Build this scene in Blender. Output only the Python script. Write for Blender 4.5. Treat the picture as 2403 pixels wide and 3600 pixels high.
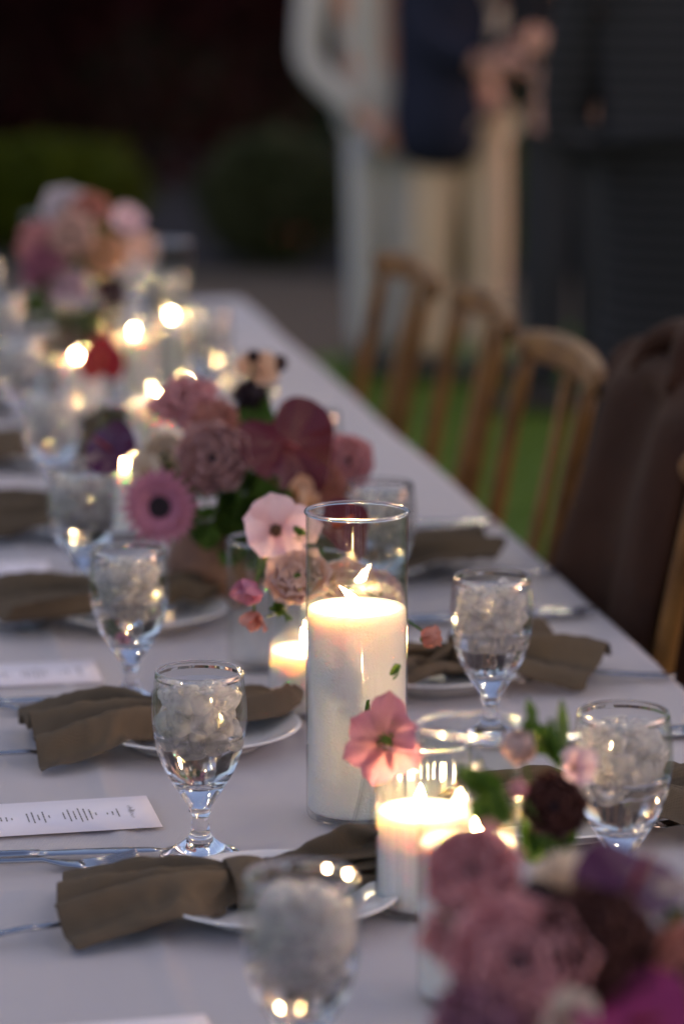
import bpy, math, random
from mathutils import Vector, Matrix, Quaternion, noise as mnoise

R = math.radians
random.seed(7)
for o in list(bpy.data.objects):
    bpy.data.objects.remove(o)
S = bpy.context.scene
COL = S.collection

# ------------------------------------------------------------------ camera
cd = bpy.data.cameras.new('camera')
cam = bpy.data.objects.new('camera', cd)
COL.objects.link(cam)
cd.sensor_fit = 'VERTICAL'
cd.sensor_height = 36.0
cd.sensor_width = 24.0
cd.lens = 108.4
cd.clip_start = 0.05
cd.clip_end = 500
cam.location = (0, 0, 1.53)
cam.rotation_euler = (R(90 - 10.995), 0, R(-9.72))
cd.dof.use_dof = True
cd.dof.focus_distance = 2.66
cd.dof.aperture_fstop = 2.9
S.camera = cam

# ------------------------------------------------------------------ sky, sun, exposure
SUN_EL, SUN_AZ = R(3.5), R(95)
W = bpy.data.worlds.new('World')
S.world = W
W.use_nodes = True
nt = W.node_tree
bg = nt.nodes['Background']
sky = nt.nodes.new('ShaderNodeTexSky')
sky.sky_type = 'NISHITA'
sky.sun_disc = False
sky.sun_elevation = SUN_EL
sky.sun_rotation = SUN_AZ
sky.ozone_density = 3.0
tint = nt.nodes.new('ShaderNodeMix')          # violet cast of the dusk sky, the same in every direction
tint.data_type = 'RGBA'
tint.blend_type = 'MULTIPLY'
tint.inputs[0].default_value = 1.0
tint.inputs[7].default_value = (1.24, 1.0, 1.08, 1)
hs_ = nt.nodes.new('ShaderNodeHueSaturation')
hs_.inputs['Saturation'].default_value = 0.78
nt.links.new(sky.outputs[0], hs_.inputs['Color'])
nt.links.new(hs_.outputs[0], tint.inputs[6])
nt.links.new(tint.outputs[2], bg.inputs[0])
bg.inputs[1].default_value = 0.053
sl = bpy.data.lights.new('sun', 'SUN')
sl.energy = 0.02
sl.angle = R(25)
sl.color = (1.0, 0.86, 0.72)
so = bpy.data.objects.new('sun', sl)
COL.objects.link(so)
_d = Vector((math.sin(SUN_AZ) * math.cos(SUN_EL), math.cos(SUN_AZ) * math.cos(SUN_EL), math.sin(SUN_EL)))
so.rotation_euler = _d.to_track_quat('Z', 'Y').to_euler()
S.view_settings.view_transform = 'Standard'
S.view_settings.look = 'None'
S.view_settings.exposure = 3.15
S.view_settings.gamma = 1.0
S.view_settings.use_curve_mapping = False
S.render.engine = 'CYCLES'
cy = S.cycles
cy.use_denoising = True
try:
    cy.denoiser = 'OPENIMAGEDENOISE'
    cy.denoising_input_passes = 'RGB_ALBEDO_NORMAL'
    cy.denoising_prefilter = 'ACCURATE'
except Exception:
    pass
cy.max_bounces = 24
cy.transmission_bounces = 20
cy.transparent_max_bounces = 32
cy.glossy_bounces = 6
cy.diffuse_bounces = 8
cy.caustics_reflective = True
cy.caustics_refractive = True
cy.sample_clamp_indirect = 30.0
cy.sample_clamp_direct = 0.0
cy.blur_glossy = 0.3
cy.use_adaptive_sampling = True
cy.adaptive_threshold = 0.01

FLAME_STRENGTH = 100.0
FLAME_COLOR = (1.0, 0.62, 0.27)

# ------------------------------------------------------------------ materials
MATS = {}


def nodes(m):
    m.use_nodes = True
    n = m.node_tree
    return n, n.nodes, n.links


def mat(name, col, rough=0.6, col2=None, scale=8.0, bump=0.0, bscale=60.0, sheen=0.0, metal=0.0,
        sss=0.0, sssr=(1, .5, .3), ssscale=0.01, spec=0.5, detail=3.0, trans=0.0, coords='Object'):
    if name in MATS:
        return MATS[name]
    m = bpy.data.materials.new(name)
    n, N, L = nodes(m)
    p = N['Principled BSDF']
    p.inputs['Base Color'].default_value = (*col, 1)
    p.inputs['Roughness'].default_value = rough
    p.inputs['Metallic'].default_value = metal
    p.inputs['Specular IOR Level'].default_value = spec
    if sheen:
        p.inputs['Sheen Weight'].default_value = sheen
    if sss:
        p.inputs['Subsurface Weight'].default_value = sss
        p.inputs['Subsurface Radius'].default_value = sssr
        p.inputs['Subsurface Scale'].default_value = ssscale
    tc = N.new('ShaderNodeTexCoord')
    if col2:
        nz = N.new('ShaderNodeTexNoise')
        nz.inputs['Scale'].default_value = scale
        nz.inputs['Detail'].default_value = detail
        L.new(tc.outputs[coords], nz.inputs['Vector'])
        rp = N.new('ShaderNodeValToRGB')
        rp.color_ramp.elements[0].color = (*col, 1)
        rp.color_ramp.elements[0].position = 0.35
        rp.color_ramp.elements[1].color = (*col2, 1)
        rp.color_ramp.elements[1].position = 0.65
        L.new(nz.outputs[0], rp.inputs[0])
        L.new(rp.outputs[0], p.inputs['Base Color'])
    if bump:
        nb = N.new('ShaderNodeTexNoise')
        nb.inputs['Scale'].default_value = bscale
        nb.inputs['Detail'].default_value = 4
        L.new(tc.outputs[coords], nb.inputs['Vector'])
        b = N.new('ShaderNodeBump')
        b.inputs['Strength'].default_value = bump
        b.inputs['Distance'].default_value = 0.01
        L.new(nb.outputs[0], b.inputs['Height'])
        L.new(b.outputs[0], p.inputs['Normal'])
    MATS[name] = m
    return m


def cloth_mat(name, c1, c2, weave=900.0, bump=0.25, scale=6.0, rough=0.85, sheen=0.0):
    """woven cloth: two crossed fine waves for the weave, broad noise for colour"""
    if name in MATS:
        return MATS[name]
    m = bpy.data.materials.new(name)
    n, N, L = nodes(m)
    p = N['Principled BSDF']
    p.inputs['Roughness'].default_value = rough
    p.inputs['Sheen Weight'].default_value = sheen
    p.inputs['Specular IOR Level'].default_value = 0.1
    tc = N.new('ShaderNodeTexCoord')
    nz = N.new('ShaderNodeTexNoise')
    nz.inputs['Scale'].default_value = scale
    nz.inputs['Detail'].default_value = 5
    L.new(tc.outputs['Object'], nz.inputs['Vector'])
    mx = N.new('ShaderNodeMix')
    mx.data_type = 'RGBA'
    mx.inputs[6].default_value = (*c1, 1)
    mx.inputs[7].default_value = (*c2, 1)
    L.new(nz.outputs[0], mx.inputs[0])
    L.new(mx.outputs[2], p.inputs['Base Color'])
    hs = None
    for d in ('X', 'Y'):
        w = N.new('ShaderNodeTexWave')
        w.bands_direction = d
        w.inputs['Scale'].default_value = weave / 20
        w.inputs['Distortion'].default_value = 1.5
        w.inputs['Detail'].default_value = 2
        w.inputs['Detail Scale'].default_value = 3
        L.new(tc.outputs['Object'], w.inputs['Vector'])
        if hs is None:
            hs = w.outputs[1]
        else:
            a = N.new('ShaderNodeMath')
            a.operation = 'ADD'
            L.new(hs, a.inputs[0])
            L.new(w.outputs[1], a.inputs[1])
            hs = a.outputs[0]
    nb = N.new('ShaderNodeTexNoise')
    nb.inputs['Scale'].default_value = 14
    nb.inputs['Detail'].default_value = 4
    L.new(tc.outputs['Object'], nb.inputs['Vector'])
    a = N.new('ShaderNodeMath')
    a.operation = 'MULTIPLY_ADD'
    a.inputs[1].default_value = 6.0
    L.new(nb.outputs[0], a.inputs[0])
    L.new(hs, a.inputs[2])
    b = N.new('ShaderNodeBump')
    b.inputs['Strength'].default_value = bump
    b.inputs['Distance'].default_value = 0.0012
    L.new(a.outputs[0], b.inputs['Height'])
    L.new(b.outputs[0], p.inputs['Normal'])
    MATS[name] = m
    return m


def petal_mat(name, base, tip, alt=None, rough=0.55, trans=0.35, veins=0.0):
    """petal: pigment runs from throat to tip (per-vertex petal length), part of the light passes through"""
    if name in MATS:
        return MATS[name]
    m = bpy.data.materials.new(name)
    n, N, L = nodes(m)
    p = N['Principled BSDF']
    p.inputs['Roughness'].default_value = rough
    p.inputs['Specular IOR Level'].default_value = 0.3
    at = N.new('ShaderNodeAttribute')
    at.attribute_name = 'pt'
    rp = N.new('ShaderNodeValToRGB')
    rp.color_ramp.elements[0].color = (*base, 1)
    rp.color_ramp.elements[0].position = 0.08
    rp.color_ramp.elements[1].color = (*tip, 1)
    rp.color_ramp.elements[1].position = 0.75
    L.new(at.outputs['Fac'], rp.inputs[0])
    tc = N.new('ShaderNodeTexCoord')
    nz = N.new('ShaderNodeTexNoise')
    nz.inputs['Scale'].default_value = 60
    nz.inputs['Detail'].default_value = 4
    L.new(tc.outputs['Object'], nz.inputs['Vector'])
    mx = N.new('ShaderNodeMix')
    mx.data_type = 'RGBA'
    L.new(nz.outputs[0], mx.inputs[0])
    L.new(rp.outputs[0], mx.inputs[6])
    if alt is None:
        alt = tuple(c * 0.7 for c in tip)
    mm = N.new('ShaderNodeMix')
    mm.data_type = 'RGBA'
    mm.inputs[0].default_value = 0.5
    L.new(rp.outputs[0], mm.inputs[6])
    mm.inputs[7].default_value = (*alt, 1)
    L.new(mm.outputs[2], mx.inputs[7])
    L.new(mx.outputs[2], p.inputs['Base Color'])
    nb = N.new('ShaderNodeBump')
    nb.inputs['Strength'].default_value = 0.35
    nb.inputs['Distance'].default_value = 0.002
    n2 = N.new('ShaderNodeTexNoise')
    n2.inputs['Scale'].default_value = 220
    L.new(tc.outputs['Object'], n2.inputs['Vector'])
    L.new(n2.outputs[0], nb.inputs['Height'])
    L.new(nb.outputs[0], p.inputs['Normal'])
    tr = N.new('ShaderNodeBsdfTranslucent')
    L.new(mx.outputs[2], tr.inputs[0])
    ms = N.new('ShaderNodeMixShader')
    ms.inputs[0].default_value = trans
    L.new(p.outputs[0], ms.inputs[1])
    L.new(tr.outputs[0], ms.inputs[2])
    L.new(ms.outputs[0], N['Material Output'].inputs[0])
    MATS[name] = m
    return m


def glass_mat(name, ior=1.5, rough=0.0, col=(1, 1, 1)):
    m = bpy.data.materials.new(name)
    n, N, L = nodes(m)
    N.remove(N['Principled BSDF'])
    g = N.new('ShaderNodeBsdfGlass')
    g.inputs['IOR'].default_value = ior
    g.inputs['Roughness'].default_value = rough
    g.inputs['Color'].default_value = (*col, 1)
    L.new(g.outputs[0], N['Material Output'].inputs[0])
    MATS[name] = m
    return m


def thin_glass_mat(name, tint=(0.965, 0.975, 0.97), streak=True, ior=1.45, rough=0.03):
    """thin wall: Fresnel reflection over straight transmission"""
    m = bpy.data.materials.new(name)
    n, N, L = nodes(m)
    N.remove(N['Principled BSDF'])
    t = N.new('ShaderNodeBsdfTransparent')
    t.inputs[0].default_value = (*tint, 1)
    g = N.new('ShaderNodeBsdfGlossy')
    g.inputs['Roughness'].default_value = rough
    fr = N.new('ShaderNodeFresnel')
    ge = N.new('ShaderNodeNewGeometry')
    mi = N.new('ShaderNodeMapRange')          # same wall reflectance from inside and outside
    mi.inputs[3].default_value = ior
    mi.inputs[4].default_value = 1 / ior
    L.new(ge.outputs['Backfacing'], mi.inputs[0])
    L.new(mi.outputs[0], fr.inputs[0])
    ms = N.new('ShaderNodeMixShader')
    if streak:
        tc = N.new('ShaderNodeTexCoord')
        mp = N.new('ShaderNodeMapping')
        mp.inputs['Scale'].default_value = (90, 90, 14)
        nz = N.new('ShaderNodeTexNoise')
        nz.inputs['Scale'].default_value = 1
        nz.inputs['Detail'].default_value = 3
        L.new(tc.outputs['Object'], mp.inputs[0])
        L.new(mp.outputs[0], nz.inputs['Vector'])
        b = N.new('ShaderNodeBump')
        b.inputs['Strength'].default_value = 0.12
        b.inputs['Distance'].default_value = 0.002
        L.new(nz.outputs[0], b.inputs['Height'])
        L.new(b.outputs[0], g.inputs['Normal'])
    L.new(fr.outputs[0], ms.inputs[0])
    L.new(t.outputs[0], ms.inputs[1])
    L.new(g.outputs[0], ms.inputs[2])
    L.new(ms.outputs[0], N['Material Output'].inputs[0])
    MATS[name] = m
    return m


def flame_mat():
    m = bpy.data.materials.new('flame')
    n, N, L = nodes(m)
    N.remove(N['Principled BSDF'])
    e = N.new('ShaderNodeEmission')
    e.inputs[0].default_value = (*FLAME_COLOR, 1)
    e.inputs[1].default_value = FLAME_STRENGTH
    L.new(e.outputs[0], N['Material Output'].inputs[0])
    MATS['flame'] = m
    return m


def leaf_mat(name, c1, c2, scale=3.0, trans=0.25, rough=0.5):
    if name in MATS:
        return MATS[name]
    m = mat(name, c1, rough, col2=c2, scale=scale, spec=0.12)
    n, N, L = nodes(m)
    p = N['Principled BSDF']
    tr = N.new('ShaderNodeBsdfTranslucent')
    src = p.inputs['Base Color'].links[0].from_socket
    L.new(src, tr.inputs[0])
    ms = N.new('ShaderNodeMixShader')
    ms.inputs[0].default_value = trans
    L.new(p.outputs[0], ms.inputs[1])
    L.new(tr.outputs[0], ms.inputs[2])
    L.new(ms.outputs[0], N['Material Output'].inputs[0])
    return m


M_linen = cloth_mat('table_linen', (0.455, 0.435, 0.465), (0.39, 0.372, 0.40), weave=5200, bump=0.3, scale=5, sheen=0.35)
M_napkin = cloth_mat('taupe_linen', (0.100, 0.078, 0.055), (0.132, 0.104, 0.075), weave=4200, bump=0.3, scale=25)
M_porcelain = mat('porcelain', (0.74, 0.74, 0.74), 0.12)
M_steel = mat('steel', (0.50, 0.50, 0.51), 0.10, metal=1.0)
M_paper = mat('card_paper', (0.77, 0.745, 0.84), 0.7)
M_ink = mat('ink', (0.16, 0.15, 0.16), 0.8)
M_wax = mat('wax', (0.85, 0.80, 0.76), 0.5, bump=0.35, bscale=420, sss=1.0, sssr=(1.0, 0.74, 0.50), ssscale=0.024)
M_wick = mat('wick', (0.03, 0.02, 0.015), 0.9)
M_glass = glass_mat('glass', 1.5)
M_water = glass_mat('water', 1.333)
M_thin = thin_glass_mat('thin_glass')
M_thin_clear = thin_glass_mat('thin_glass_clear', tint=(0.98, 0.98, 0.98), streak=False, ior=1.55, rough=0.012)
M_flame = flame_mat()
M_stem = leaf_mat('stem_green', (0.06, 0.12, 0.02), (0.10, 0.16, 0.035), 30)
M_leafgreen = leaf_mat('leaf_green', (0.035, 0.085, 0.012), (0.075, 0.14, 0.025), 40, trans=0.35)
M_bowl = mat('terracotta', (0.20, 0.10, 0.06), 0.6, col2=(0.27, 0.14, 0.085), scale=20, bump=0.2)


def ice_mat():
    m = bpy.data.materials.new('ice')
    n, N, L = nodes(m)
    p = N['Principled BSDF']
    p.inputs['Base Color'].default_value = (0.97, 0.97, 0.97, 1)
    p.inputs['Roughness'].default_value = 0.22
    p.inputs['IOR'].default_value = 1.31
    p.inputs['Transmission Weight'].default_value = 1.0
    tr = N.new('ShaderNodeBsdfTranslucent')
    tr.inputs[0].default_value = (0.97, 0.97, 0.97, 1)
    df = N.new('ShaderNodeBsdfDiffuse')
    df.inputs[0].default_value = (0.97, 0.97, 0.97, 1)
    m1 = N.new('ShaderNodeMixShader')
    m1.inputs[0].default_value = 0.72
    L.new(df.outputs[0], m1.inputs[1])
    L.new(tr.outputs[0], m1.inputs[2])
    tc = N.new('ShaderNodeTexCoord')
    nz = N.new('ShaderNodeTexNoise')
    nz.inputs['Scale'].default_value = 55
    nz.inputs['Detail'].default_value = 3
    L.new(tc.outputs['Object'], nz.inputs['Vector'])
    mr = N.new('ShaderNodeMapRange')
    mr.inputs[1].default_value = 0.35
    mr.inputs[2].default_value = 0.65
    mr.inputs[3].default_value = 0.12
    mr.inputs[4].default_value = 0.62
    L.new(nz.outputs[0], mr.inputs[0])
    m2 = N.new('ShaderNodeMixShader')
    L.new(mr.outputs[0], m2.inputs[0])
    L.new(p.outputs[0], m2.inputs[1])
    L.new(m1.outputs[0], m2.inputs[2])
    L.new(m2.outputs[0], N['Material Output'].inputs[0])
    MATS['ice'] = m
    return m


M_ice = ice_mat()


# ------------------------------------------------------------------ helpers
class MB:
    def __init__(self):
        self.v, self.f, self.t = [], [], []

    def add(self, vs, fs, ts=None):
        o = len(self.v)
        self.v += [tuple(p) for p in vs]
        self.f += [tuple(i + o for i in q) for q in fs]
        self.t += list(ts) if ts else [0.0] * len(vs)

    def box(self, c, s, rot=None):
        x, y, z = s[0] / 2, s[1] / 2, s[2] / 2
        vs = [Vector((a * x, b * y, d * z)) for a in (-1, 1) for b in (-1, 1) for d in (-1, 1)]
        if rot is not None:
            vs = [rot @ p for p in vs]
        c = Vector(c)
        self.add([p + c for p in vs], [(0, 1, 3, 2), (4, 6, 7, 5), (0, 4, 5, 1), (2, 3, 7, 6), (0, 2, 6, 4), (1, 5, 7, 3)])

    def lathe(self, prof, n=32, c=(0, 0, 0), close=False, flute=None):
        vs, fs = [], []
        k = len(prof)
        for j in range(n):
            a = 2 * math.pi * j / n
            for (r, z) in prof:
                rr = r
                if flute and r > 0.005:
                    rr = r + flute[0] * math.cos(flute[1] * a)
                vs.append((c[0] + rr * math.cos(a), c[1] + rr * math.sin(a), c[2] + z))
        for j in range(n):
            jn = (j + 1) % n
            for i in range(k - 1 if not close else k):
                i2 = (i + 1) % k
                a, b, cc, d = j * k + i, jn * k + i, jn * k + i2, j * k + i2
                fs.append((a, b, cc, d))
        self.add(vs, fs)

    def tube(self, pts, rad, n=8, cap=True):
        pts = [Vector(p) for p in pts]
        if not isinstance(rad, (list, tuple)):
            rad = [rad] * len(pts)
        vs, fs = [], []
        prev = None
        for i, p in enumerate(pts):
            t = (pts[min(i + 1, len(pts) - 1)] - pts[max(i - 1, 0)]).normalized()
            if prev is None:
                a = Vector((0, 0, 1)) if abs(t.z) < 0.9 else Vector((1, 0, 0))
                u = t.cross(a).normalized()
            else:
                u = (prev - t * prev.dot(t)).normalized()
            prev = u
            w = t.cross(u)
            for j in range(n):
                an = 2 * math.pi * j / n
                vs.append(p + (u * math.cos(an) + w * math.sin(an)) * rad[i])
        for i in range(len(pts) - 1):
            for j in range(n):
                jn = (j + 1) % n
                fs.append((i * n + j, i * n + jn, (i + 1) * n + jn, (i + 1) * n + j))
        if cap:
            fs.append(tuple(reversed(range(n))))
            fs.append(tuple(range((len(pts) - 1) * n, len(pts) * n)))
        self.add(vs, fs, [i / max(1, len(pts) - 1) for i in range(len(pts)) for _ in range(n)])

    def grid(self, fn, nu, nv, tfn=None):
        vs, fs, ts = [], [], []
        for i in range(nu + 1):
            for j in range(nv + 1):
                u, v = i / nu, j / nv
                vs.append(fn(u, v))
                ts.append(tfn(u, v) if tfn else u)
        for i in range(nu):
            for j in range(nv):
                a = i * (nv + 1) + j
                fs.append((a, a + nv + 1, a + nv + 2, a + 1))
        self.add(vs, fs, ts)

    def blob(self, c, r, nu=8, nv=12, jit=0.0, seed=0):
        c = Vector(c)
        r = Vector(r) if isinstance(r, (tuple, list, Vector)) else Vector((r, r, r))
        prof_v, fs = [], []
        for i in range(nu + 1):
            th = math.pi * i / nu
            for j in range(nv):
                ph = 2 * math.pi * j / nv
                d = Vector((math.sin(th) * math.cos(ph), math.sin(th) * math.sin(ph), math.cos(th)))
                k = 1 + jit * mnoise.noise(d * 2.3 + Vector((seed, seed * 1.7, 0)))
                prof_v.append(c + Vector((d.x * r.x, d.y * r.y, d.z * r.z)) * k)
        for i in range(nu):
            for j in range(nv):
                jn = (j + 1) % nv
                fs.append((i * nv + j, (i + 1) * nv + j, (i + 1) * nv + jn, i * nv + jn))
        self.add(prof_v, fs)

    def mesh(self, name, m=None, smooth=True):
        me = bpy.data.meshes.new(name)
        me.from_pydata([tuple(p) for p in self.v], [], self.f)
        if any(self.t):
            a = me.attributes.new('pt', 'FLOAT', 'POINT')
            a.data.foreach_set('value', self.t)
        me.validate()
        if smooth:
            me.polygons.foreach_set('use_smooth', [True] * len(me.polygons))
        if m:
            me.materials.append(m)
        me.update()
        return me

    def build(self, name, m, parent=None, smooth=True, loc=None):
        return obj(name, self.mesh(name, m, smooth), parent, loc)


def obj(name, me, parent=None, loc=None, rot=None, scale=None):
    o = bpy.data.objects.new(name, me)
    COL.objects.link(o)
    if parent is not None:
        o.parent = parent
    if loc is not None:
        o.location = loc
    if rot is not None:
        o.rotation_mode = 'QUATERNION' if isinstance(rot, Quaternion) else 'XYZ'
        if isinstance(rot, Quaternion):
            o.rotation_quaternion = rot
        else:
            o.rotation_euler = rot
    if scale is not None:
        o.scale = scale if not isinstance(scale, (int, float)) else (scale,) * 3
    return o


def tag(o, label=None, cat=None, group=None, kind=None):
    if label:
        o['label'] = label
    if cat:
        o['category'] = cat
    if group:
        o['group'] = group
    if kind:
        o['kind'] = kind
    return o


def thing(name, label, cat, loc=(0, 0, 0), rz=0.0, group=None):
    o = obj(name, None, loc=loc, rot=(0, 0, rz))
    o.empty_display_size = 0.05
    return tag(o, label, cat, group)


def solid(o, t, off=0.0):
    md = o.modifiers.new('thickness', 'SOLIDIFY')
    md.thickness = t
    md.offset = off
    return o


def catmull(P, n):
    P = [Vector(p) for p in P]
    Q = [P[0] * 2 - P[1]] + P + [P[-1] * 2 - P[-2]]
    out = []
    segs = len(P) - 1
    for k in range(n + 1):
        s = min(k / n * segs, segs - 1e-6)
        i = int(s)
        t = s - i
        p0, p1, p2, p3 = Q[i], Q[i + 1], Q[i + 2], Q[i + 3]
        out.append(0.5 * (2 * p1 + (p2 - p0) * t + (2 * p0 - 5 * p1 + 4 * p2 - p3) * t * t + (3 * p1 - p0 - 3 * p2 + p3) * t ** 3))
    return out


def lerp_list(L, s):
    s = s * (len(L) - 1)
    i = min(int(s), len(L) - 2)
    t = s - i
    t = t * t * (3 - 2 * t)
    return L[i] * (1 - t) + L[i + 1] * t


ORD = ['first', 'second', 'third', 'fourth', 'fifth', 'sixth', 'seventh', 'eighth', 'ninth', 'tenth']
TOP = 0.75          # table height
TX0, TX1, TY0, TY1 = 0.04, 0.87, 1.0, 6.30


def table_z(x, y):
    e = 0.0020 * mnoise.noise(Vector((x * 3.1, y * 2.3, 1.7))) + 0.0013 * mnoise.noise(Vector((x * 9, y * 5, 4.2))) + 0.0005 * mnoise.noise(Vector((x * 30, y * 12, 6.1)))
    for cx in (0.245, 0.455, 0.665):
        e += 0.0026 * math.exp(-((x - cx) / 0.006) ** 2)
    cyy = (y - 0.31) % 0.62 - 0.31
    e += 0.0026 * math.exp(-(cyy / 0.006) ** 2)
    e += 0.0009 * mnoise.noise(Vector((x * 22, y * 5, 9.1))) * mnoise.noise(Vector((x * 2, y * 2, 3.3)))
    return TOP + e - 0.0026


# ------------------------------------------------------------------ the setting
g = MB()
g.grid(lambda u, v: (-150 + 300 * u, -80 + 300 * v, -0.012), 4, 4)
tag(g.build('ground', mat('soil', (0.018, 0.013, 0.009), 0.95, col2=(0.03, 0.022, 0.015), scale=5), smooth=False), kind='structure')
g = MB()
lawn_c = [(-6, -3), (9, -3), (9, 11.35), (4.2, 11.5), (2.6, 11.2), (1.5, 10.4), (0.6, 9.6), (-6, 9.2)]
g.add([(x, y, 0.0) for x, y in lawn_c], [tuple(range(len(lawn_c)))])
M_lawn = mat('lawn', (0.075, 0.135, 0.008), 0.9, col2=(0.14, 0.21, 0.020), scale=3.5, bump=0.6, bscale=90)
tag(g.build('lawn', M_lawn, smooth=False), kind='structure')
g = MB()
path_c = [(-6, 9.25), (0.6, 9.65), (1.5, 10.45), (2.6, 11.25), (4.2, 11.55), (9, 11.4), (9, 12.4), (4, 12.6), (2.3, 12.95), (1.2, 13.6), (-6, 14.6)]
g.add([(x, y, -0.004) for x, y in path_c], [tuple(range(len(path_c)))])
tag(g.build('path', mat('gravel', (0.12, 0.080, 0.042), 0.95, col2=(0.17, 0.118, 0.066), scale=45, bump=0.5, bscale=120), smooth=False), kind='structure')


def grass_patch():
    rnd = random.Random(3)
    b = MB()
    V, F = [], []
    n = 0
    for _ in range(60000):
        x = rnd.uniform(0.7, 4.6)
        y = rnd.uniform(3.0, 10.4)
        if y > 9.2 + x * 0.7:
            continue
        h = rnd.uniform(0.018, 0.045)
        a = rnd.uniform(0, 6.28)
        dx, dy = math.cos(a) * 0.003, math.sin(a) * 0.003
        lx, ly = rnd.uniform(-.015, .015), rnd.uniform(-.015, .015)
        V += [(x - dx, y - dy, 0.0), (x + dx, y + dy, 0.0), (x + lx, y + ly, h)]
        F.append((n, n + 1, n + 2))
        n += 3
    b.v, b.f, b.t = V, F, [0] * len(V)
    o = b.build('grass', leaf_mat('grass_blade', (0.085, 0.15, 0.012), (0.14, 0.21, 0.025), 2.0, trans=0.3), smooth=False)
    tag(o, 'short green lawn grass beside the table', 'grass', kind='stuff')


grass_patch()


def leaf_cloud(b, rnd, centers, n, size, shell=0.55, flat=1.0):
    """leaf-sized folded quads spread through ellipsoids"""
    V, F = [], []
    for _ in range(n):
        c, r = rnd.choice(centers)
        while True:
            d = Vector((rnd.uniform(-1, 1), rnd.uniform(-1, 1), rnd.uniform(-1, 1)))
            if 0.05 < d.length <= 1:
                break
        d = d.normalized() * (shell + (1 - shell) * rnd.random() ** 0.5)
        k = 1 + 0.30 * mnoise.noise(d * 3.3 + Vector(c))
        p = Vector(c) + Vector((d.x * r[0], d.y * r[1], d.z * r[2])) * k
        if p.z < 0.01:
            continue
        q = Quaternion(Vector((rnd.uniform(-1, 1), rnd.uniform(-1, 1), rnd.uniform(-1, 1))).normalized(), rnd.uniform(0, 6.28))
        s = size * rnd.uniform(0.6, 1.3)
        o = len(V)
        for q2 in ((0, -s, 0), (s * .45, 0, s * .15), (0, s, 0), (-s * .45, 0, s * .15)):
            V.append(p + q @ Vector(q2))
        F.append((o, o + 1, o + 2, o + 3))
    b.add(V, F)


def shrub(name, label, loc, r, leafm, n, size, seed, group=None, extra=()):
    rnd = random.Random(seed)
    t = thing(name, label, 'shrub', loc, 0, group)
    b = MB()
    cs = [((0, 0, r[2] * 0.92), r)] + list(extra)
    leaf_cloud(b, rnd, cs, n, size)
    b.build('foliage', leafm, t, smooth=False)
    b = MB()
    for k in range(5):
        a = k * 1.26 + rnd.random()
        b.tube([(0, 0, 0), (math.cos(a) * r[0] * .25, math.sin(a) * r[1] * .25, r[2] * .6), (math.cos(a) * r[0] * .6, math.sin(a) * r[1] * .6, r[2] * 1.2)], [0.02, 0.014, 0.005], 6)
    b.build('stem', mat('bark', (0.05, 0.035, 0.025), 0.9), t)
    return t


M_box = leaf_mat('boxwood', (0.060, 0.080, 0.003), (0.11, 0.135, 0.008), 8.0)
M_box2 = leaf_mat('boxwood_dull', (0.055, 0.064, 0.022), (0.10, 0.105, 0.045), 6.0)
M_maroon = leaf_mat('maroon_leaf', (0.022, 0.005, 0.004), (0.060, 0.012, 0.012), 2.0)
M_dark = leaf_mat('dark_leaf', (0.006, 0.012, 0.003), (0.018, 0.028, 0.007), 2.0, trans=0.1)
G_BOX = 'clipped round shrubs along the gravel'
shrub('round_shrub', 'wide clipped green shrub behind the farthest flower arrangement', (1.02, 14.5, 0), (0.52, 0.5, 0.26), M_box, 9000, 0.032, 1, G_BOX)
shrub('round_shrub', 'dull green clipped shrub beside the person in the grey suit', (2.02, 13.6, 0), (0.33, 0.33, 0.30), M_box2, 7500, 0.027, 2, G_BOX)
shrub('round_shrub', 'dark green clipped shrub seen between the khaki and charcoal trousers', (2.75, 12.9, 0), (0.30, 0.32, 0.40), M_box, 8000, 0.02, 3, G_BOX)
shrub('round_shrub', 'clipped shrub behind the person in the charcoal trousers', (3.6, 13.2, 0), (0.45, 0.4, 0.38), M_box2, 8000, 0.02, 4, G_BOX)
G_MAR = 'maroon leaved bushes in the back'
shrub('maroon_bush', 'large maroon leaved bush above the clipped shrubs', (2.0, 18.0, 0), (0.95, 0.7, 0.85), M_maroon, 9000, 0.045, 11, G_MAR, extra=[((-.5, 0, 1.3), (.6, .5, .5)), ((.5, .1, 1.25), (.6, .5, .5))])
shrub('maroon_bush', 'sparse dark maroon bush beside the shrub standing in for dusk light', (0.95, 18.6, 0), (0.7, 0.6, 0.8), M_maroon, 4000, 0.04, 12, G_MAR)
shrub('dusk_gap_shrub', 'bluish shrub standing in for a gap of dusk light at the edge of the dark bushes', (0.15, 16.6, 0), (0.55, 0.5, 0.6), leaf_mat('dusk_gap_leaf', (0.02, 0.032, 0.034), (0.045, 0.06, 0.06), 3.0), 7000, 0.03, 13)  # bluish leaf colour stands in for a glimpse of dusk light


def hedge():
    rnd = random.Random(21)
    t = thing('hedge', 'tall nearly black evergreen hedge closing off the garden', 'hedge', (2.5, 20.5, 0))
    b = MB()
    for _ in range(26000):
        pass
    cs = []
    for i in range(34):
        cs.append(((-9 + i * 0.56 + rnd.uniform(-.2, .2), rnd.uniform(-.2, .2), rnd.uniform(0.4, 2.6)), (0.75, 0.6, 0.9)))
    leaf_cloud(b, rnd, cs, 34000, 0.07, shell=0.3)
    b.build('foliage', M_dark, t, smooth=False)
    b = MB()
    b.box((0, 0.35, 1.5), (19, 0.25, 3.0))
    b.build('dark_backing', M_dark, t, smooth=False)  # solid dark slab added behind the leaves so no sky shows through


hedge()


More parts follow.
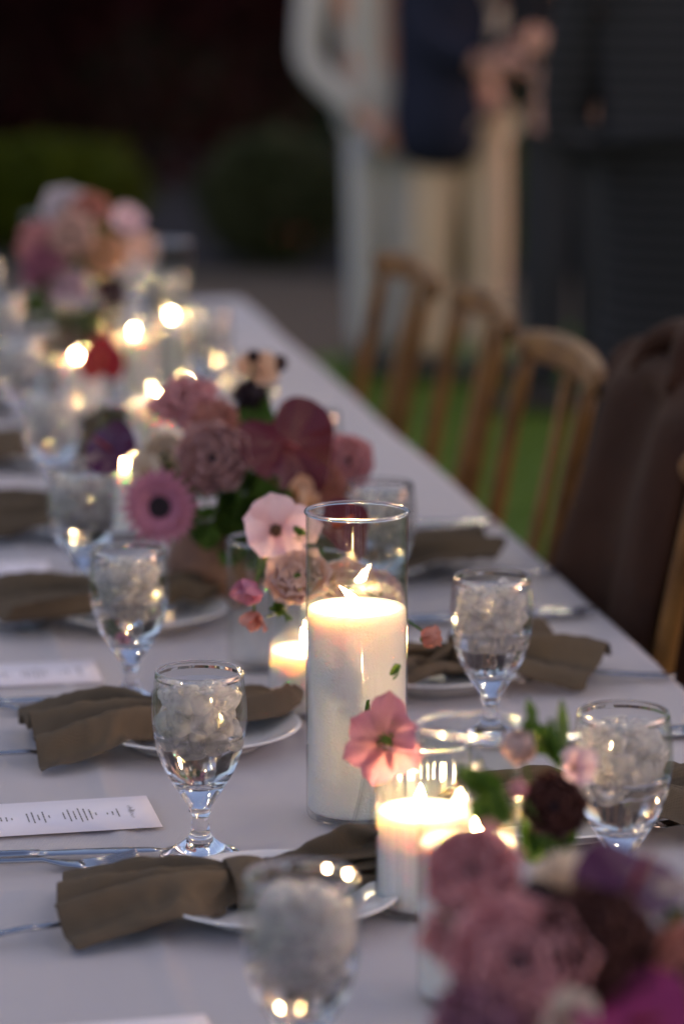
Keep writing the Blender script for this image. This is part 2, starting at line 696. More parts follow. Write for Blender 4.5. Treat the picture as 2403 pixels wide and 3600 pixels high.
def tree(name, label, loc, h, leafm, seed):
    rnd = random.Random(seed)
    t = thing(name, label, 'tree', loc, 0, 'dark trees behind the hedge')
    b = MB()
    b.tube(catmull([(0, 0, 0), (.05, .03, h * .3), (-.04, .05, h * .6), (0, 0, h * .85)], 8), [0.17, .15, .14, .12, .11, .09, .07, .05, .03], 8)
    for k in range(7):
        a = k * 0.95
        z = h * (0.3 + 0.07 * k)
        b.tube([(0, 0, z), (math.cos(a) * .6, math.sin(a) * .6, z + .5), (math.cos(a) * 1.3, math.sin(a) * 1.3, z + .8)], [.06, .04, .015], 6)
    b.build('trunk', mat('bark', (0.05, 0.035, 0.025), 0.9), t)
    b = MB()
    cs = []
    for k in range(14):
        a, q = rnd.uniform(0, 6.28), rnd.uniform(.2, 1.5)
        cs.append(((math.cos(a) * q, math.sin(a) * q, h * rnd.uniform(.42, 1.0)), (rnd.uniform(.5, .9),) * 2 + (rnd.uniform(.4, .7),)))
    leaf_cloud(b, rnd, cs, 9000, 0.07, shell=0.4)
    b.build('crown', leafm, t, smooth=False)


tree('maple_tree', 'maroon leaved tree standing behind the maroon bushes', (1.5, 22.5, 0), 5.5, M_maroon, 31)
tree('evergreen_tree', 'dark evergreen tree behind the hedge near the shrub standing in for dusk light', (-1.8, 23.0, 0), 6.5, M_dark, 32)
tree('evergreen_tree', 'dark evergreen tree behind the people', (5.0, 23.0, 0), 6.2, M_dark, 33)

# small red blooms and a cream bloom in the beds
for k, (x, y, z, r, lb) in enumerate([(2.071, 13.22, .150, .016, 'small red bloom low on the dull green clipped shrub'), (2.00, 13.24, .155, .011, 'tiny dim red bloom beside the brighter red one on the clipped shrub')]):
    t = thing('red_bloom', lb, 'flower', (x, y, 0), 0, 'red blooms on the shrub')
    b = MB()
    for i in range(7):
        a = i * 0.9
        b.blob((math.cos(a) * r * .5, math.sin(a) * r * .5, z + .002 * i), (r * .6, r * .6, r * .4), 4, 6)
    b.build('petals', mat('red_petal', (0.55, 0.05, 0.05), 0.6), t)
    b = MB()
    b.tube([(0, 0.1, 0), (0, 0.03, z * .6), (0, 0, z)], [.004, .003, .003], 5)
    b.build('stem', M_stem, t)
t = thing('cream_hydrangea', 'round cream bloom between the khaki and charcoal trousers', 'flower', (2.47, 11.0, 0))
b = MB()
rnd = random.Random(5)
for i in range(110):
    d = Vector((rnd.gauss(0, 1), rnd.gauss(0, 1), rnd.gauss(0, 1))).normalized()
    p = Vector((0, 0, 0.775)) + d * 0.06
    q = d.to_track_quat('Z', 'Y')
    b.add([p + q @ Vector(v) for v in ((-.014, -.014, 0), (.014, -.014, .003), (.014, .014, 0), (-.014, .014, .003))], [(0, 1, 2, 3)])
b.blob((0, 0, .775), .052, 6, 8)
b.build('bloom', mat('cream_petal', (0.74, 0.66, 0.47), 0.6), t, smooth=False)
b = MB()
b.tube([(0.02, 0, 0), (0.01, 0, .4), (0, 0, .73)], [.009, .008, .006], 6)
for i in range(12):
    a = i * 2.4
    z = .12 + i * .045
    b.add([(0, 0, z), (math.cos(a) * .05 - math.sin(a) * .03, math.sin(a) * .05 + math.cos(a) * .03, z + .02), (math.cos(a) * .11, math.sin(a) * .11, z), (math.cos(a) * .05 + math.sin(a) * .03, math.sin(a) * .05 - math.cos(a) * .03, z + .02)], [(0, 1, 2, 3)])
b.build('stem', M_leafgreen, t, smooth=False)

# ------------------------------------------------------------------ table and cloth
t = thing('banquet_table', 'long banquet table under the pale grey cloth', 'table', ((TX0 + TX1) / 2, (TY0 + TY1) / 2, 0))
b = MB()
b.box((0, 0, TOP - 0.03), (TX1 - TX0 - .012, TY1 - TY0 - .012, 0.045))
b.build('tabletop', mat('plywood', (0.35, 0.22, 0.12), 0.6), t, smooth=False)
for sx in (-1, 1):
    for fy in (-.46, -.16, .16, .46):
        b = MB()
        b.tube([(sx * .32, fy * (TY1 - TY0), 0), (sx * .32, fy * (TY1 - TY0), TOP - .05)], .014, 8)
        b.build('leg', mat('table_leg', (.12, .12, .12), .4, metal=1.0), t)


def make_cloth():
    b = MB()
    NX, NY, NS = 120, 420, 9
    drop = 0.27
    cols = []

    def fold(s, side):
        return 0.5 + 0.5 * math.sin(s * 15 + 2.3 * math.sin(s * 3.1 + side))

    # profile across the table: skirt, top, skirt
    prof = []
    for i in range(NS):
        prof.append(('L', 1 - i / NS))
    for i in range(NX + 1):
        prof.append(('T', i / NX))
    for i in range(1, NS + 1):
        prof.append(('R', i / NS))
    V, F = [], []
    for j in range(NY + 1):
        y = TY0 + (TY1 - TY0) * j / NY
        for kind, s in prof:
            if kind == 'T':
                x = TX0 + (TX1 - TX0) * s
                z = table_z(x, y)
                e = min(x - TX0, TX1 - x, y - TY0 + 1, TY1 - y)
                if e < 0.006:
                    z -= (0.006 - e) * 0.5
                wob = .0060 * mnoise.noise(Vector((y * 2.6, sum((x > .4,)), 7.7)))
                V.append((x + wob * (2 * s - 1) ** 8, y, z))
            else:
                sd = -1 if kind == 'L' else 1
                x = (TX0 if sd < 0 else TX1) + sd * (0.003 + 0.045 * s * fold(y, sd) + 0.02 * s)
                V.append((x, y, TOP - 0.004 - drop * s))
    k = len(prof)
    for j in range(NY):
        for i in range(k - 1):
            a = j * k + i
            F.append((a, a + 1, a + k + 1, a + k))
    # end skirt
    for (y0, sg) in ((TY1, 1), (TY0, -1)):
        o = len(V)
        n = 40
        for i in range(n + 1):
            x = TX0 + (TX1 - TX0) * i / n
            for q in range(6):
                s = q / 5
                V.append((x, y0 + sg * (0.002 + 0.05 * s * fold(x * 1.4, sg)), (table_z(x, y0) - .003 - drop * s)))
        for i in range(n):
            for q in range(5):
                a = o + i * 6 + q
                F.append((a, a + 6, a + 7, a + 1))
    b.v, b.f, b.t = V, F, [0] * len(V)
    o = b.build('tablecloth', M_linen)
    tag(o, 'pale grey linen tablecloth covering the long table', 'tablecloth')


make_cloth()

# ------------------------------------------------------------------ goblets
GOB_H = 0.160
outer = [(0.0, 0.0), (.0315, 0.0), (.0328, .0015), (.0315, .0032), (.024, .0062), (.014, .0125), (.0092, .0185), (.0076, .026), (.0074, .034), (.0098, .0385), (.0092, .0415), (.0125, .047), (.0205, .059), (.0295, .0745), (.0362, .0935), (.0396, .114), (.0400, .128), (.0388, .143), (.0368, .1575), (.0362, .1596)]
inner = [(.0352, .1602), (.0346, .1590), (.0352, .1560), (.0370, .142), (.0379, .128), (.0375, .114), (.0341, .0945), (.0275, .0775), (.0205, .0670), (.013, .0635), (.0, .0628)]


def smooth_prof(p, n):
    pts = catmull([(a, 0, c) for a, c in p], n)
    return [(max(q.x, 0.0), q.z) for q in pts]


gprof = smooth_prof(outer, 64) + smooth_prof(inner, 40)
b = MB()
b.lathe(gprof, 64)
ME_GOB = b.mesh('glass_body', M_glass)
ZT = .106    # above this the bowl is a thin wall
ME_GOB.materials.append(M_thin_clear)
for p_ in ME_GOB.polygons:
    if ZT < p_.center.z < .1535:
        p_.material_index = 1
WL = 0.1475   # water level
b = MB()
wp = [(0, .0626), (.013, .0633), (.0207, .0668), (.0278, .0773), (.0344, .0943), (.0378, .114), (.03815, .128), (.0372, .142), (.0366, WL - .001), (.0355, WL), (.03, WL - .0006), (.0, WL - .0006)]
b.lathe(wp[:1] + smooth_prof(wp[1:9], 34) + wp[9:], 48)
b = MB()
b.lathe([(0, .0626), (.013, .0633), (.0207, .0668), (.0278, .0773), (.0344, .0943), (.0371, .1065), (.0362, .1072), (.03, .1072), (0, .1072)], 48)
ME_WAT = b.mesh('water', M_water)
b = MB()
b.lathe([(0, WL - .0006), (.03, WL - .0006), (.0352, WL)], 48)
ME_WSF = b.mesh('water_surface', M_thin_clear)


def ice_mesh(seed):
    """broken ice: a rounded, slightly melted cube"""
    rnd = random.Random(seed)
    b = MB()
    r = Vector((.0108 * rnd.uniform(.8, 1.15), .0108 * rnd.uniform(.85, 1.1), .0108 * rnd.uniform(.7, 1.05)))
    nu, nv = 9, 14
    V, F = [], []
    for i in range(nu + 1):
        th = math.pi * i / nu
        for j in range(nv):
            ph = 2 * math.pi * j / nv
            d = Vector((math.sin(th) * math.cos(ph), math.sin(th) * math.sin(ph), math.cos(th)))
            k = 1 / (d.x ** 6 + d.y ** 6 + d.z ** 6) ** (1 / 6)
            k *= 1 + .22 * mnoise.noise(d * 1.7 + Vector((seed * 3.3, 1, 2)))
            V.append(Vector((d.x * r.x, d.y * r.y, d.z * r.z)) * k)
    for i in range(nu):
        for j in range(nv):
            jn = (j + 1) % nv
            F.append((i * nv + j, (i + 1) * nv + j, (i + 1) * nv + jn, i * nv + jn))
    b.add(V, F)
    return b.mesh('ice_cube', M_ice)


ME_ICE = [ice_mesh(k) for k in range(6)]


def inner_r(z):
    pts = [(.0628, 0.0), (.0670, .0205), (.0775, .0275), (.0945, .0341), (.114, .0375), (.128, .0379), (.142, .0370), (.160, .035)]
    for (a, ra), (c, rc) in zip(pts, pts[1:]):
        if a <= z <= c:
            return ra + (rc - ra) * (z - a) / (c - a)
    return .03


def goblet(x, y, label, group, nice, seed):
    t = thing('water_goblet', label, 'glass', (x, y, TOP + .0008), random.Random(seed).uniform(0, 6.28), group)
    obj('glass_body', ME_GOB, t)
    obj('water', ME_WAT, t)
    obj('water_surface', ME_WSF, t)
    rnd = random.Random(seed)
    placed = []
    tries = 0
    while len(placed) < nice and tries < 4000:
        tries += 1
        z = rnd.uniform(.109, .140) if rnd.random() < .9 else rnd.uniform(.100, .110)
        rr = (inner_r(z) - .0128) * rnd.random() ** .4
        a = rnd.uniform(0, 6.28)
        p = Vector((rr * math.cos(a), rr * math.sin(a), z))
        if all((p - q).length > .0128 for q in placed):
            placed.append(p)
    for p in placed:
        q = Quaternion(Vector((rnd.uniform(-1, 1), rnd.uniform(-1, 1), rnd.uniform(-1, 1))).normalized(), rnd.uniform(0, 6))
        obj('ice_cube', rnd.choice(ME_ICE), t, p, q, rnd.uniform(.9, 1.05))
    return t


GL = [(.301, 1.917), (.304, 2.480), (.298, 2.995), (.292, 3.455), (.303, 4.05), (.298, 4.58), (.304, 5.10), (.298, 5.62), (.30, 6.08)]
GR = [(.618, 2.292), (.625, 2.805), (.608, 3.300), (.612, 3.81), (.606, 4.33), (.612, 4.85), (.606, 5.37), (.61, 5.88)]
for k, (x, y) in enumerate(GL):
    goblet(x, y, 'stemmed goblet of iced water on the menu card side, %s from the front' % ORD[k], 'water goblets along the table', 34 if k < 4 else 24, 100 + k)
for k, (x, y) in enumerate(GR):
    goblet(x, y, 'stemmed goblet of iced water on the chair side, %s from the front' % ORD[k], 'water goblets along the table', 34 if k < 3 else 24, 200 + k)

# ------------------------------------------------------------------ candles in glass cylinders


def flame_mesh(b, base, h, w, lean, az):
    """teardrop bent by the draught"""
    n, m = 12, 10
    V, F = [], []
    prof = [(0, .12), (.05, .52), (.14, .84), (.26, 1.0), (.38, .99), (.52, .86), (.66, .65), (.79, .42), (.90, .21), (.97, .07), (1.0, 0.0)]
    for (s, r) in prof:
        off = lean * h * s ** 1.5
        for j in range(m):
            a = 2 * math.pi * j / m
            V.append((base[0] + off * math.cos(az) + r * w * math.cos(a), base[1] + off * math.sin(az) + r * w * math.sin(a), base[2] + s * h * math.sqrt(max(.2, 1 - lean * lean * .4))))
    for i in range(len(prof) - 1):
        for j in range(m):
            jn = (j + 1) % m
            F.append((i * m + j, i * m + jn, (i + 1) * m + jn, (i + 1) * m + j))
    b.add(V, F)


def candle(x, y, r, h, wax_h, label, flames, fluted=False, name='candle_vase'):
    t = thing(name, label, 'candle', (x, y, TOP + .0008), 0, 'candles in glass cylinders')
    th = 0.0013
    b = MB()
    n = 96 if fluted else 64
    prof = [(0, 0), (r - .004, 0), (r - .0012, .0008), (r, .004), (r, .0052), (r, h - .0028), (r, h - .0016), (r - .0004, h - .0003), (r - th * .5, h), (r - th + .0004, h - .0003), (r - th, h - .0016), (r - th, h - .0028), (r - th, .0085), (r - th, .007), (r - th - .004, .005), (0, .005)]
    b.lathe(prof, n, flute=(.0009, 22) if fluted else None)
    b.build('glass_cylinder', M_thin, t)
    b = MB()
    b.lathe([(r - th * .5 + .0021 * math.cos(a), h + .0003 + .0017 * math.sin(a)) for a in [i * math.pi / 4 for i in range(8)]], 72, close=True)
    b.build('glass_rim', M_glass, t)
    b = MB()
    rw = r - th - .0004
    zb = .0058
    wprof = [(0, zb), (rw - .002, zb), (rw, zb + .002), (rw, zb + .0035), (rw, wax_h - .0035), (rw, wax_h - .002), (rw - .0012, wax_h - .0002), (rw * .9, wax_h - .0012), (rw * .7, wax_h - .0022), (rw * .35, wax_h - .0028), (0, wax_h - .003)]
    b.lathe(wprof, 48)
    w = b.build('wax', M_wax, t)
    for (fx, fy, fh, lean, az) in flames:
        b = MB()
        b.tube([(fx, fy, wax_h - .004), (fx, fy, wax_h + .004), (fx + .001 * math.cos(az), fy + .001 * math.sin(az), wax_h + .008)], [.0008, .0008, .0006], 6)
        b.build('wick', M_wick, t)
        b = MB()
        flame_mesh(b, (fx, fy, wax_h + .002), fh, fh * .235, lean, az)
        b.build('flame', M_flame, t)
    return t


candle(.4545, 2.577, .0445, .271, .187, 'tall white candle with two flames in a tall clear glass cylinder', [(-.001, .002, .019, .75, math.pi + .1)])
candle(.468, 2.935, .0385, .157, .064, 'low white candle in a glass cylinder just behind the tall two flame candle', [(.0, .0, .018, .3, 2.5)])
candle(.461, 2.310, .038, .138, .082, 'low candle in fluted glass beside the tall two flame candle', [(-.003, 0, .018, .15, 1.0)], fluted=True)
candle(.453, 2.102, .037, .205, .120, 'white candle in a plain glass cylinder next to the nearest flowers', [(.007, .0, .017, .2, 2.0)])
FAR = [
    (.448, 4.10, .040, .23, .130, 'candle with a long bright flame behind the middle flower arrangement', .042),
    (.385, 3.86, .036, .17, .085, 'low candle between the middle flowers and the long bright flame', .026),
    (.520, 4.36, .036, .20, .110, 'candle in glass on the chair side of the long bright flame', .026),
    (.400, 4.74, .038, .19, .100, 'candle before the far flower arrangement on the menu card side', .026),
    (.500, 4.86, .038, .22, .120, 'candle before the far flower arrangement on the chair side', .028),
    (.585, 5.12, .036, .24, .110, 'slim pale candle beside the far flower arrangement', .026),
    (.522, 5.62, .040, .24, .118, 'very bright candle behind the far flowers', .034),
    (.470, 5.56, .038, .22, .120, 'candle glowing between the far flowers and the very bright candle', .030),
    (.44, 6.02, .038, .20, .10, 'last candle at the far end of the table', .026),
]
for k, (x, y, r, h, w, lb, fh) in enumerate(FAR):
    candle(x, y, r, h, w, lb, [(random.Random(k).uniform(-.006, .006), 0, fh * .36, random.Random(k + 9).uniform(.2, .7), .3 + k)])

# ------------------------------------------------------------------ plates
b = MB()
b.lathe(smooth_prof([(0, .004), (.055, .004), (.060, .0018), (.064, .0004), (.067, .003), (.078, .0085), (.0985, .0175), (.1005, .0185), (.0990, .0198)], 40) + smooth_prof([(.0965, .0188), (.078, .0115), (.066, .0072), (.055, .0062), (0, .006)], 20), 72)
ME_PLATE = b.mesh('plate', M_porcelain)


# relaxed shapes of a linen square gathered in the middle (45 x 31 points, in half millimetres)
NAPKIN_SHAPES = [
    (
        "-331 -188 6 -337 -177 17 -341 -165 22 -343 -151 22 -342 -133 17 -343 -120 20 -346 -113 34 -350 -109 53 -352 -102 67 -353 -88 72 -351 -63 58 -347 -45 50 -344 -31 51 -341 -10 64 -339 14 81 -335 28 80 -331 40 69 -326 54 53 -323 67 33 -320 79 25 "
        "-319 98 39 -319 116 52 -318 130 53 -314 147 39 -312 164 31 -311 178 23 -309 200 37 -307 216 38 -304 235 44 -301 243 30 -296 248 9 -316 -184 7 -323 -176 26 -327 -164 30 -328 -147 23 -327 -129 17 -329 -117 25 -334 -114 45 -336 -105 57 -339 -101 76 "
        "-339 -83 74 -336 -60 55 -333 -43 42 -330 -29 49 -326 -10 60 -323 12 77 -320 29 85 -315 39 68 -311 52 53 -308 64 34 -306 77 31 -304 94 39 -304 112 55 -304 126 55 -301 142 44 -297 159 29 -297 173 26 -295 190 31 -293 209 40 -290 229 47 "
        "-287 237 33 -283 240 8 -302 -182 16 -308 -173 28 -313 -163 35 -314 -147 32 -314 -129 27 -315 -115 30 -320 -112 52 -322 -103 63 -325 -97 80 -324 -80 79 -321 -58 59 -318 -42 49 -315 -29 42 -311 -9 61 -308 11 78 -305 27 86 -301 39 76 -296 49 46 "
        "-293 61 31 -291 76 36 -289 91 41 -289 106 50 -290 122 60 -286 138 46 -282 154 29 -284 168 35 -282 184 36 -280 204 45 -277 223 52 -274 231 38 -269 234 13 -288 -177 15 -294 -170 31 -298 -158 35 -298 -140 28 -300 -127 32 -302 -115 38 -305 -107 52 "
        "-308 -102 71 -310 -93 84 -309 -74 76 -306 -55 57 -303 -41 49 -300 -26 52 -296 -10 60 -293 10 80 -291 28 92 -286 39 79 -281 48 53 -278 58 31 -276 71 28 -275 88 50 -275 104 62 -275 117 59 -272 133 49 -271 148 42 -270 163 36 -269 182 48 "
        "-266 198 50 -264 213 48 -261 225 43 -256 229 19 -273 -176 22 -279 -165 29 -283 -155 37 -285 -140 37 -284 -120 29 -287 -110 39 -291 -106 60 -295 -101 82 -297 -89 89 -295 -70 77 -291 -53 57 -288 -39 43 -285 -25 50 -281 -7 73 -278 9 81 -276 27 95 "
        "-271 37 77 -266 44 44 -263 55 31 -261 69 33 -260 84 45 -260 99 55 -259 113 53 -258 128 49 -256 143 35 -255 157 31 -255 176 50 -253 195 61 -250 207 54 -247 219 46 -242 224 23 -259 -171 22 -264 -162 32 -268 -154 44 -271 -138 43 -271 -122 42 "
        "-274 -112 51 -276 -101 61 -282 -98 88 -281 -82 85 -280 -65 78 -276 -50 58 -273 -38 44 -270 -24 48 -266 -6 73 -264 11 92 -260 26 95 -255 34 75 -251 42 49 -248 51 29 -246 66 40 -247 82 57 -246 96 58 -246 110 65 -243 124 41 -242 138 35 "
        "-242 153 41 -241 170 52 -240 188 62 -237 201 58 -233 210 43 -228 215 19 -244 -169 27 -249 -159 35 -253 -148 41 -256 -135 45 -256 -117 42 -257 -104 47 -263 -101 70 -268 -94 93 -267 -79 92 -265 -63 76 -262 -50 51 -258 -37 42 -254 -23 45 -251 -7 68 "
        "-248 9 85 -245 25 94 -240 33 77 -236 39 49 -233 49 37 -231 63 38 -232 78 61 -231 92 62 -232 106 66 -228 119 41 -228 133 39 -228 147 45 -227 163 54 -226 180 62 -224 194 61 -220 206 54 -215 212 31 -230 -164 26 -235 -159 41 -239 -150 50 "
        "-241 -133 50 -241 -112 42 -245 -106 58 -248 -98 73 -252 -87 88 -253 -75 97 -250 -60 78 -246 -49 51 -243 -35 45 -239 -21 47 -236 -6 70 -233 9 90 -229 22 90 -225 31 77 -221 35 47 -218 47 42 -217 61 45 -217 74 59 -218 88 72 -216 101 61 "
        "-214 114 42 -213 128 40 -213 142 36 -214 158 61 -213 176 74 -211 188 67 -206 196 47 -202 206 34 -215 -161 30 -221 -161 50 -224 -144 50 -227 -130 53 -228 -115 55 -230 -101 59 -235 -95 80 -238 -84 96 -238 -69 93 -236 -56 83 -231 -47 51 -228 -35 38 "
        "-224 -21 47 -221 -6 71 -219 9 98 -214 21 91 -210 28 74 -206 31 45 -203 44 41 -202 58 48 -203 70 67 -202 84 65 -202 98 66 -200 111 51 -199 123 35 -200 138 45 -200 153 56 -200 168 74 -198 183 75 -193 192 58 -187 197 29 -201 -158 33 "
        "-206 -159 52 -209 -140 51 -211 -124 53 -213 -109 55 -217 -100 67 -222 -92 87 -224 -79 96 -224 -65 98 -221 -52 80 -217 -42 58 -213 -34 41 -209 -20 50 -206 -7 75 -203 6 93 -199 19 90 -195 25 70 -191 29 48 -188 42 44 -187 56 51 -189 67 70 "
        "-189 80 73 -187 93 61 -186 105 49 -185 118 40 -186 132 51 -186 147 58 -187 162 79 -184 176 79 -179 184 55 -174 191 34 -186 -153 35 -191 -154 53 -195 -135 53 -198 -124 61 -200 -109 64 -204 -99 77 -208 -88 95 -209 -75 99 -210 -60 103 -206 -52 79 "
        "-202 -44 57 -197 -33 46 -194 -20 55 -192 -9 86 -188 5 95 -183 20 99 -180 22 73 -176 28 52 -173 39 41 -172 52 52 -173 64 65 -174 76 79 -173 90 67 -171 100 45 -171 114 42 -172 128 46 -172 141 63 -174 155 83 -170 168 77 -166 178 61 "
        "-160 186 37 -171 -153 40 -176 -148 53 -180 -137 60 -183 -116 57 -185 -103 61 -189 -94 76 -194 -84 99 -195 -70 104 -195 -56 101 -193 -57 71 -187 -46 56 -180 -34 40 -182 -24 65 -177 -11 89 -173 5 104 -168 16 95 -165 17 68 -161 26 54 -158 36 39 "
        "-158 48 57 -159 60 70 -158 74 72 -158 88 67 -157 96 48 -158 111 49 -157 124 44 -160 134 71 -159 147 77 -156 161 76 -152 172 63 -147 182 45 -156 -152 44 -162 -142 53 -166 -136 65 -170 -118 67 -170 -100 64 -174 -90 79 -179 -81 101 -181 -64 109 "
        "-180 -54 97 -177 -54 74 -176 -52 47 -172 -40 53 -166 -26 61 -162 -14 86 -158 2 103 -153 14 97 -150 15 69 -147 20 44 -144 33 43 -143 46 54 -144 56 78 -144 70 77 -143 85 70 -143 97 55 -147 102 39 -143 118 44 -146 128 70 -146 140 83 "
        "-143 153 78 -139 164 66 -134 173 44 -142 -146 44 -148 -137 53 -151 -131 65 -157 -118 74 -157 -99 71 -163 -91 91 -164 -77 102 -166 -60 105 -165 -53 92 -163 -49 73 -162 -47 43 -160 -33 46 -152 -27 69 -147 -15 88 -143 -1 101 -138 7 88 -135 10 66 "
        "-132 18 50 -128 31 49 -129 41 66 -129 54 73 -129 66 82 -129 81 67 -130 91 51 -135 94 35 -133 108 57 -134 119 76 -134 132 90 -130 145 84 -128 154 61 -122 165 46 -131 -137 42 -132 -133 55 -141 -117 61 -147 -103 70 -146 -102 84 -148 -89 93 "
        "-150 -72 103 -152 -54 106 -151 -49 90 -148 -50 62 -147 -44 38 -145 -30 45 -138 -22 62 -132 -14 89 -127 -2 106 -123 4 87 -120 6 67 -117 15 54 -113 27 45 -114 38 65 -114 50 75 -114 64 79 -115 75 64 -121 80 43 -120 92 34 -119 104 50 "
        "-121 113 73 -121 123 88 -117 136 82 -117 143 58 -111 153 42 -117 -129 39 -121 -123 51 -128 -110 60 -130 -104 73 -134 -93 81 -134 -84 96 -136 -65 104 -138 -45 110 -136 -47 85 -135 -42 67 -133 -40 37 -129 -28 46 -125 -17 57 -116 -13 90 -112 -3 103 "
        "-109 8 92 -104 3 63 -102 11 47 -99 24 49 -99 34 67 -100 46 83 -99 60 83 -105 65 59 -110 71 38 -107 85 34 -107 95 58 -108 105 76 -109 114 92 -104 127 87 -105 133 63 -104 141 39 -107 -119 34 -114 -110 45 -114 -104 58 -127 -88 67 "
        "-120 -87 81 -120 -76 98 -121 -58 106 -122 -45 101 -122 -42 82 -120 -42 59 -119 -36 34 -116 -23 38 -109 -15 57 -102 -10 83 -96 -4 104 -94 9 94 -90 5 68 -87 8 50 -85 20 57 -85 30 72 -85 42 85 -91 48 71 -97 52 53 -96 65 44 "
        "-93 78 37 -93 87 53 -99 93 81 -97 104 92 -94 116 82 -94 122 62 -98 127 35 -97 -108 28 -104 -100 39 -112 -91 50 -112 -83 64 -111 -76 75 -105 -72 94 -107 -51 107 -108 -37 104 -108 -34 84 -106 -36 58 -104 -33 32 -101 -20 39 -93 -16 64 "
        "-85 -12 88 -81 -5 105 -77 11 86 -74 3 65 -72 4 47 -71 15 62 -71 26 78 -71 40 79 -77 46 66 -85 44 50 -85 55 39 -81 68 41 -85 75 59 -89 82 85 -85 94 94 -86 103 74 -91 107 52 -88 114 37 -90 -96 24 -92 -91 36 "
        "-103 -79 47 -98 -78 60 -101 -65 68 -91 -68 91 -92 -51 98 -94 -31 103 -94 -29 83 -92 -36 54 -89 -31 32 -86 -17 37 -78 -12 60 -71 -8 83 -65 -3 95 -62 11 94 -60 11 70 -59 0 53 -56 14 57 -55 24 74 -56 42 80 -63 40 65 "
        "-72 36 50 -73 47 29 -75 55 45 -78 62 62 -78 71 82 -73 85 91 -72 95 79 -78 98 54 -86 98 30 -83 -80 21 -89 -74 31 -93 -68 44 -86 -70 55 -86 -60 66 -77 -59 93 -78 -41 103 -79 -31 93 -80 -30 75 -78 -39 45 -73 -29 34 "
        "-71 -15 34 -62 -11 62 -56 -4 82 -49 -4 96 -47 14 90 -45 12 70 -43 2 61 -41 13 59 -40 22 75 -43 34 72 -52 29 62 -60 27 48 -58 42 27 -62 48 44 -67 52 63 -67 61 83 -61 75 89 -62 84 74 -67 88 53 -75 86 34 "
        "-67 -74 21 -78 -63 28 -85 -56 41 -81 -53 59 -70 -64 69 -69 -52 79 -64 -36 103 -63 -24 95 -66 -26 69 -63 -40 42 -58 -28 28 -56 -11 34 -51 -6 50 -43 -8 81 -35 -1 91 -31 17 84 -34 0 71 -28 -1 66 -26 11 61 -25 22 74 "
        "-27 35 64 -39 21 59 -47 19 44 -44 38 32 -47 50 43 -53 56 61 -54 52 89 -50 65 84 -52 73 68 -56 78 52 -68 73 36 -70 -66 35 -69 -51 31 -74 -46 44 -66 -54 54 -70 -49 67 -52 -48 86 -64 -38 86 -53 -29 83 -52 -21 65 "
        "-48 -40 45 -43 -25 33 -46 -13 44 -37 3 50 -30 -13 71 -36 -1 79 -20 14 75 -25 -6 86 -17 -8 76 -18 -3 61 -10 25 67 -15 32 56 -28 13 52 -34 28 39 -40 37 48 -32 48 46 -45 41 62 -43 42 87 -38 54 85 -37 63 72 "
        "-46 66 50 -67 56 37 -57 -60 38 -58 -53 42 -59 -46 49 -59 -42 59 -57 -40 69 -55 -39 74 -52 -38 75 -49 -37 70 -44 -34 61 -40 -29 52 -35 -22 46 -30 -15 45 -26 -8 50 -21 -2 60 -18 2 72 -15 3 81 -13 4 84 -11 5 80 "
        "-11 6 70 -12 10 59 -13 16 50 -16 23 45 -19 30 46 -23 37 52 -27 42 60 -32 45 68 -36 46 72 -41 47 71 -46 48 65 -50 50 56 -53 55 46 -42 -60 38 -43 -53 42 -44 -46 49 -43 -42 59 -42 -40 69 -40 -39 74 -37 -38 75 "
        "-33 -37 70 -29 -34 61 -25 -29 52 -20 -22 46 -15 -15 45 -10 -8 50 -6 -2 60 -3 2 72 0 3 81 3 4 84 4 5 80 4 6 70 4 10 59 2 16 50 0 23 45 -4 30 46 -7 37 52 -12 42 60 -16 45 68 -21 46 72 "
        "-26 47 71 -30 48 65 -34 50 56 -38 55 46 -26 -60 38 -28 -53 42 -29 -46 49 -28 -42 59 -27 -40 69 -25 -39 74 -22 -38 75 -18 -37 70 -14 -34 61 -9 -29 52 -5 -22 46 0 -15 45 5 -8 50 9 -2 60 13 2 72 16 3 81 "
        "18 4 84 19 5 80 19 6 70 19 10 59 17 16 50 15 23 45 12 30 46 8 37 52 3 42 60 -1 45 68 -6 46 72 -11 47 71 -15 48 65 -19 50 56 -23 55 46 1 -73 74 7 -61 74 12 -44 68 17 -34 67 17 -37 78 "
        "8 -52 94 11 -35 87 12 -27 78 12 -20 57 4 -29 31 3 -16 30 15 -15 47 -4 -11 56 7 -7 67 16 -1 71 9 12 81 27 8 82 26 2 72 27 20 76 27 21 61 16 20 61 28 20 47 17 30 31 21 30 44 19 30 57 "
        "18 31 74 10 46 97 8 57 93 18 46 78 20 38 49 18 47 57 10 -75 62 13 -59 58 21 -47 56 28 -41 63 23 -53 78 24 -48 96 25 -30 92 27 -28 81 24 -27 54 19 -27 26 18 -16 24 16 -4 35 11 -11 60 6 -19 77 "
        "9 -11 83 12 7 67 26 15 70 32 12 61 40 13 81 35 23 74 30 29 66 33 31 55 33 31 31 33 40 41 32 39 60 30 40 73 25 49 96 23 52 85 22 60 72 30 48 47 21 56 42 19 -79 49 26 -68 54 35 -53 53 "
        "42 -48 62 37 -61 75 39 -51 94 40 -35 87 40 -34 74 38 -34 54 35 -25 33 33 -13 23 30 -5 40 25 -18 64 23 -21 76 22 -15 87 21 -5 59 25 10 53 26 0 64 35 -1 76 42 11 66 45 22 70 43 19 48 46 34 40 "
        "46 47 36 42 50 49 42 51 79 38 57 97 34 63 85 39 61 66 40 60 45 33 62 34 34 -75 40 42 -71 50 52 -57 52 55 -57 62 50 -66 80 55 -46 93 56 -33 87 55 -33 75 52 -33 49 49 -22 27 48 -12 29 45 -5 42 "
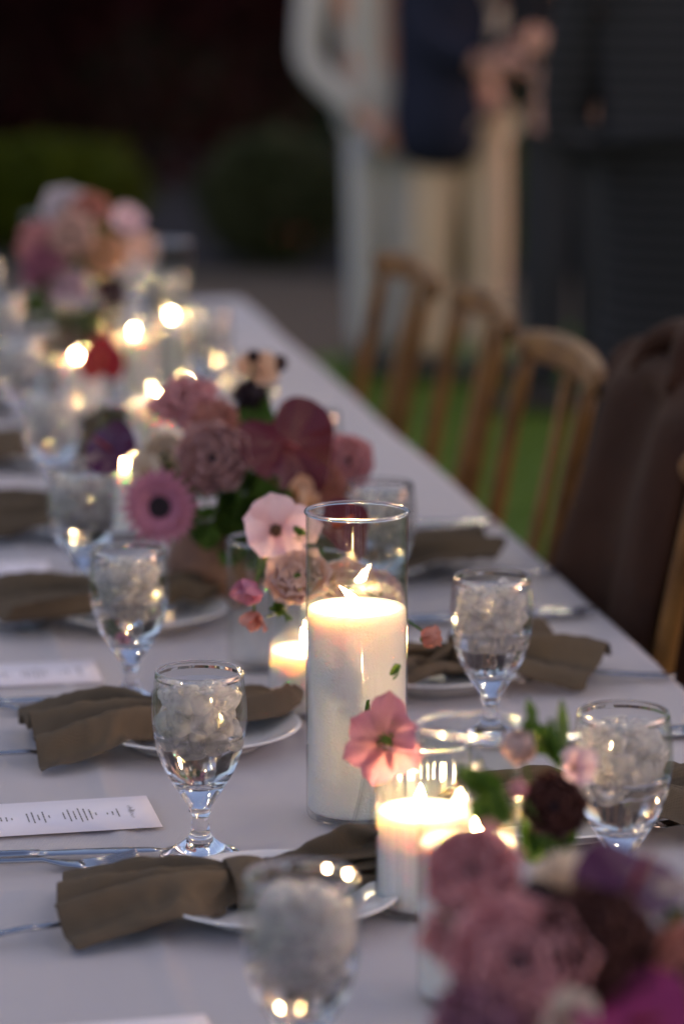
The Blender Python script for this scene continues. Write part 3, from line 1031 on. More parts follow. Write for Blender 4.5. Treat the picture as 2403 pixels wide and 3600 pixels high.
        "39 -23 65 38 -22 76 38 -15 83 38 -6 58 39 2 50 42 2 60 50 -5 77 44 4 81 50 9 73 54 21 58 61 36 44 58 46 48 55 56 53 54 60 78 51 65 94 45 73 89 45 75 72 48 73 54 49 67 40 47 -75 32 "
        "57 -63 44 58 -71 52 62 -71 62 66 -68 78 69 -51 88 71 -34 84 70 -30 74 67 -31 40 65 -20 31 62 -7 25 59 -11 41 54 -23 66 53 -24 78 54 -13 75 53 -7 63 54 1 51 54 11 54 59 6 73 55 9 90 57 17 81 "
        "67 27 65 76 36 48 72 45 53 70 57 56 64 71 73 64 74 94 57 82 94 59 80 73 64 67 53 64 65 42 62 -72 25 69 -71 36 73 -66 50 69 -58 56 79 -66 70 84 -50 84 86 -34 81 84 -35 64 82 -28 42 79 -14 28 "
        "76 -4 30 74 -8 45 70 -21 68 69 -24 81 68 -13 79 70 -6 56 70 3 50 69 12 54 70 16 74 69 12 89 68 23 91 75 32 78 81 40 64 88 46 56 81 57 68 72 69 88 76 79 91 72 90 93 75 83 77 79 69 58 "
        "80 63 48 77 -68 21 77 -56 36 83 -55 46 83 -51 55 94 -62 67 102 -43 86 100 -37 77 99 -34 63 97 -25 41 93 -5 27 90 0 35 88 -15 52 84 -19 68 83 -26 85 83 -15 84 86 -6 61 85 4 56 83 8 66 79 7 82 "
        "84 14 87 82 19 96 88 29 84 97 35 63 97 44 69 94 58 76 87 67 92 78 73 104 84 81 99 89 78 84 93 65 65 94 58 53 92 -62 21 93 -54 32 90 -39 45 96 -43 51 107 -58 59 116 -45 81 116 -36 77 113 -34 57 "
        "110 -18 42 108 -2 33 104 -2 42 99 -7 55 98 -28 74 99 -25 82 100 -11 78 103 0 59 102 9 56 96 6 71 91 -2 85 93 4 93 93 9 101 102 22 85 111 31 69 112 41 69 103 50 86 95 59 101 84 65 117 97 73 104 "
        "103 68 86 105 58 72 108 57 62 106 -52 22 103 -40 30 105 -37 41 111 -39 48 124 -55 59 130 -49 75 129 -41 69 128 -32 66 126 -15 44 120 5 38 115 7 47 114 -14 61 113 -28 75 113 -25 84 115 -12 75 117 -3 68 115 8 68 "
        "110 5 77 104 -8 90 103 -8 101 107 2 103 115 17 92 125 27 74 121 35 81 117 43 91 101 49 113 96 57 123 108 64 111 115 59 93 118 58 83 121 55 73 123 -50 24 116 -32 29 117 -26 41 125 -34 44 139 -50 57 145 -47 71 "
        "144 -37 68 142 -25 54 139 -10 50 133 9 47 129 10 54 128 -9 67 129 -28 76 129 -27 85 129 -15 82 133 2 70 129 8 75 124 4 83 120 -11 90 117 -13 101 120 -5 105 129 12 94 136 24 84 135 33 87 120 35 107 113 42 120 "
        "108 49 131 117 56 122 126 50 100 130 52 92 134 52 82 135 -36 26 128 -19 28 131 -21 38 140 -30 42 152 -42 51 159 -44 66 159 -36 71 157 -22 58 152 -4 54 146 13 54 142 11 62 143 -12 66 144 -22 75 143 -29 85 145 -10 78 "
        "147 7 74 144 12 80 138 -4 86 134 -16 92 132 -18 101 136 -7 102 144 9 96 150 22 91 145 27 98 139 33 107 122 34 129 122 41 134 127 48 131 137 45 111 142 47 101 148 45 89 147 -25 29 142 -13 31 140 -8 42 149 -17 45 "
        "168 -38 51 173 -40 61 175 -36 71 171 -20 64 164 9 55 157 19 63 155 12 70 157 -11 71 158 -29 75 157 -21 81 158 -13 87 162 10 80 157 9 88 152 -3 93 147 -26 94 145 -28 103 149 -15 106 160 9 99 161 18 101 159 26 104 "
        "146 26 121 129 25 142 130 33 145 141 39 133 148 41 122 155 39 107 158 47 104 162 -20 33 156 -4 31 156 -6 39 165 -13 44 179 -26 49 187 -33 57 188 -28 65 184 -12 59 178 7 62 169 24 73 171 4 69 172 -14 71 173 -27 75 "
        "172 -23 83 173 -14 89 175 7 88 171 8 95 166 -7 98 162 -27 96 160 -32 103 165 -15 107 173 5 106 180 21 102 174 24 110 160 23 127 143 20 145 138 24 157 152 31 141 162 33 126 168 32 114 170 39 112 173 -6 37 168 5 37 "
        "165 6 47 173 0 49 193 -17 49 201 -25 56 202 -23 65 197 -5 64 188 17 73 182 19 81 179 9 83 187 -15 72 188 -29 76 187 -28 84 187 -15 92 188 5 95 184 3 102 180 -8 104 177 -29 98 174 -41 102 179 -19 110 184 -2 115 "
        "190 15 112 176 11 121 161 8 135 152 8 151 151 12 158 159 21 152 170 25 139 177 26 127 180 30 121 186 5 41 179 16 46 175 14 56 186 8 56 204 -7 55 217 -19 57 214 -13 65 211 0 70 202 16 82 191 17 94 193 7 91 "
        "202 -16 78 204 -32 78 202 -29 86 202 -8 96 201 -2 102 196 -6 109 194 -16 107 192 -39 97 191 -32 108 189 -30 116 201 0 119 198 7 124 188 5 129 166 -6 140 158 -6 155 157 -3 164 174 10 151 184 18 146 188 15 135 190 17 128 "
        "198 14 50 189 26 57 187 24 65 201 13 64 218 1 63 230 -9 63 227 -8 74 221 6 82 212 15 93 199 13 107 206 4 99 212 -10 91 218 -28 82 217 -27 92 215 -12 104 215 -1 111 210 -3 117 208 -20 111 207 -35 101 205 -41 106 "
        "204 -35 118 209 -11 127 206 -1 135 192 -11 130 179 -17 138 169 -19 152 172 -14 159 182 -5 157 194 6 155 198 3 143 198 3 136 207 24 65 202 33 68 201 31 78 207 23 78 228 9 74 242 3 70 237 2 79 234 0 92 218 16 111 "
        "212 9 115 220 1 103 229 -14 89 233 -26 84 232 -28 93 229 -15 109 227 -8 117 224 -11 122 222 -31 112 223 -39 100 220 -43 107 219 -36 120 221 -16 136 213 -14 141 206 -19 137 188 -31 139 174 -35 153 176 -33 162 186 -23 156 204 -9 149 "
        "213 1 157 214 2 151 225 25 77 215 45 80 212 40 89 225 25 89 240 17 85 255 13 77 249 9 92 237 15 96 232 5 108 226 2 122 235 -5 108 245 -16 90 249 -26 87 246 -25 101 244 -20 110 241 -11 121 238 -14 126 236 -30 121 "
        "239 -40 102 235 -46 106 235 -36 127 227 -30 143 220 -28 147 216 -32 141 193 -48 145 179 -53 152 183 -49 159 197 -38 151 211 -26 148 219 -20 154 210 -18 159 235 43 86 233 49 95 230 45 102 235 36 102 255 20 99 264 22 92 265 16 104 "
        "241 15 116 239 4 126 246 -4 121 250 -9 111 253 -16 103 262 -21 97 262 -24 110 258 -14 116 255 -11 123 253 -22 122 250 -35 112 253 -46 112 246 -47 121 243 -49 132 235 -43 148 231 -37 160 225 -47 145 211 -50 149 198 -57 150 193 -70 157 "
        "206 -58 159 221 -44 155 223 -40 162 209 -42 164 256 39 102 258 49 93 255 56 101 258 44 112 246 30 112 246 35 99 251 35 104 258 22 114 259 7 122 261 1 128 264 -1 120 257 -1 106 252 -7 95 260 -8 98 270 -5 115 271 -6 128 "
        "268 -16 128 251 -34 130 260 -29 120 262 -36 126 257 -50 143 246 -53 160 238 -56 161 237 -60 152 224 -63 141 213 -55 139 206 -60 136 215 -69 139 227 -68 151 232 -65 159 217 -68 163 "
    ),
    (
        "-329 -211 6 -330 -199 11 -330 -183 11 -329 -166 6 -329 -154 16 -331 -146 35 -333 -139 55 -331 -121 50 -331 -102 49 -328 -80 40 -327 -66 31 -327 -47 47 -329 -26 64 -330 -9 76 -330 3 79 -328 22 50 -327 38 31 -329 51 38 -331 65 40 -333 83 49 "
        "-335 98 52 -336 112 44 -336 127 38 -335 141 23 -335 157 26 -333 178 39 -331 195 45 -327 208 47 -318 220 30 -306 233 8 -297 246 6 -315 -212 16 -316 -198 19 -315 -175 6 -316 -164 15 -317 -154 29 -318 -145 45 -318 -133 54 -318 -121 61 -316 -99 50 "
        "-313 -76 34 -313 -63 39 -312 -47 46 -313 -27 62 -315 -10 77 -314 3 71 -313 20 53 -313 35 39 -314 49 38 -317 65 49 -319 82 61 -322 96 64 -322 110 51 -320 123 31 -320 137 23 -321 154 33 -320 173 43 -318 190 51 -312 201 39 -303 212 24 "
        "-295 224 16 -285 235 9 -300 -207 17 -301 -188 12 -301 -173 13 -302 -162 21 -302 -151 32 -305 -144 54 -304 -130 58 -303 -116 60 -301 -96 52 -299 -74 38 -297 -61 40 -298 -45 52 -299 -26 67 -299 -10 76 -300 3 80 -298 18 49 -298 33 33 -299 47 33 "
        "-302 63 49 -305 79 63 -306 93 59 -306 106 48 -306 120 38 -306 133 26 -306 149 34 -306 168 49 -305 185 56 -298 195 42 -290 205 25 -280 216 8 -273 226 12 -286 -203 19 -287 -189 23 -287 -171 19 -286 -155 18 -288 -148 38 -291 -141 59 -290 -128 64 "
        "-288 -110 57 -286 -91 47 -284 -72 34 -282 -59 33 -282 -44 48 -284 -26 70 -286 -8 88 -284 3 69 -283 17 55 -283 31 33 -284 45 33 -287 60 53 -289 75 59 -291 89 58 -292 102 49 -292 116 37 -292 129 31 -293 146 43 -292 163 51 -291 179 59 "
        "-286 190 53 -277 198 31 -268 208 16 -260 218 8 -272 -195 15 -273 -179 16 -273 -167 22 -273 -154 27 -275 -146 45 -276 -137 61 -276 -126 70 -273 -107 61 -272 -90 54 -269 -71 32 -268 -58 38 -267 -42 52 -269 -24 76 -270 -9 83 -269 3 75 -268 16 56 "
        "-268 29 38 -269 43 35 -272 58 55 -275 73 67 -277 87 67 -276 98 44 -277 112 37 -278 126 38 -278 140 40 -278 157 54 -278 174 67 -272 183 52 -263 192 33 -255 201 19 -247 210 9 -257 -192 17 -258 -176 18 -258 -160 20 -258 -150 31 -259 -140 43 "
        "-262 -134 67 -261 -120 68 -259 -104 65 -256 -86 52 -254 -69 37 -253 -56 41 -254 -40 64 -254 -24 77 -255 -10 84 -254 2 70 -253 14 52 -253 27 35 -254 40 40 -257 54 49 -260 69 61 -262 83 64 -262 96 54 -262 108 34 -263 122 39 -264 137 47 "
        "-265 153 61 -265 168 71 -258 177 54 -250 186 38 -242 194 22 -234 204 15 -242 -189 20 -243 -171 19 -244 -158 25 -243 -144 29 -245 -138 48 -247 -130 69 -248 -120 81 -245 -102 71 -241 -83 51 -239 -68 43 -238 -54 40 -238 -39 61 -240 -23 85 -240 -9 90 "
        "-239 1 72 -238 11 50 -238 25 42 -239 38 40 -243 52 61 -245 66 64 -248 80 72 -247 92 53 -247 104 35 -249 118 43 -251 132 55 -251 147 62 -250 161 69 -245 172 61 -237 181 45 -227 186 18 -220 197 13 -228 -185 22 -229 -166 21 -229 -153 27 "
        "-230 -143 37 -231 -136 54 -232 -126 69 -232 -113 74 -230 -99 74 -226 -80 51 -224 -65 38 -223 -52 44 -223 -38 67 -225 -22 90 -225 -8 94 -224 1 77 -223 9 49 -223 23 35 -224 36 40 -228 49 66 -230 63 67 -232 77 69 -233 89 57 -232 100 35 "
        "-234 114 38 -236 128 53 -239 143 77 -237 157 78 -232 167 68 -221 173 38 -215 183 29 -208 194 23 -213 -182 25 -215 -169 31 -216 -153 35 -216 -143 46 -217 -134 62 -219 -125 82 -218 -111 82 -215 -94 72 -212 -77 56 -209 -63 39 -208 -50 41 -208 -37 68 "
        "-210 -22 92 -210 -8 95 -208 -2 70 -208 7 49 -208 21 37 -210 34 46 -214 46 70 -216 60 74 -217 73 67 -217 84 49 -218 96 37 -220 109 44 -222 123 57 -224 137 72 -222 150 78 -216 161 65 -210 171 51 -199 178 27 -196 191 33 -199 -176 27 "
        "-201 -165 35 -201 -146 33 -202 -139 49 -203 -130 64 -203 -120 77 -202 -106 81 -200 -91 76 -197 -77 51 -194 -61 41 -193 -47 45 -193 -36 72 -194 -23 91 -194 -10 87 -194 0 75 -193 4 47 -194 18 47 -195 31 51 -199 43 71 -201 57 73 -203 70 73 "
        "-203 81 54 -204 92 42 -207 103 51 -209 117 64 -211 131 81 -210 145 87 -202 155 68 -194 165 51 -187 176 39 -181 187 36 -184 -174 32 -187 -161 40 -190 -148 46 -186 -135 47 -188 -126 64 -190 -117 87 -188 -103 83 -185 -89 77 -182 -76 49 -179 -60 44 "
        "-178 -44 52 -179 -36 77 -179 -23 89 -179 -9 92 -178 -4 69 -178 5 49 -179 18 39 -181 28 58 -183 40 69 -186 54 78 -188 67 76 -189 82 60 -187 90 40 -192 104 46 -195 113 68 -197 125 81 -195 138 84 -190 150 78 -179 160 50 -173 170 42 "
        "-168 183 41 -170 -167 35 -176 -149 35 -176 -143 47 -176 -136 61 -173 -123 69 -176 -114 94 -173 -100 90 -170 -86 68 -167 -73 45 -165 -59 38 -163 -46 55 -163 -35 79 -163 -22 93 -163 -9 89 -163 -5 67 -163 2 48 -165 15 40 -166 27 49 -168 38 69 "
        "-171 51 83 -174 63 65 -175 77 52 -174 93 49 -177 105 43 -180 113 62 -183 119 83 -181 132 87 -177 145 82 -167 157 61 -159 166 46 -154 179 46 -158 -158 38 -163 -141 36 -163 -135 48 -165 -126 59 -161 -122 83 -160 -110 92 -158 -97 87 -155 -84 73 "
        "-153 -70 53 -150 -57 36 -148 -45 50 -148 -34 71 -148 -21 96 -148 -7 97 -148 -4 72 -148 0 44 -149 13 44 -151 24 57 -153 36 68 -156 49 84 -158 60 70 -161 71 50 -164 84 40 -164 98 45 -168 105 70 -169 113 88 -167 126 90 -162 138 80 "
        "-152 153 63 -146 163 54 -139 174 49 -145 -151 43 -151 -137 45 -156 -122 42 -155 -114 57 -148 -114 79 -145 -106 99 -144 -96 81 -141 -83 66 -141 -73 41 -139 -62 48 -136 -50 63 -134 -37 80 -133 -21 90 -133 -8 93 -132 -5 71 -133 -1 50 -134 12 45 "
        "-136 23 56 -139 33 75 -141 46 83 -144 56 61 -147 67 45 -150 79 40 -153 89 55 -156 96 77 -155 108 87 -155 118 99 -148 131 76 -140 144 59 -136 153 43 -126 166 48 -133 -142 43 -138 -128 45 -142 -116 49 -145 -103 54 -134 -107 79 -131 -101 95 "
        "-131 -88 84 -127 -82 58 -125 -71 45 -127 -55 42 -124 -43 56 -121 -31 74 -118 -21 100 -117 -8 90 -117 -5 69 -118 -2 48 -119 11 43 -121 19 64 -124 29 76 -126 43 81 -129 54 68 -132 66 52 -135 77 34 -137 87 49 -142 89 79 -145 98 94 "
        "-140 111 93 -135 124 82 -129 135 53 -124 145 43 -115 155 44 -120 -134 41 -129 -118 37 -134 -105 39 -129 -101 56 -123 -97 75 -117 -94 95 -119 -80 89 -113 -75 61 -111 -65 45 -114 -50 32 -110 -39 54 -107 -27 72 -103 -21 90 -102 -8 91 -102 -8 64 "
        "-102 -4 43 -104 9 40 -106 17 59 -109 26 81 -112 39 75 -117 47 57 -119 59 46 -119 73 41 -124 79 58 -126 88 72 -131 91 92 -127 104 94 -122 116 82 -116 129 58 -110 137 48 -104 145 40 -109 -123 36 -117 -109 36 -122 -95 36 -116 -94 56 "
        "-107 -94 79 -103 -88 94 -106 -72 89 -100 -68 66 -98 -58 47 -98 -47 36 -97 -33 47 -91 -28 72 -88 -22 88 -87 -9 94 -87 -6 69 -87 -4 48 -88 10 48 -91 14 65 -94 23 79 -96 37 76 -103 41 53 -106 53 38 -104 68 38 -110 74 59 "
        "-119 74 80 -118 83 97 -114 96 91 -113 106 70 -111 117 50 -108 125 35 -93 134 39 -96 -115 36 -104 -100 33 -110 -86 35 -103 -85 55 -93 -87 77 -91 -78 88 -93 -63 85 -91 -56 63 -83 -56 37 -84 -41 38 -84 -28 42 -74 -27 77 -72 -24 92 "
        "-72 -9 87 -75 -13 63 -72 -6 51 -73 7 48 -76 9 63 -79 21 79 -85 27 68 -89 33 54 -92 47 36 -91 61 40 -102 60 59 -109 63 79 -105 75 91 -101 88 92 -100 97 72 -99 106 50 -96 114 36 -82 123 39 -85 -105 34 -96 -87 24 "
        "-98 -77 34 -92 -75 53 -80 -80 76 -77 -71 86 -79 -57 89 -79 -45 60 -76 -42 44 -70 -38 30 -68 -23 47 -65 -16 73 -61 -29 84 -58 -13 88 -63 -3 64 -56 -8 49 -57 6 48 -60 7 64 -63 24 82 -70 23 68 -76 26 52 -77 44 34 "
        "-85 46 46 -94 48 62 -98 53 83 -91 67 96 -95 76 79 -96 85 59 -93 94 43 -89 102 30 -74 110 33 -74 -94 30 -83 -79 26 -85 -68 35 -76 -70 55 -66 -74 74 -64 -63 83 -66 -50 88 -67 -36 64 -60 -45 39 -55 -39 29 -53 -21 44 "
        "-52 -11 66 -50 -27 73 -47 -25 86 -50 0 72 -42 -6 55 -43 3 45 -44 13 72 -48 25 78 -56 20 64 -62 21 50 -62 44 38 -71 39 51 -83 37 62 -86 43 84 -81 59 88 -88 63 74 -85 72 60 -86 82 35 -77 90 31 -63 99 37 "
        "-64 -83 25 -71 -69 25 -73 -60 36 -68 -57 56 -56 -63 70 -51 -57 82 -53 -40 83 -52 -32 55 -44 -42 44 -39 -35 34 -38 -17 50 -36 -9 69 -34 -24 70 -32 -17 85 -40 1 82 -34 1 65 -27 5 51 -31 14 70 -33 27 72 -40 19 61 "
        "-47 22 46 -49 43 46 -58 49 54 -69 30 67 -73 35 85 -65 55 84 -78 51 73 -84 60 47 -79 70 29 -71 78 21 -56 87 28 -54 -76 34 -64 -63 38 -57 -53 33 -60 -46 57 -40 -56 68 -34 -56 80 -40 -34 83 -38 -29 59 -29 -43 46 "
        "-24 -37 36 -25 -20 57 -25 -4 58 -21 -19 66 -18 -16 80 -25 7 79 -21 -7 71 -29 5 68 -13 16 65 -26 18 62 -25 25 57 -45 26 61 -36 45 55 -46 50 63 -55 27 65 -58 35 88 -52 51 77 -69 41 65 -74 49 47 -67 66 39 "
        "-59 67 27 -49 75 35 -55 -62 39 -52 -54 40 -49 -47 48 -44 -42 59 -40 -40 69 -35 -40 75 -30 -40 73 -26 -38 65 -21 -34 55 -18 -27 47 -15 -19 45 -13 -11 51 -11 -6 63 -11 -3 75 -12 -3 83 -13 -2 82 -16 -1 73 -19 2 60 "
        "-23 8 49 -27 16 45 -32 24 49 -36 30 58 -41 33 69 -46 35 76 -50 35 76 -53 35 68 -56 38 57 -58 43 47 -59 51 40 -59 59 41 -58 65 46 -40 -62 39 -37 -54 40 -33 -47 48 -29 -42 59 -25 -40 69 -20 -40 75 -15 -40 73 "
        "-10 -38 65 -6 -34 55 -3 -27 47 0 -19 45 3 -11 51 4 -6 63 4 -3 75 4 -3 83 2 -2 82 0 -1 73 -4 2 60 -7 8 49 -12 16 45 -16 24 49 -21 30 58 -26 33 69 -30 35 76 -34 35 76 -38 35 68 -41 38 57 "
        "-43 43 47 -44 51 40 -44 59 41 -43 65 46 -25 -62 39 -22 -54 40 -18 -47 48 -14 -42 59 -9 -40 69 -5 -40 75 0 -40 73 5 -38 65 9 -34 55 13 -27 47 16 -19 45 18 -11 51 19 -6 63 19 -3 75 19 -3 83 17 -2 82 "
        "15 -1 73 12 2 60 8 8 49 3 16 45 -1 24 49 -6 30 58 -11 33 69 -15 35 76 -19 35 76 -23 35 68 -25 38 57 -27 43 47 -28 51 40 -28 59 41 -28 65 46 16 -50 57 17 -40 47 16 -44 62 12 -58 74 11 -40 89 "
        "17 -31 84 20 -48 76 20 -31 68 19 -28 47 13 -21 31 26 -11 41 13 -15 60 25 -19 65 29 -2 70 19 -14 85 13 -7 80 11 10 77 5 7 60 14 8 53 8 10 35 11 23 43 3 38 45 10 30 55 15 31 75 10 44 94 "
        "5 53 89 15 42 73 20 39 53 14 41 32 14 47 43 12 47 61 19 -60 47 29 -50 48 34 -50 61 28 -60 75 28 -44 92 31 -33 88 33 -48 78 32 -33 52 26 -39 41 28 -26 29 34 -20 50 23 -25 65 34 -19 62 41 -9 67 "
        "21 -15 72 21 -6 67 25 11 75 11 16 70 12 21 59 19 12 49 18 35 27 18 32 40 25 32 51 27 42 73 24 50 87 17 61 94 17 58 78 28 52 52 25 52 37 14 57 34 11 61 58 36 -64 41 38 -63 51 42 -62 68 "
        "43 -58 89 42 -43 99 47 -37 90 49 -48 78 46 -42 55 41 -41 37 43 -29 29 43 -32 51 37 -32 69 34 -22 76 44 -22 57 34 -11 57 23 -3 52 28 17 62 23 25 75 23 30 64 31 19 54 32 31 31 27 43 31 32 44 42 "
        "37 52 67 35 59 83 31 67 93 25 72 74 35 67 50 31 67 35 21 68 42 6 73 48 52 -69 43 53 -58 47 55 -52 58 57 -55 82 58 -46 97 61 -36 97 60 -38 75 60 -40 48 58 -37 38 58 -28 31 55 -25 54 52 -25 71 "
        "49 -17 76 54 -12 59 43 -4 50 40 5 55 40 11 67 38 26 77 38 32 68 44 26 57 46 38 32 41 48 33 38 57 36 43 64 61 48 69 81 43 75 88 33 85 78 41 81 49 37 81 36 27 83 39 12 86 57 67 -65 42 "
        "69 -56 48 70 -52 59 72 -54 89 74 -43 102 74 -40 83 74 -33 73 74 -37 45 74 -41 30 73 -27 33 69 -26 63 66 -24 80 63 -11 77 61 -1 68 57 0 42 55 10 54 55 16 64 53 27 78 53 35 71 59 35 53 57 45 41 "
        "56 51 26 52 63 33 57 73 60 57 79 74 54 86 81 43 98 73 46 96 54 41 97 44 32 96 51 22 100 52 83 -61 42 84 -56 50 86 -55 65 88 -54 89 89 -42 101 89 -37 83 90 -32 68 89 -42 42 89 -35 37 87 -23 39 "
        "84 -21 60 81 -19 83 78 -8 79 75 0 62 72 5 45 69 14 47 69 20 63 68 34 85 66 41 79 67 46 59 73 47 31 71 52 21 66 68 31 64 81 47 71 87 70 65 95 75 56 106 78 54 110 50 46 112 43 37 112 49 "
        "30 110 62 99 -58 42 99 -50 46 101 -53 64 103 -54 87 102 -41 90 104 -32 88 105 -33 68 104 -39 43 104 -33 32 101 -21 46 99 -18 64 95 -14 84 92 -5 68 90 2 54 87 10 49 85 19 50 84 25 66 83 34 75 82 44 73 "
        "81 52 62 87 53 33 83 61 29 79 72 25 79 90 51 76 98 59 74 104 67 64 120 72 57 124 61 52 127 41 44 126 54 41 119 74 114 -57 45 114 -45 45 117 -52 69 119 -51 87 117 -41 94 118 -39 81 120 -39 58 120 -36 43 "
        "118 -28 39 115 -18 55 113 -17 73 109 -8 79 106 1 78 104 6 51 102 14 48 100 23 54 99 29 68 98 36 84 97 45 78 96 55 61 97 63 41 97 65 32 93 81 28 88 99 41 88 104 55 86 111 60 77 127 67 66 137 59 "
        "60 141 45 51 138 61 51 132 74 130 -55 47 130 -45 50 133 -49 71 133 -46 86 132 -37 94 131 -30 88 132 -30 65 135 -33 39 133 -24 37 130 -19 57 127 -11 68 123 -2 83 121 5 73 119 11 59 117 18 49 115 27 53 114 33 64 "
        "114 37 85 112 45 71 112 56 54 111 67 44 113 67 34 108 83 29 100 109 42 98 118 53 87 117 46 81 129 51 80 145 59 68 151 56 61 151 62 65 139 77 145 -48 44 145 -41 49 148 -45 72 148 -41 86 147 -32 93 145 -24 89 "
        "148 -29 59 150 -28 38 147 -18 43 144 -13 60 141 -5 74 138 4 80 136 9 64 134 13 46 132 22 47 130 31 55 129 37 71 128 42 84 125 52 76 127 56 53 126 70 47 121 76 43 123 85 35 116 108 34 105 117 37 98 122 36 "
        "86 140 41 78 161 48 77 164 55 79 152 68 80 144 78 161 -44 45 161 -40 54 162 -38 68 163 -35 92 161 -26 95 160 -19 87 164 -27 55 165 -23 38 162 -14 37 159 -7 53 155 1 74 152 10 81 150 15 70 148 19 54 147 24 37 "
        "145 33 50 144 41 70 143 47 79 139 58 76 140 64 53 139 71 37 136 78 34 120 97 51 118 118 48 105 121 56 108 134 43 98 151 40 94 160 47 93 162 55 93 161 64 94 151 75 176 -39 44 174 -31 48 177 -33 69 178 -32 89 "
        "176 -22 89 174 -14 87 178 -23 62 177 -16 49 176 -9 44 173 -3 62 169 7 76 166 15 79 165 19 68 163 20 50 162 27 38 160 36 49 159 45 72 158 51 80 153 62 80 153 73 53 151 80 39 145 85 45 132 101 58 121 123 63 "
        "120 129 59 113 135 58 114 152 43 108 166 44 108 168 52 109 160 63 111 152 74 191 -32 46 190 -28 55 191 -27 71 193 -25 90 188 -17 97 191 -18 78 192 -16 59 192 -13 46 190 -5 53 186 4 69 183 12 80 181 17 73 179 19 63 "
        "178 22 48 176 30 39 175 41 57 173 49 67 172 55 80 168 65 80 160 83 66 158 91 50 154 96 42 147 103 62 133 127 71 128 134 72 128 138 58 126 156 51 123 170 39 124 167 51 124 165 59 126 157 72 203 -21 41 204 -19 57 "
        "204 -17 72 205 -15 91 202 -9 101 200 -5 82 202 -4 61 206 -4 43 201 3 42 198 12 61 195 21 77 190 30 79 193 25 64 194 27 45 191 36 45 188 47 54 189 53 73 187 59 80 179 75 71 173 93 60 171 97 44 167 104 46 "
        "158 115 68 149 130 73 145 136 69 140 143 68 140 152 45 138 161 37 140 165 46 141 160 58 141 159 68 216 -10 42 215 -7 61 215 -4 73 216 -4 96 212 4 91 211 7 76 210 10 63 216 7 49 211 16 49 206 25 58 208 29 74 "
        "203 34 69 201 37 60 208 31 41 205 40 41 203 51 56 201 58 64 199 66 71 191 78 62 187 97 61 186 103 44 180 108 56 174 118 65 162 139 80 159 140 72 156 149 68 156 152 50 150 150 36 154 158 40 155 162 47 157 160 62 "
        "230 1 44 228 5 57 226 9 80 228 9 102 221 18 100 220 20 78 223 22 62 227 19 52 222 27 51 215 40 62 216 43 74 209 49 71 212 47 55 222 38 44 219 45 41 214 59 49 216 67 65 212 72 70 203 83 53 203 97 60 "
        "201 108 43 195 113 48 186 127 76 176 145 74 171 152 72 167 140 60 155 137 41 161 138 32 167 146 33 172 155 45 173 160 53 244 11 52 244 12 69 241 20 86 239 25 96 229 31 99 232 28 83 237 26 64 241 27 49 236 37 51 "
        "229 45 57 224 55 67 218 59 65 223 57 53 237 43 46 232 54 42 227 70 48 227 74 57 224 80 66 218 84 47 218 99 56 214 114 48 210 120 60 203 132 76 192 147 71 186 152 65 177 152 56 171 137 44 169 127 43 176 128 37 "
        "189 144 45 183 150 38 260 23 57 255 28 73 241 39 81 232 46 94 225 42 81 229 40 72 243 41 59 253 39 51 247 48 51 239 60 59 234 65 61 231 68 56 236 63 51 244 58 50 248 57 42 243 68 44 242 80 57 238 86 61 "
        "232 86 43 231 103 50 229 116 53 224 122 63 214 141 64 205 156 62 199 162 59 189 164 52 184 141 54 178 138 62 178 125 61 183 125 50 185 129 42 271 42 65 255 51 72 237 55 73 232 51 80 221 65 73 240 55 64 252 53 64 "
        "267 50 60 253 62 61 243 72 68 235 76 74 236 80 67 249 73 60 260 64 54 261 64 47 255 75 42 257 88 63 251 93 62 245 94 36 238 115 37 233 125 39 238 127 56 231 142 60 222 154 54 215 165 50 202 149 45 204 143 57 "
        "202 141 64 197 134 69 193 129 63 189 134 59 277 66 75 263 71 81 249 63 92 249 50 84 238 53 88 242 73 79 265 68 71 273 69 67 267 72 62 258 77 71 252 80 76 253 87 72 261 81 65 267 77 55 273 73 51 269 83 39 "
        "269 86 54 266 93 51 261 94 41 254 116 34 250 127 35 253 130 45 243 154 52 235 158 40 228 156 38 221 145 38 213 125 43 212 122 50 205 122 49 198 137 40 198 139 39 "
    ),
    (
        "-281 -218 81 -288 -205 86 -296 -190 70 -304 -176 60 -311 -166 35 -320 -150 38 -331 -130 45 -343 -108 57 -350 -93 59 -356 -75 53 -361 -55 39 -362 -38 23 -368 -24 30 -371 -5 41 -374 14 56 -373 31 56 -370 55 50 -366 76 43 -361 89 51 -355 106 73 "
        "-346 121 79 -338 136 92 -328 150 88 -314 168 63 -303 180 53 -292 190 47 -280 208 45 -269 223 41 -255 244 42 -250 243 22 -244 248 8 -267 -213 89 -274 -200 87 -282 -185 77 -289 -172 57 -297 -160 43 -305 -148 36 -318 -124 52 -328 -105 60 -336 -90 60 "
        "-341 -72 51 -346 -54 45 -350 -37 38 -354 -22 40 -357 -3 49 -359 15 58 -357 31 55 -355 55 49 -352 71 53 -347 86 57 -340 101 71 -333 118 93 -323 131 90 -312 146 81 -300 161 63 -290 172 52 -281 180 39 -269 197 39 -255 217 45 -245 230 38 "
        "-236 241 31 -230 243 12 -252 -208 82 -260 -195 90 -267 -181 70 -275 -167 57 -282 -158 36 -292 -141 42 -301 -124 45 -313 -102 62 -321 -88 64 -326 -69 52 -331 -52 46 -335 -36 31 -339 -20 39 -342 -3 44 -343 15 53 -343 29 61 -340 53 51 -336 71 51 "
        "-332 85 56 -326 98 79 -318 113 90 -310 127 97 -299 141 91 -288 153 58 -277 164 47 -269 172 35 -255 191 42 -241 212 49 -231 224 43 -224 228 27 -218 229 8 -238 -203 91 -246 -190 93 -253 -176 75 -260 -165 50 -268 -152 41 -276 -140 34 -288 -117 56 "
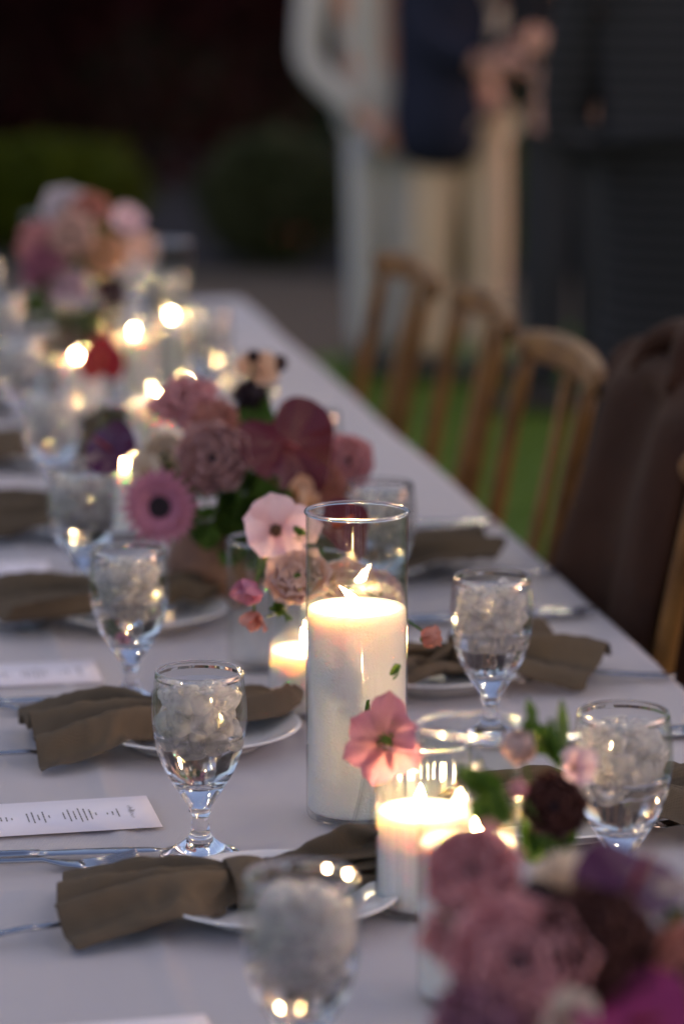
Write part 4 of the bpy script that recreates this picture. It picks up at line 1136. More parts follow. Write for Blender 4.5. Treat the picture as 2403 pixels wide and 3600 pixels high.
        "-299 -100 66 -306 -85 67 -312 -68 59 -316 -50 36 -320 -35 32 -324 -18 37 -327 -1 49 -329 15 59 -328 32 55 -325 53 50 -321 74 43 -317 83 59 -311 96 72 -304 109 99 -295 123 100 -285 136 91 -274 148 66 -264 157 46 -252 171 45 -239 188 49 "
        "-228 203 49 -218 218 47 -210 222 32 -204 226 15 -224 -198 92 -231 -185 89 -238 -172 77 -245 -160 50 -253 -148 42 -262 -134 41 -274 -113 57 -283 -97 64 -292 -83 72 -297 -65 54 -301 -49 43 -305 -33 31 -309 -17 43 -313 0 56 -313 16 56 -313 31 60 "
        "-310 53 48 -306 74 39 -302 83 56 -296 93 77 -290 105 104 -281 118 103 -270 130 83 -260 141 64 -252 148 40 -241 160 37 -228 178 43 -215 196 50 -205 212 51 -197 221 42 -190 220 18 -209 -193 91 -216 -180 84 -223 -167 71 -231 -156 49 -238 -146 33 "
        "-248 -128 46 -259 -110 60 -268 -94 65 -277 -80 72 -282 -63 57 -286 -47 46 -290 -32 30 -294 -16 38 -298 1 60 -299 17 60 -298 33 55 -295 55 41 -291 73 39 -287 81 58 -281 91 75 -276 101 104 -266 114 100 -256 126 89 -246 135 63 -237 145 49 "
        "-226 157 46 -214 174 52 -201 195 62 -192 204 53 -184 209 38 -177 215 23 -195 -188 91 -202 -175 88 -209 -163 66 -216 -151 51 -224 -140 39 -233 -125 43 -244 -107 58 -254 -91 72 -261 -77 70 -267 -61 56 -271 -45 42 -276 -30 41 -279 -15 39 -283 2 62 "
        "-284 17 66 -284 33 64 -280 53 47 -276 72 40 -272 79 59 -266 88 77 -261 96 101 -252 109 107 -242 120 91 -233 128 60 -224 138 49 -212 151 49 -200 169 57 -189 184 59 -179 195 55 -170 204 45 -163 210 27 -180 -183 93 -187 -170 87 -194 -158 69 "
        "-201 -149 46 -209 -137 35 -220 -120 50 -230 -104 66 -240 -89 75 -248 -74 79 -252 -59 60 -256 -43 46 -260 -29 34 -264 -13 41 -267 3 58 -269 18 63 -269 34 62 -264 55 38 -261 69 44 -257 77 61 -252 84 82 -246 91 109 -237 104 109 -228 112 79 "
        "-219 122 62 -210 131 46 -201 142 40 -188 159 49 -176 175 59 -166 188 57 -157 198 50 -149 200 24 -166 -179 94 -173 -165 92 -179 -155 70 -187 -146 42 -195 -133 37 -205 -117 49 -215 -101 64 -225 -86 76 -232 -72 75 -237 -56 62 -241 -42 49 -246 -27 42 "
        "-249 -12 48 -254 3 71 -256 18 75 -253 34 63 -250 53 44 -245 70 39 -241 75 61 -236 82 79 -231 87 108 -222 100 106 -214 107 80 -205 118 64 -196 126 49 -186 137 43 -175 154 60 -163 168 62 -153 180 61 -144 188 48 -136 196 34 -151 -174 93 "
        "-158 -161 86 -165 -150 72 -172 -142 42 -181 -128 44 -191 -114 57 -201 -98 70 -209 -83 76 -217 -69 75 -222 -55 59 -226 -40 47 -230 -25 40 -235 -10 53 -239 4 70 -240 19 75 -238 35 62 -234 52 46 -230 68 42 -226 74 60 -223 75 89 -217 82 107 "
        "-208 96 105 -200 103 85 -196 107 52 -186 116 40 -174 131 53 -162 147 64 -150 161 68 -140 173 64 -131 180 49 -122 189 36 -136 -169 95 -143 -155 93 -150 -147 69 -157 -138 43 -167 -125 37 -176 -110 50 -186 -95 70 -196 -79 88 -202 -67 75 -207 -54 54 "
        "-211 -39 40 -216 -24 43 -220 -10 61 -224 4 73 -225 20 73 -223 34 59 -219 52 42 -215 68 39 -212 69 65 -207 73 86 -202 77 112 -193 90 107 -188 94 79 -183 98 54 -172 110 48 -162 124 45 -149 140 65 -138 153 70 -128 164 66 -118 174 57 "
        "-109 182 42 -122 -164 97 -129 -151 91 -135 -144 62 -143 -133 46 -152 -119 47 -162 -106 55 -172 -92 77 -180 -77 83 -187 -63 82 -192 -54 56 -197 -38 48 -202 -23 50 -205 -7 55 -208 6 72 -209 21 70 -209 37 62 -204 52 37 -200 66 43 -196 68 64 "
        "-192 70 86 -188 73 114 -179 86 102 -174 89 75 -169 92 46 -159 103 43 -148 118 45 -135 133 70 -125 144 68 -115 156 68 -105 165 53 -96 175 45 -107 -159 96 -114 -146 90 -121 -139 65 -129 -129 43 -136 -114 39 -147 -102 56 -157 -89 80 -165 -74 84 "
        "-172 -61 78 -176 -51 51 -182 -37 41 -187 -21 46 -190 -7 58 -193 6 81 -195 22 74 -194 34 56 -189 50 45 -185 65 44 -182 64 66 -178 64 89 -173 69 111 -164 80 99 -158 87 79 -153 89 53 -146 98 39 -134 112 52 -123 126 62 -113 136 73 "
        "-102 147 67 -92 156 55 -83 167 46 -93 -152 95 -99 -145 81 -107 -140 57 -114 -125 50 -122 -111 39 -133 -101 63 -142 -86 80 -150 -71 83 -156 -59 70 -162 -47 58 -167 -34 42 -172 -19 47 -176 -8 65 -179 8 71 -179 23 76 -180 31 50 -174 48 45 "
        "-168 64 39 -165 64 61 -165 55 96 -158 64 111 -150 75 98 -147 78 72 -139 87 52 -133 92 33 -121 108 43 -110 118 61 -100 128 72 -90 139 73 -80 148 61 -71 157 45 -78 -145 101 -85 -139 82 -92 -136 58 -101 -124 39 -109 -113 49 -118 -99 66 "
        "-127 -83 77 -135 -68 85 -141 -56 72 -147 -44 58 -152 -32 39 -157 -17 44 -161 -5 61 -164 9 80 -164 23 75 -166 27 48 -160 47 35 -154 59 41 -151 59 62 -149 52 90 -143 60 107 -136 69 93 -133 72 70 -130 77 40 -120 86 31 -107 102 45 "
        "-99 108 69 -89 119 76 -78 130 76 -68 138 62 -59 149 54 -65 -137 98 -70 -135 75 -77 -131 55 -87 -118 46 -98 -105 39 -105 -93 59 -112 -80 84 -119 -66 81 -126 -54 70 -133 -46 51 -138 -31 49 -143 -16 51 -147 -6 74 -149 9 79 -149 22 71 "
        "-151 23 47 -145 44 31 -139 55 40 -139 47 71 -135 46 95 -126 56 111 -122 64 91 -121 64 63 -116 70 43 -105 82 39 -94 94 41 -86 100 70 -78 109 82 -65 122 77 -55 128 59 -45 140 55 -52 -128 94 -63 -122 81 -67 -120 57 -75 -114 33 "
        "-83 -102 45 -90 -89 66 -97 -77 82 -104 -63 82 -111 -52 69 -118 -44 47 -123 -29 43 -128 -14 48 -133 -1 64 -134 10 78 -134 21 68 -137 22 39 -130 42 28 -125 49 41 -123 48 65 -121 41 97 -112 53 107 -107 61 91 -107 59 62 -104 63 35 "
        "-94 75 30 -81 86 43 -73 92 69 -65 101 81 -54 113 82 -43 120 66 -34 131 59 -40 -118 94 -55 -110 83 -57 -108 57 -63 -104 35 -76 -94 34 -86 -81 52 -81 -74 81 -90 -60 82 -96 -48 72 -103 -43 47 -108 -28 46 -113 -14 52 -121 -3 75 "
        "-118 13 78 -123 13 57 -122 19 33 -116 36 30 -115 37 48 -113 35 72 -106 36 101 -96 49 108 -93 56 88 -94 51 56 -88 57 40 -78 68 35 -68 77 50 -62 83 71 -51 95 73 -43 103 84 -31 109 64 -20 120 57 -28 -108 93 -47 -97 85 "
        "-48 -96 58 -50 -96 36 -64 -82 39 -77 -71 45 -68 -70 74 -74 -58 83 -81 -47 71 -87 -41 50 -95 -25 53 -106 -18 67 -107 -1 83 -104 11 74 -110 5 55 -108 12 36 -101 32 32 -98 41 45 -101 26 72 -92 31 99 -82 45 103 -78 53 86 "
        "-79 50 57 -77 47 29 -65 58 30 -55 68 45 -48 76 66 -49 82 83 -32 92 76 -20 102 74 -11 108 58 -22 -93 84 -40 -82 82 -38 -84 58 -41 -84 40 -54 -73 32 -66 -60 42 -62 -60 63 -58 -58 83 -66 -45 62 -73 -36 48 -81 -18 56 "
        "-94 -23 77 -92 -3 85 -90 4 71 -96 -2 54 -93 9 34 -87 26 35 -85 31 50 -88 18 74 -76 27 102 -68 40 98 -65 48 80 -72 36 46 -64 40 30 -53 50 34 -52 56 55 -47 64 76 -35 72 82 -23 82 84 -14 87 65 0 95 66 "
        "-14 -83 76 -31 -70 85 -38 -70 65 -35 -71 46 -42 -65 31 -56 -52 35 -49 -54 56 -49 -47 71 -62 -33 70 -61 -22 49 -70 -27 61 -80 -27 81 -77 -3 82 -82 -9 67 -83 -8 48 -77 9 30 -73 22 38 -71 29 53 -75 9 79 -65 22 88 "
        "-54 36 95 -51 43 75 -57 29 46 -52 30 29 -49 38 45 -43 47 63 -36 53 77 -27 61 88 -14 70 88 -4 76 71 1 81 56 -12 -70 67 -22 -58 83 -23 -66 58 -37 -59 55 -31 -59 40 -44 -39 34 -34 -45 55 -48 -36 60 -49 -29 77 "
        "-48 -21 59 -63 -17 68 -67 -24 88 -63 -7 77 -67 -3 63 -69 -17 51 -61 8 31 -58 18 42 -58 25 57 -61 5 81 -52 16 96 -43 28 88 -38 36 70 -46 19 52 -37 26 33 -37 43 39 -27 52 57 -24 58 71 -18 50 83 -22 64 76 "
        "-12 68 63 -2 67 50 -13 -55 61 -16 -55 68 -19 -55 68 -23 -54 61 -27 -50 52 -32 -43 44 -36 -35 44 -41 -27 51 -46 -22 63 -50 -20 74 -53 -19 81 -56 -19 78 -58 -18 68 -59 -13 55 -59 -6 46 -58 2 45 -56 9 53 -54 14 66 "
        "-50 16 77 -46 16 82 -42 16 77 -37 18 65 -32 23 53 -28 30 45 -23 38 44 -19 45 51 -16 50 60 -13 52 68 -12 52 70 -11 52 64 -11 54 54 2 -55 61 0 -55 68 -4 -55 68 -7 -54 61 -12 -50 52 -16 -43 44 -21 -35 44 "
        "-26 -27 51 -30 -22 63 -34 -20 74 -38 -19 81 -41 -19 78 -43 -18 68 -44 -13 55 -44 -6 46 -43 2 45 -41 9 53 -38 14 66 -35 16 77 -31 16 82 -26 16 77 -22 18 65 -17 23 53 -12 30 45 -8 38 44 -4 45 51 -1 50 60 "
        "2 52 68 3 52 70 4 52 64 4 54 54 17 -55 61 15 -55 68 12 -55 68 8 -54 61 3 -50 52 -1 -43 44 -6 -35 44 -11 -27 51 -15 -22 63 -19 -20 74 -23 -19 81 -25 -19 78 -27 -18 68 -28 -13 55 -28 -6 46 -28 2 45 "
        "-26 9 53 -23 14 66 -20 16 77 -16 16 82 -11 16 77 -7 18 65 -2 23 53 3 30 45 7 38 44 11 45 51 15 50 60 17 52 68 19 52 70 19 52 64 19 54 54 2 -36 81 2 -29 59 0 -48 44 -1 -41 35 2 -26 37 "
        "0 -21 57 -6 -29 70 -4 -19 78 12 -10 75 8 -11 60 -2 -5 66 4 1 89 -6 11 81 1 5 69 9 -8 53 7 3 27 10 4 42 9 1 53 10 23 90 1 31 98 -6 38 90 6 25 80 6 9 55 -5 12 49 8 20 36 "
        "22 33 33 16 43 34 10 35 47 2 30 59 -4 32 74 0 43 80 14 -39 73 15 -33 54 16 -47 42 15 -38 31 19 -25 40 16 -24 60 11 -27 75 12 -17 80 20 -14 61 20 -3 54 15 -1 68 18 -3 81 10 11 88 15 7 77 "
        "18 5 62 21 3 32 21 13 39 20 18 58 19 30 77 13 43 98 6 48 89 14 32 71 10 15 48 3 10 35 -3 27 30 11 41 27 4 35 35 0 45 40 -10 37 53 -17 34 65 -15 43 76 30 -37 78 29 -39 54 31 -47 38 "
        "30 -34 29 30 -30 52 30 -22 64 27 -31 84 28 -12 79 31 -3 68 33 3 56 30 8 67 29 10 90 20 23 93 22 20 79 29 15 55 36 8 33 33 20 32 31 28 55 31 38 79 25 51 91 19 54 82 19 43 63 20 27 44 "
        "20 19 31 11 24 22 -4 37 23 2 51 33 -12 43 30 -20 44 41 -27 43 55 -29 43 68 41 -47 68 44 -44 52 47 -44 35 45 -31 35 45 -25 49 45 -25 67 43 -27 86 43 -12 84 48 -1 62 50 10 54 43 17 70 39 21 93 "
        "32 33 91 37 26 75 44 19 55 50 11 36 47 24 39 42 36 48 43 47 74 37 59 87 31 59 74 34 44 54 32 37 40 31 29 28 21 35 20 6 49 20 -5 55 22 -15 58 26 -16 59 38 -27 59 51 -20 54 64 57 -51 69 "
        "59 -49 44 59 -38 41 59 -25 37 60 -27 56 60 -26 73 58 -22 87 58 -9 87 63 1 64 60 13 68 55 25 76 52 29 92 47 39 88 49 36 75 57 26 55 64 17 37 62 26 30 56 44 49 54 57 72 48 70 86 45 64 66 "
        "46 52 49 45 44 36 43 38 23 27 51 23 14 59 29 3 63 31 -8 73 28 -19 76 37 -21 74 48 -21 72 61 73 -53 71 75 -47 48 75 -33 38 74 -21 40 74 -20 57 75 -24 78 74 -16 86 73 -3 85 73 8 78 75 18 68 "
        "70 30 75 64 38 93 59 49 89 61 46 77 72 26 57 78 21 39 74 34 39 69 52 47 66 66 69 60 78 79 56 73 61 57 62 45 60 48 28 52 50 21 37 61 30 23 65 40 12 71 42 4 81 32 -6 87 37 -15 89 46 "
        "-19 88 57 89 -53 70 90 -43 47 89 -29 43 89 -18 45 89 -16 61 90 -24 85 88 -11 87 87 0 90 88 13 79 87 24 76 81 36 86 75 49 97 71 58 90 75 53 78 87 30 59 93 22 40 90 36 40 82 59 54 77 74 62 "
        "71 87 76 68 86 63 69 70 43 69 60 23 59 64 22 46 69 40 32 75 49 23 81 46 15 92 37 5 97 40 -3 100 47 -2 95 57 105 -49 63 104 -36 52 102 -20 34 103 -19 49 104 -16 65 104 -15 82 104 -9 93 102 4 93 "
        "105 18 74 103 28 71 96 42 82 87 59 99 84 68 92 90 57 80 99 39 65 106 28 47 102 40 47 98 59 49 91 77 64 86 94 77 82 90 60 85 71 39 77 73 25 67 77 31 57 81 36 43 85 53 35 94 46 26 103 41 "
        "16 109 42 8 112 48 4 109 59 120 -44 63 117 -25 45 115 -12 40 111 -5 48 119 -12 70 119 -9 83 119 -5 94 116 10 94 114 24 87 113 35 85 109 47 90 102 62 99 100 70 91 105 59 81 115 39 66 119 33 52 117 40 45 "
        "107 59 64 98 77 81 100 90 77 97 82 56 97 79 35 85 86 28 77 88 36 67 92 41 54 95 57 47 104 50 38 108 53 28 118 46 18 126 47 18 115 63 135 -38 61 130 -22 57 128 -9 53 125 1 54 128 1 68 133 -4 84 "
        "134 0 95 129 20 89 127 30 92 125 41 92 123 52 92 114 73 101 113 79 92 120 64 83 129 45 68 133 38 54 131 46 48 122 60 66 114 74 80 112 79 71 112 84 54 104 93 37 93 101 27 85 101 38 75 101 54 67 107 55 "
        "57 111 62 48 122 49 39 131 47 31 135 51 32 123 68 150 -34 57 143 -16 51 142 -2 52 140 8 53 143 6 69 148 2 84 148 8 92 144 23 92 141 36 92 140 45 95 137 56 94 129 77 100 126 86 92 135 68 81 146 46 67 "
        "147 43 56 142 53 55 132 71 62 124 87 83 118 92 77 118 98 57 110 107 40 99 114 31 90 116 35 86 112 58 76 116 65 69 122 61 61 128 60 51 141 50 44 143 57 44 133 71 160 -20 46 157 -9 48 151 7 42 156 5 57 "
        "161 3 75 163 6 86 163 13 93 156 31 86 152 44 82 153 51 90 150 64 98 143 86 101 143 84 90 151 69 79 161 50 66 164 48 52 155 60 53 143 81 65 135 97 82 128 103 80 121 109 70 114 121 44 106 127 35 95 129 45 "
        "95 124 61 88 127 67 81 133 63 72 138 64 63 147 59 55 155 58 58 141 75 176 -16 43 168 1 42 167 10 46 171 10 58 176 9 75 179 10 88 174 24 85 169 41 82 167 48 87 166 57 85 163 73 97 156 93 99 154 98 91 "
        "162 81 78 173 59 66 168 64 57 166 68 47 155 89 59 145 103 71 138 111 73 131 120 73 118 132 55 110 137 46 101 144 44 104 137 58 99 138 70 92 143 67 84 149 63 75 158 56 68 163 60 72 148 78 186 0 41 178 15 38 "
        "182 13 47 186 16 57 190 18 73 190 22 82 186 34 80 183 45 85 182 53 89 180 62 90 175 86 98 171 95 93 168 104 89 177 84 72 182 70 59 177 64 43 177 79 55 163 102 70 157 112 71 151 120 75 139 133 64 130 142 57 "
        "122 136 43 116 150 48 118 143 64 114 147 74 105 152 65 97 159 57 88 167 53 85 167 63 87 155 76 196 14 45 190 29 42 190 28 52 199 26 57 201 29 68 202 33 77 200 42 79 195 53 79 184 64 75 191 69 82 188 90 92 "
        "183 104 90 183 100 80 183 96 64 193 77 48 185 80 44 178 89 44 173 107 58 170 123 75 163 129 73 152 140 59 142 149 47 135 152 42 128 160 43 131 152 58 127 156 64 120 160 60 109 169 51 101 178 47 102 172 61 106 158 77 "
        "208 27 51 203 36 50 201 43 58 212 39 61 217 41 74 212 48 78 206 54 68 199 63 65 191 74 63 200 78 73 200 100 87 194 116 87 191 112 75 197 97 55 202 85 40 195 88 35 189 98 38 185 120 61 180 128 63 176 136 67 "
        "160 137 45 154 146 39 149 152 31 145 159 36 149 156 59 144 162 62 134 166 54 124 171 41 119 179 43 118 180 53 124 162 73 221 42 53 212 53 45 213 57 53 223 55 60 226 57 74 218 65 74 213 69 65 208 74 56 205 82 59 "
        "211 92 68 212 103 76 207 113 74 204 115 66 203 106 44 212 91 29 205 93 23 199 110 34 197 127 55 191 141 64 184 139 51 173 140 39 163 145 26 166 153 29 165 159 43 165 158 56 159 166 54 148 167 42 141 172 36 138 181 38 "
        "138 178 48 142 168 66 237 58 54 228 68 49 225 74 54 236 71 62 231 76 73 223 82 74 224 81 64 222 85 55 217 88 47 216 97 52 218 117 67 216 130 74 213 128 64 212 119 43 222 101 21 215 103 16 210 115 23 210 133 49 "
        "204 146 57 197 149 52 187 150 40 176 135 30 181 143 23 171 149 33 175 152 41 177 164 47 166 166 36 158 168 28 156 178 30 157 177 39 161 172 57 245 82 58 243 87 49 239 89 55 240 92 63 232 98 69 222 99 63 232 97 53 "
        "234 94 46 228 97 37 224 109 41 224 130 57 229 137 66 222 138 54 223 129 35 230 112 17 224 116 12 219 128 20 219 144 43 216 156 54 208 156 39 202 154 34 187 136 43 191 132 36 189 145 26 190 151 28 191 159 31 182 157 27 "
        "176 161 16 174 173 17 176 173 25 184 170 47 251 111 55 249 114 52 241 117 52 245 116 60 231 121 60 228 119 55 235 117 48 244 109 34 237 111 28 232 121 30 236 129 46 241 126 57 241 136 57 235 135 26 242 121 10 236 123 6 "
        "230 139 18 232 155 40 230 162 47 224 164 40 217 148 35 205 144 44 207 138 43 207 136 35 211 145 29 210 153 22 202 154 10 201 163 5 200 174 7 203 162 21 209 162 34 "
    ),
    (
        "-286 -195 6 -287 -191 21 -289 -197 42 -291 -195 56 -300 -170 55 -307 -154 59 -315 -135 57 -320 -125 70 -327 -112 80 -334 -94 105 -341 -81 104 -348 -70 90 -354 -60 65 -360 -47 60 -366 -34 61 -370 -18 76 -374 -5 87 -377 9 83 -379 25 76 -380 43 66 "
        "-379 56 69 -377 70 80 -372 87 100 -367 100 99 -360 113 92 -352 128 70 -343 139 60 -335 151 58 -324 166 64 -312 185 73 -304 196 69 -271 -195 13 -272 -196 30 -274 -192 44 -278 -183 53 -285 -166 57 -293 -145 56 -301 -130 53 -305 -121 71 -312 -108 81 "
        "-319 -92 101 -326 -79 103 -333 -69 81 -339 -58 65 -345 -47 55 -351 -33 57 -355 -17 80 -359 -4 82 -362 10 79 -364 27 70 -366 44 59 -364 56 67 -361 70 80 -357 84 96 -352 97 106 -345 110 87 -338 123 65 -330 134 52 -321 146 54 -310 161 60 "
        "-297 182 74 -289 194 72 -256 -192 16 -258 -186 28 -260 -188 47 -263 -183 59 -270 -164 60 -280 -138 50 -286 -127 56 -292 -116 59 -297 -104 88 -304 -90 97 -311 -77 98 -318 -66 87 -324 -57 63 -330 -45 58 -335 -30 65 -340 -16 75 -343 -3 84 -347 12 77 "
        "-350 29 62 -351 44 59 -349 56 71 -346 69 85 -342 83 106 -337 95 100 -330 107 85 -323 120 74 -316 129 51 -307 141 50 -293 161 67 -282 177 73 -274 190 71 -242 -189 19 -243 -184 32 -245 -187 52 -249 -178 61 -257 -154 55 -265 -135 53 -272 -121 49 "
        "-277 -112 63 -282 -100 87 -289 -86 104 -296 -74 98 -302 -64 86 -309 -55 61 -315 -44 52 -320 -30 60 -325 -15 77 -328 -2 90 -332 12 82 -334 30 64 -336 46 53 -334 57 62 -331 67 92 -327 80 99 -322 93 102 -315 105 89 -309 115 60 -301 126 55 "
        "-291 139 58 -279 155 65 -268 172 72 -260 184 68 -227 -184 20 -229 -180 35 -231 -179 51 -235 -173 63 -242 -153 60 -250 -132 54 -257 -118 53 -263 -108 62 -268 -97 83 -274 -83 105 -281 -72 95 -287 -62 83 -294 -54 59 -300 -42 55 -305 -27 65 -309 -13 83 "
        "-314 0 84 -317 14 75 -320 31 58 -321 46 53 -319 57 62 -316 65 95 -312 78 102 -307 90 108 -301 101 81 -294 111 64 -288 120 48 -277 134 55 -266 148 58 -253 168 71 -246 179 67 -212 -181 23 -214 -182 43 -216 -178 58 -221 -167 65 -229 -145 56 "
        "-236 -128 52 -244 -112 45 -248 -104 61 -253 -94 90 -259 -81 100 -266 -69 96 -272 -60 81 -279 -51 65 -285 -41 49 -290 -26 60 -295 -12 75 -298 1 81 -302 15 75 -304 31 60 -305 47 52 -304 54 73 -301 65 87 -297 76 105 -292 88 110 -286 99 89 "
        "-279 107 65 -273 115 47 -263 128 48 -250 147 64 -240 161 66 -233 171 59 -198 -178 26 -199 -178 46 -202 -173 60 -206 -163 67 -215 -139 53 -221 -123 51 -229 -108 46 -234 -99 60 -238 -91 88 -244 -78 101 -251 -67 94 -257 -59 76 -264 -50 57 -270 -39 50 "
        "-275 -24 67 -279 -10 85 -284 3 77 -287 17 67 -290 32 55 -290 45 58 -289 56 67 -286 62 95 -282 73 106 -277 86 102 -271 94 79 -266 101 56 -258 111 49 -248 125 53 -236 142 63 -226 155 63 -219 165 58 -183 -177 32 -185 -177 53 -188 -170 65 "
        "-193 -153 62 -200 -136 58 -207 -118 50 -215 -103 42 -218 -98 67 -223 -88 86 -229 -75 107 -235 -64 99 -242 -56 77 -248 -48 61 -255 -37 54 -260 -22 71 -264 -8 80 -268 4 76 -272 18 67 -275 34 51 -275 46 55 -274 57 65 -271 61 92 -267 71 104 "
        "-262 84 111 -256 93 85 -251 99 62 -244 107 51 -233 120 53 -223 134 56 -212 150 63 -204 160 57 -168 -174 35 -171 -169 50 -174 -162 63 -179 -148 63 -186 -129 54 -194 -110 40 -200 -99 46 -203 -94 72 -208 -86 94 -214 -74 98 -220 -61 99 -227 -54 76 "
        "-233 -46 59 -239 -35 51 -244 -20 70 -249 -7 86 -253 6 79 -257 19 65 -260 34 50 -260 46 57 -259 56 66 -256 61 89 -252 69 106 -246 81 100 -242 87 76 -238 92 53 -230 101 47 -221 114 47 -206 134 64 -196 147 65 -190 155 55 -154 -169 37 "
        "-156 -165 55 -159 -160 70 -164 -145 70 -172 -123 52 -179 -108 48 -185 -96 50 -189 -90 70 -193 -83 96 -199 -71 104 -205 -61 89 -212 -52 77 -218 -44 59 -224 -34 50 -229 -19 67 -234 -5 81 -238 8 84 -242 20 60 -244 34 52 -245 49 50 -244 51 75 "
        "-241 58 91 -236 67 108 -231 79 107 -228 83 75 -223 88 54 -215 98 50 -206 109 46 -191 129 65 -183 139 59 -175 151 56 -140 -165 40 -142 -165 65 -145 -153 69 -151 -138 65 -158 -119 54 -167 -103 43 -171 -91 45 -173 -88 71 -178 -81 88 -183 -69 101 "
        "-190 -59 92 -197 -53 67 -203 -45 53 -209 -32 52 -214 -17 73 -219 -4 75 -223 9 74 -227 21 59 -230 37 43 -230 46 56 -228 50 76 -226 53 101 -221 65 105 -216 77 106 -212 82 82 -208 84 57 -201 93 50 -191 105 49 -178 123 61 -167 137 65 "
        "-162 145 53 -125 -160 39 -127 -157 61 -132 -146 67 -137 -132 65 -145 -114 46 -151 -99 41 -155 -89 49 -159 -85 68 -163 -79 87 -168 -66 104 -175 -56 95 -182 -51 68 -188 -42 57 -194 -29 57 -199 -15 72 -204 -2 79 -208 11 81 -212 22 59 -215 37 46 "
        "-216 51 47 -213 50 75 -211 53 97 -207 62 112 -201 74 103 -200 73 70 -196 77 52 -189 84 40 -177 99 51 -164 117 58 -153 131 59 -149 138 46 -110 -157 46 -113 -153 70 -117 -142 76 -123 -127 66 -130 -110 47 -138 -93 36 -142 -83 43 -145 -79 63 "
        "-147 -76 92 -153 -64 104 -160 -55 90 -166 -51 62 -173 -42 49 -179 -28 52 -184 -14 72 -188 0 86 -193 12 72 -197 24 54 -200 39 44 -199 49 54 -198 49 75 -195 52 95 -191 59 113 -186 71 97 -183 74 77 -181 73 54 -172 83 50 -165 94 45 "
        "-152 109 51 -139 125 57 -135 133 43 -95 -151 46 -99 -145 67 -104 -135 76 -109 -121 64 -116 -105 45 -123 -89 35 -126 -83 49 -129 -78 70 -132 -74 97 -138 -62 98 -144 -54 81 -151 -48 64 -158 -38 56 -163 -25 60 -168 -12 75 -173 1 77 -178 13 68 "
        "-182 25 53 -185 39 43 -184 51 48 -183 49 73 -180 49 96 -176 58 107 -171 68 94 -171 65 68 -166 70 53 -161 76 41 -147 92 49 -135 107 53 -127 119 50 -122 126 37 -81 -147 57 -86 -138 70 -91 -127 76 -95 -115 56 -102 -100 43 -110 -83 31 "
        "-113 -75 41 -113 -77 74 -116 -72 95 -123 -60 94 -130 -50 83 -136 -45 66 -143 -36 53 -148 -24 51 -153 -11 70 -158 3 83 -163 13 66 -167 25 57 -169 39 43 -169 49 51 -168 47 74 -165 46 96 -160 55 108 -156 65 96 -156 61 66 -154 62 47 "
        "-148 68 36 -136 84 38 -123 101 45 -113 113 47 -107 124 38 -67 -141 60 -73 -129 69 -78 -119 77 -82 -108 63 -88 -96 38 -95 -78 28 -97 -77 49 -99 -72 67 -102 -69 89 -108 -57 100 -114 -48 83 -121 -45 59 -128 -36 48 -133 -22 55 -138 -8 78 "
        "-143 4 76 -148 16 71 -153 24 51 -154 39 40 -153 52 46 -153 41 78 -150 43 97 -145 52 110 -141 61 94 -140 61 70 -140 56 44 -134 64 34 -120 82 40 -109 96 40 -99 108 44 -93 119 33 -53 -134 63 -62 -125 81 -65 -117 67 -67 -104 61 "
        "-74 -91 32 -80 -77 33 -85 -67 41 -84 -69 69 -86 -65 92 -93 -55 100 -99 -46 76 -106 -40 63 -113 -33 48 -118 -20 57 -123 -6 77 -128 8 82 -133 15 66 -138 23 46 -139 39 39 -138 48 48 -138 37 79 -136 39 100 -130 50 105 -127 59 91 "
        "-126 56 65 -124 55 46 -119 60 34 -109 74 31 -95 91 37 -87 103 36 -79 114 29 -40 -126 65 -49 -116 79 -54 -107 71 -54 -102 51 -60 -87 34 -67 -70 25 -71 -64 40 -69 -65 69 -71 -62 89 -78 -48 90 -84 -42 75 -91 -42 53 -97 -32 45 "
        "-103 -18 63 -108 -5 69 -113 10 78 -119 14 59 -124 23 39 -123 40 35 -124 43 50 -123 35 77 -121 34 104 -115 47 102 -112 54 82 -113 49 59 -111 48 41 -106 54 30 -91 75 33 -83 87 29 -72 97 37 -65 108 27 -30 -113 74 -39 -105 84 "
        "-40 -101 68 -40 -97 50 -45 -83 38 -53 -66 24 -57 -58 37 -56 -58 63 -56 -59 88 -63 -46 90 -69 -38 79 -76 -40 53 -82 -31 43 -89 -16 56 -93 -3 72 -98 12 75 -104 17 59 -110 22 33 -108 38 34 -109 39 50 -110 28 75 -106 32 95 "
        "-99 42 107 -97 51 83 -98 48 57 -95 47 41 -90 50 28 -78 70 25 -69 82 26 -59 92 28 -51 103 29 -20 -101 71 -30 -92 86 -32 -89 71 -27 -89 50 -32 -76 29 -37 -64 33 -42 -54 41 -39 -58 69 -43 -51 81 -47 -45 94 -54 -43 68 "
        "-60 -37 56 -68 -26 52 -74 -11 55 -77 1 76 -82 14 75 -89 16 57 -95 20 29 -93 35 35 -97 28 54 -96 21 81 -92 27 95 -85 39 97 -83 48 78 -83 46 54 -82 39 38 -77 41 26 -68 67 36 -61 81 40 -51 90 42 -34 96 31 "
        "-12 -88 76 -21 -79 81 -33 -73 74 -18 -78 54 -19 -69 35 -24 -57 25 -27 -48 43 -37 -45 58 -27 -46 80 -33 -39 91 -49 -35 83 -48 -25 57 -60 -31 63 -68 -13 70 -63 7 74 -71 11 63 -83 3 45 -81 16 33 -79 29 40 -84 33 56 "
        "-85 34 76 -77 22 97 -69 34 99 -68 46 73 -67 42 55 -68 34 38 -61 45 31 -54 66 31 -49 74 46 -39 83 48 -23 91 39 -15 -78 67 -15 -65 81 -25 -60 70 -8 -68 58 -6 -57 37 -12 -48 29 -27 -37 33 -23 -41 56 -24 -32 70 "
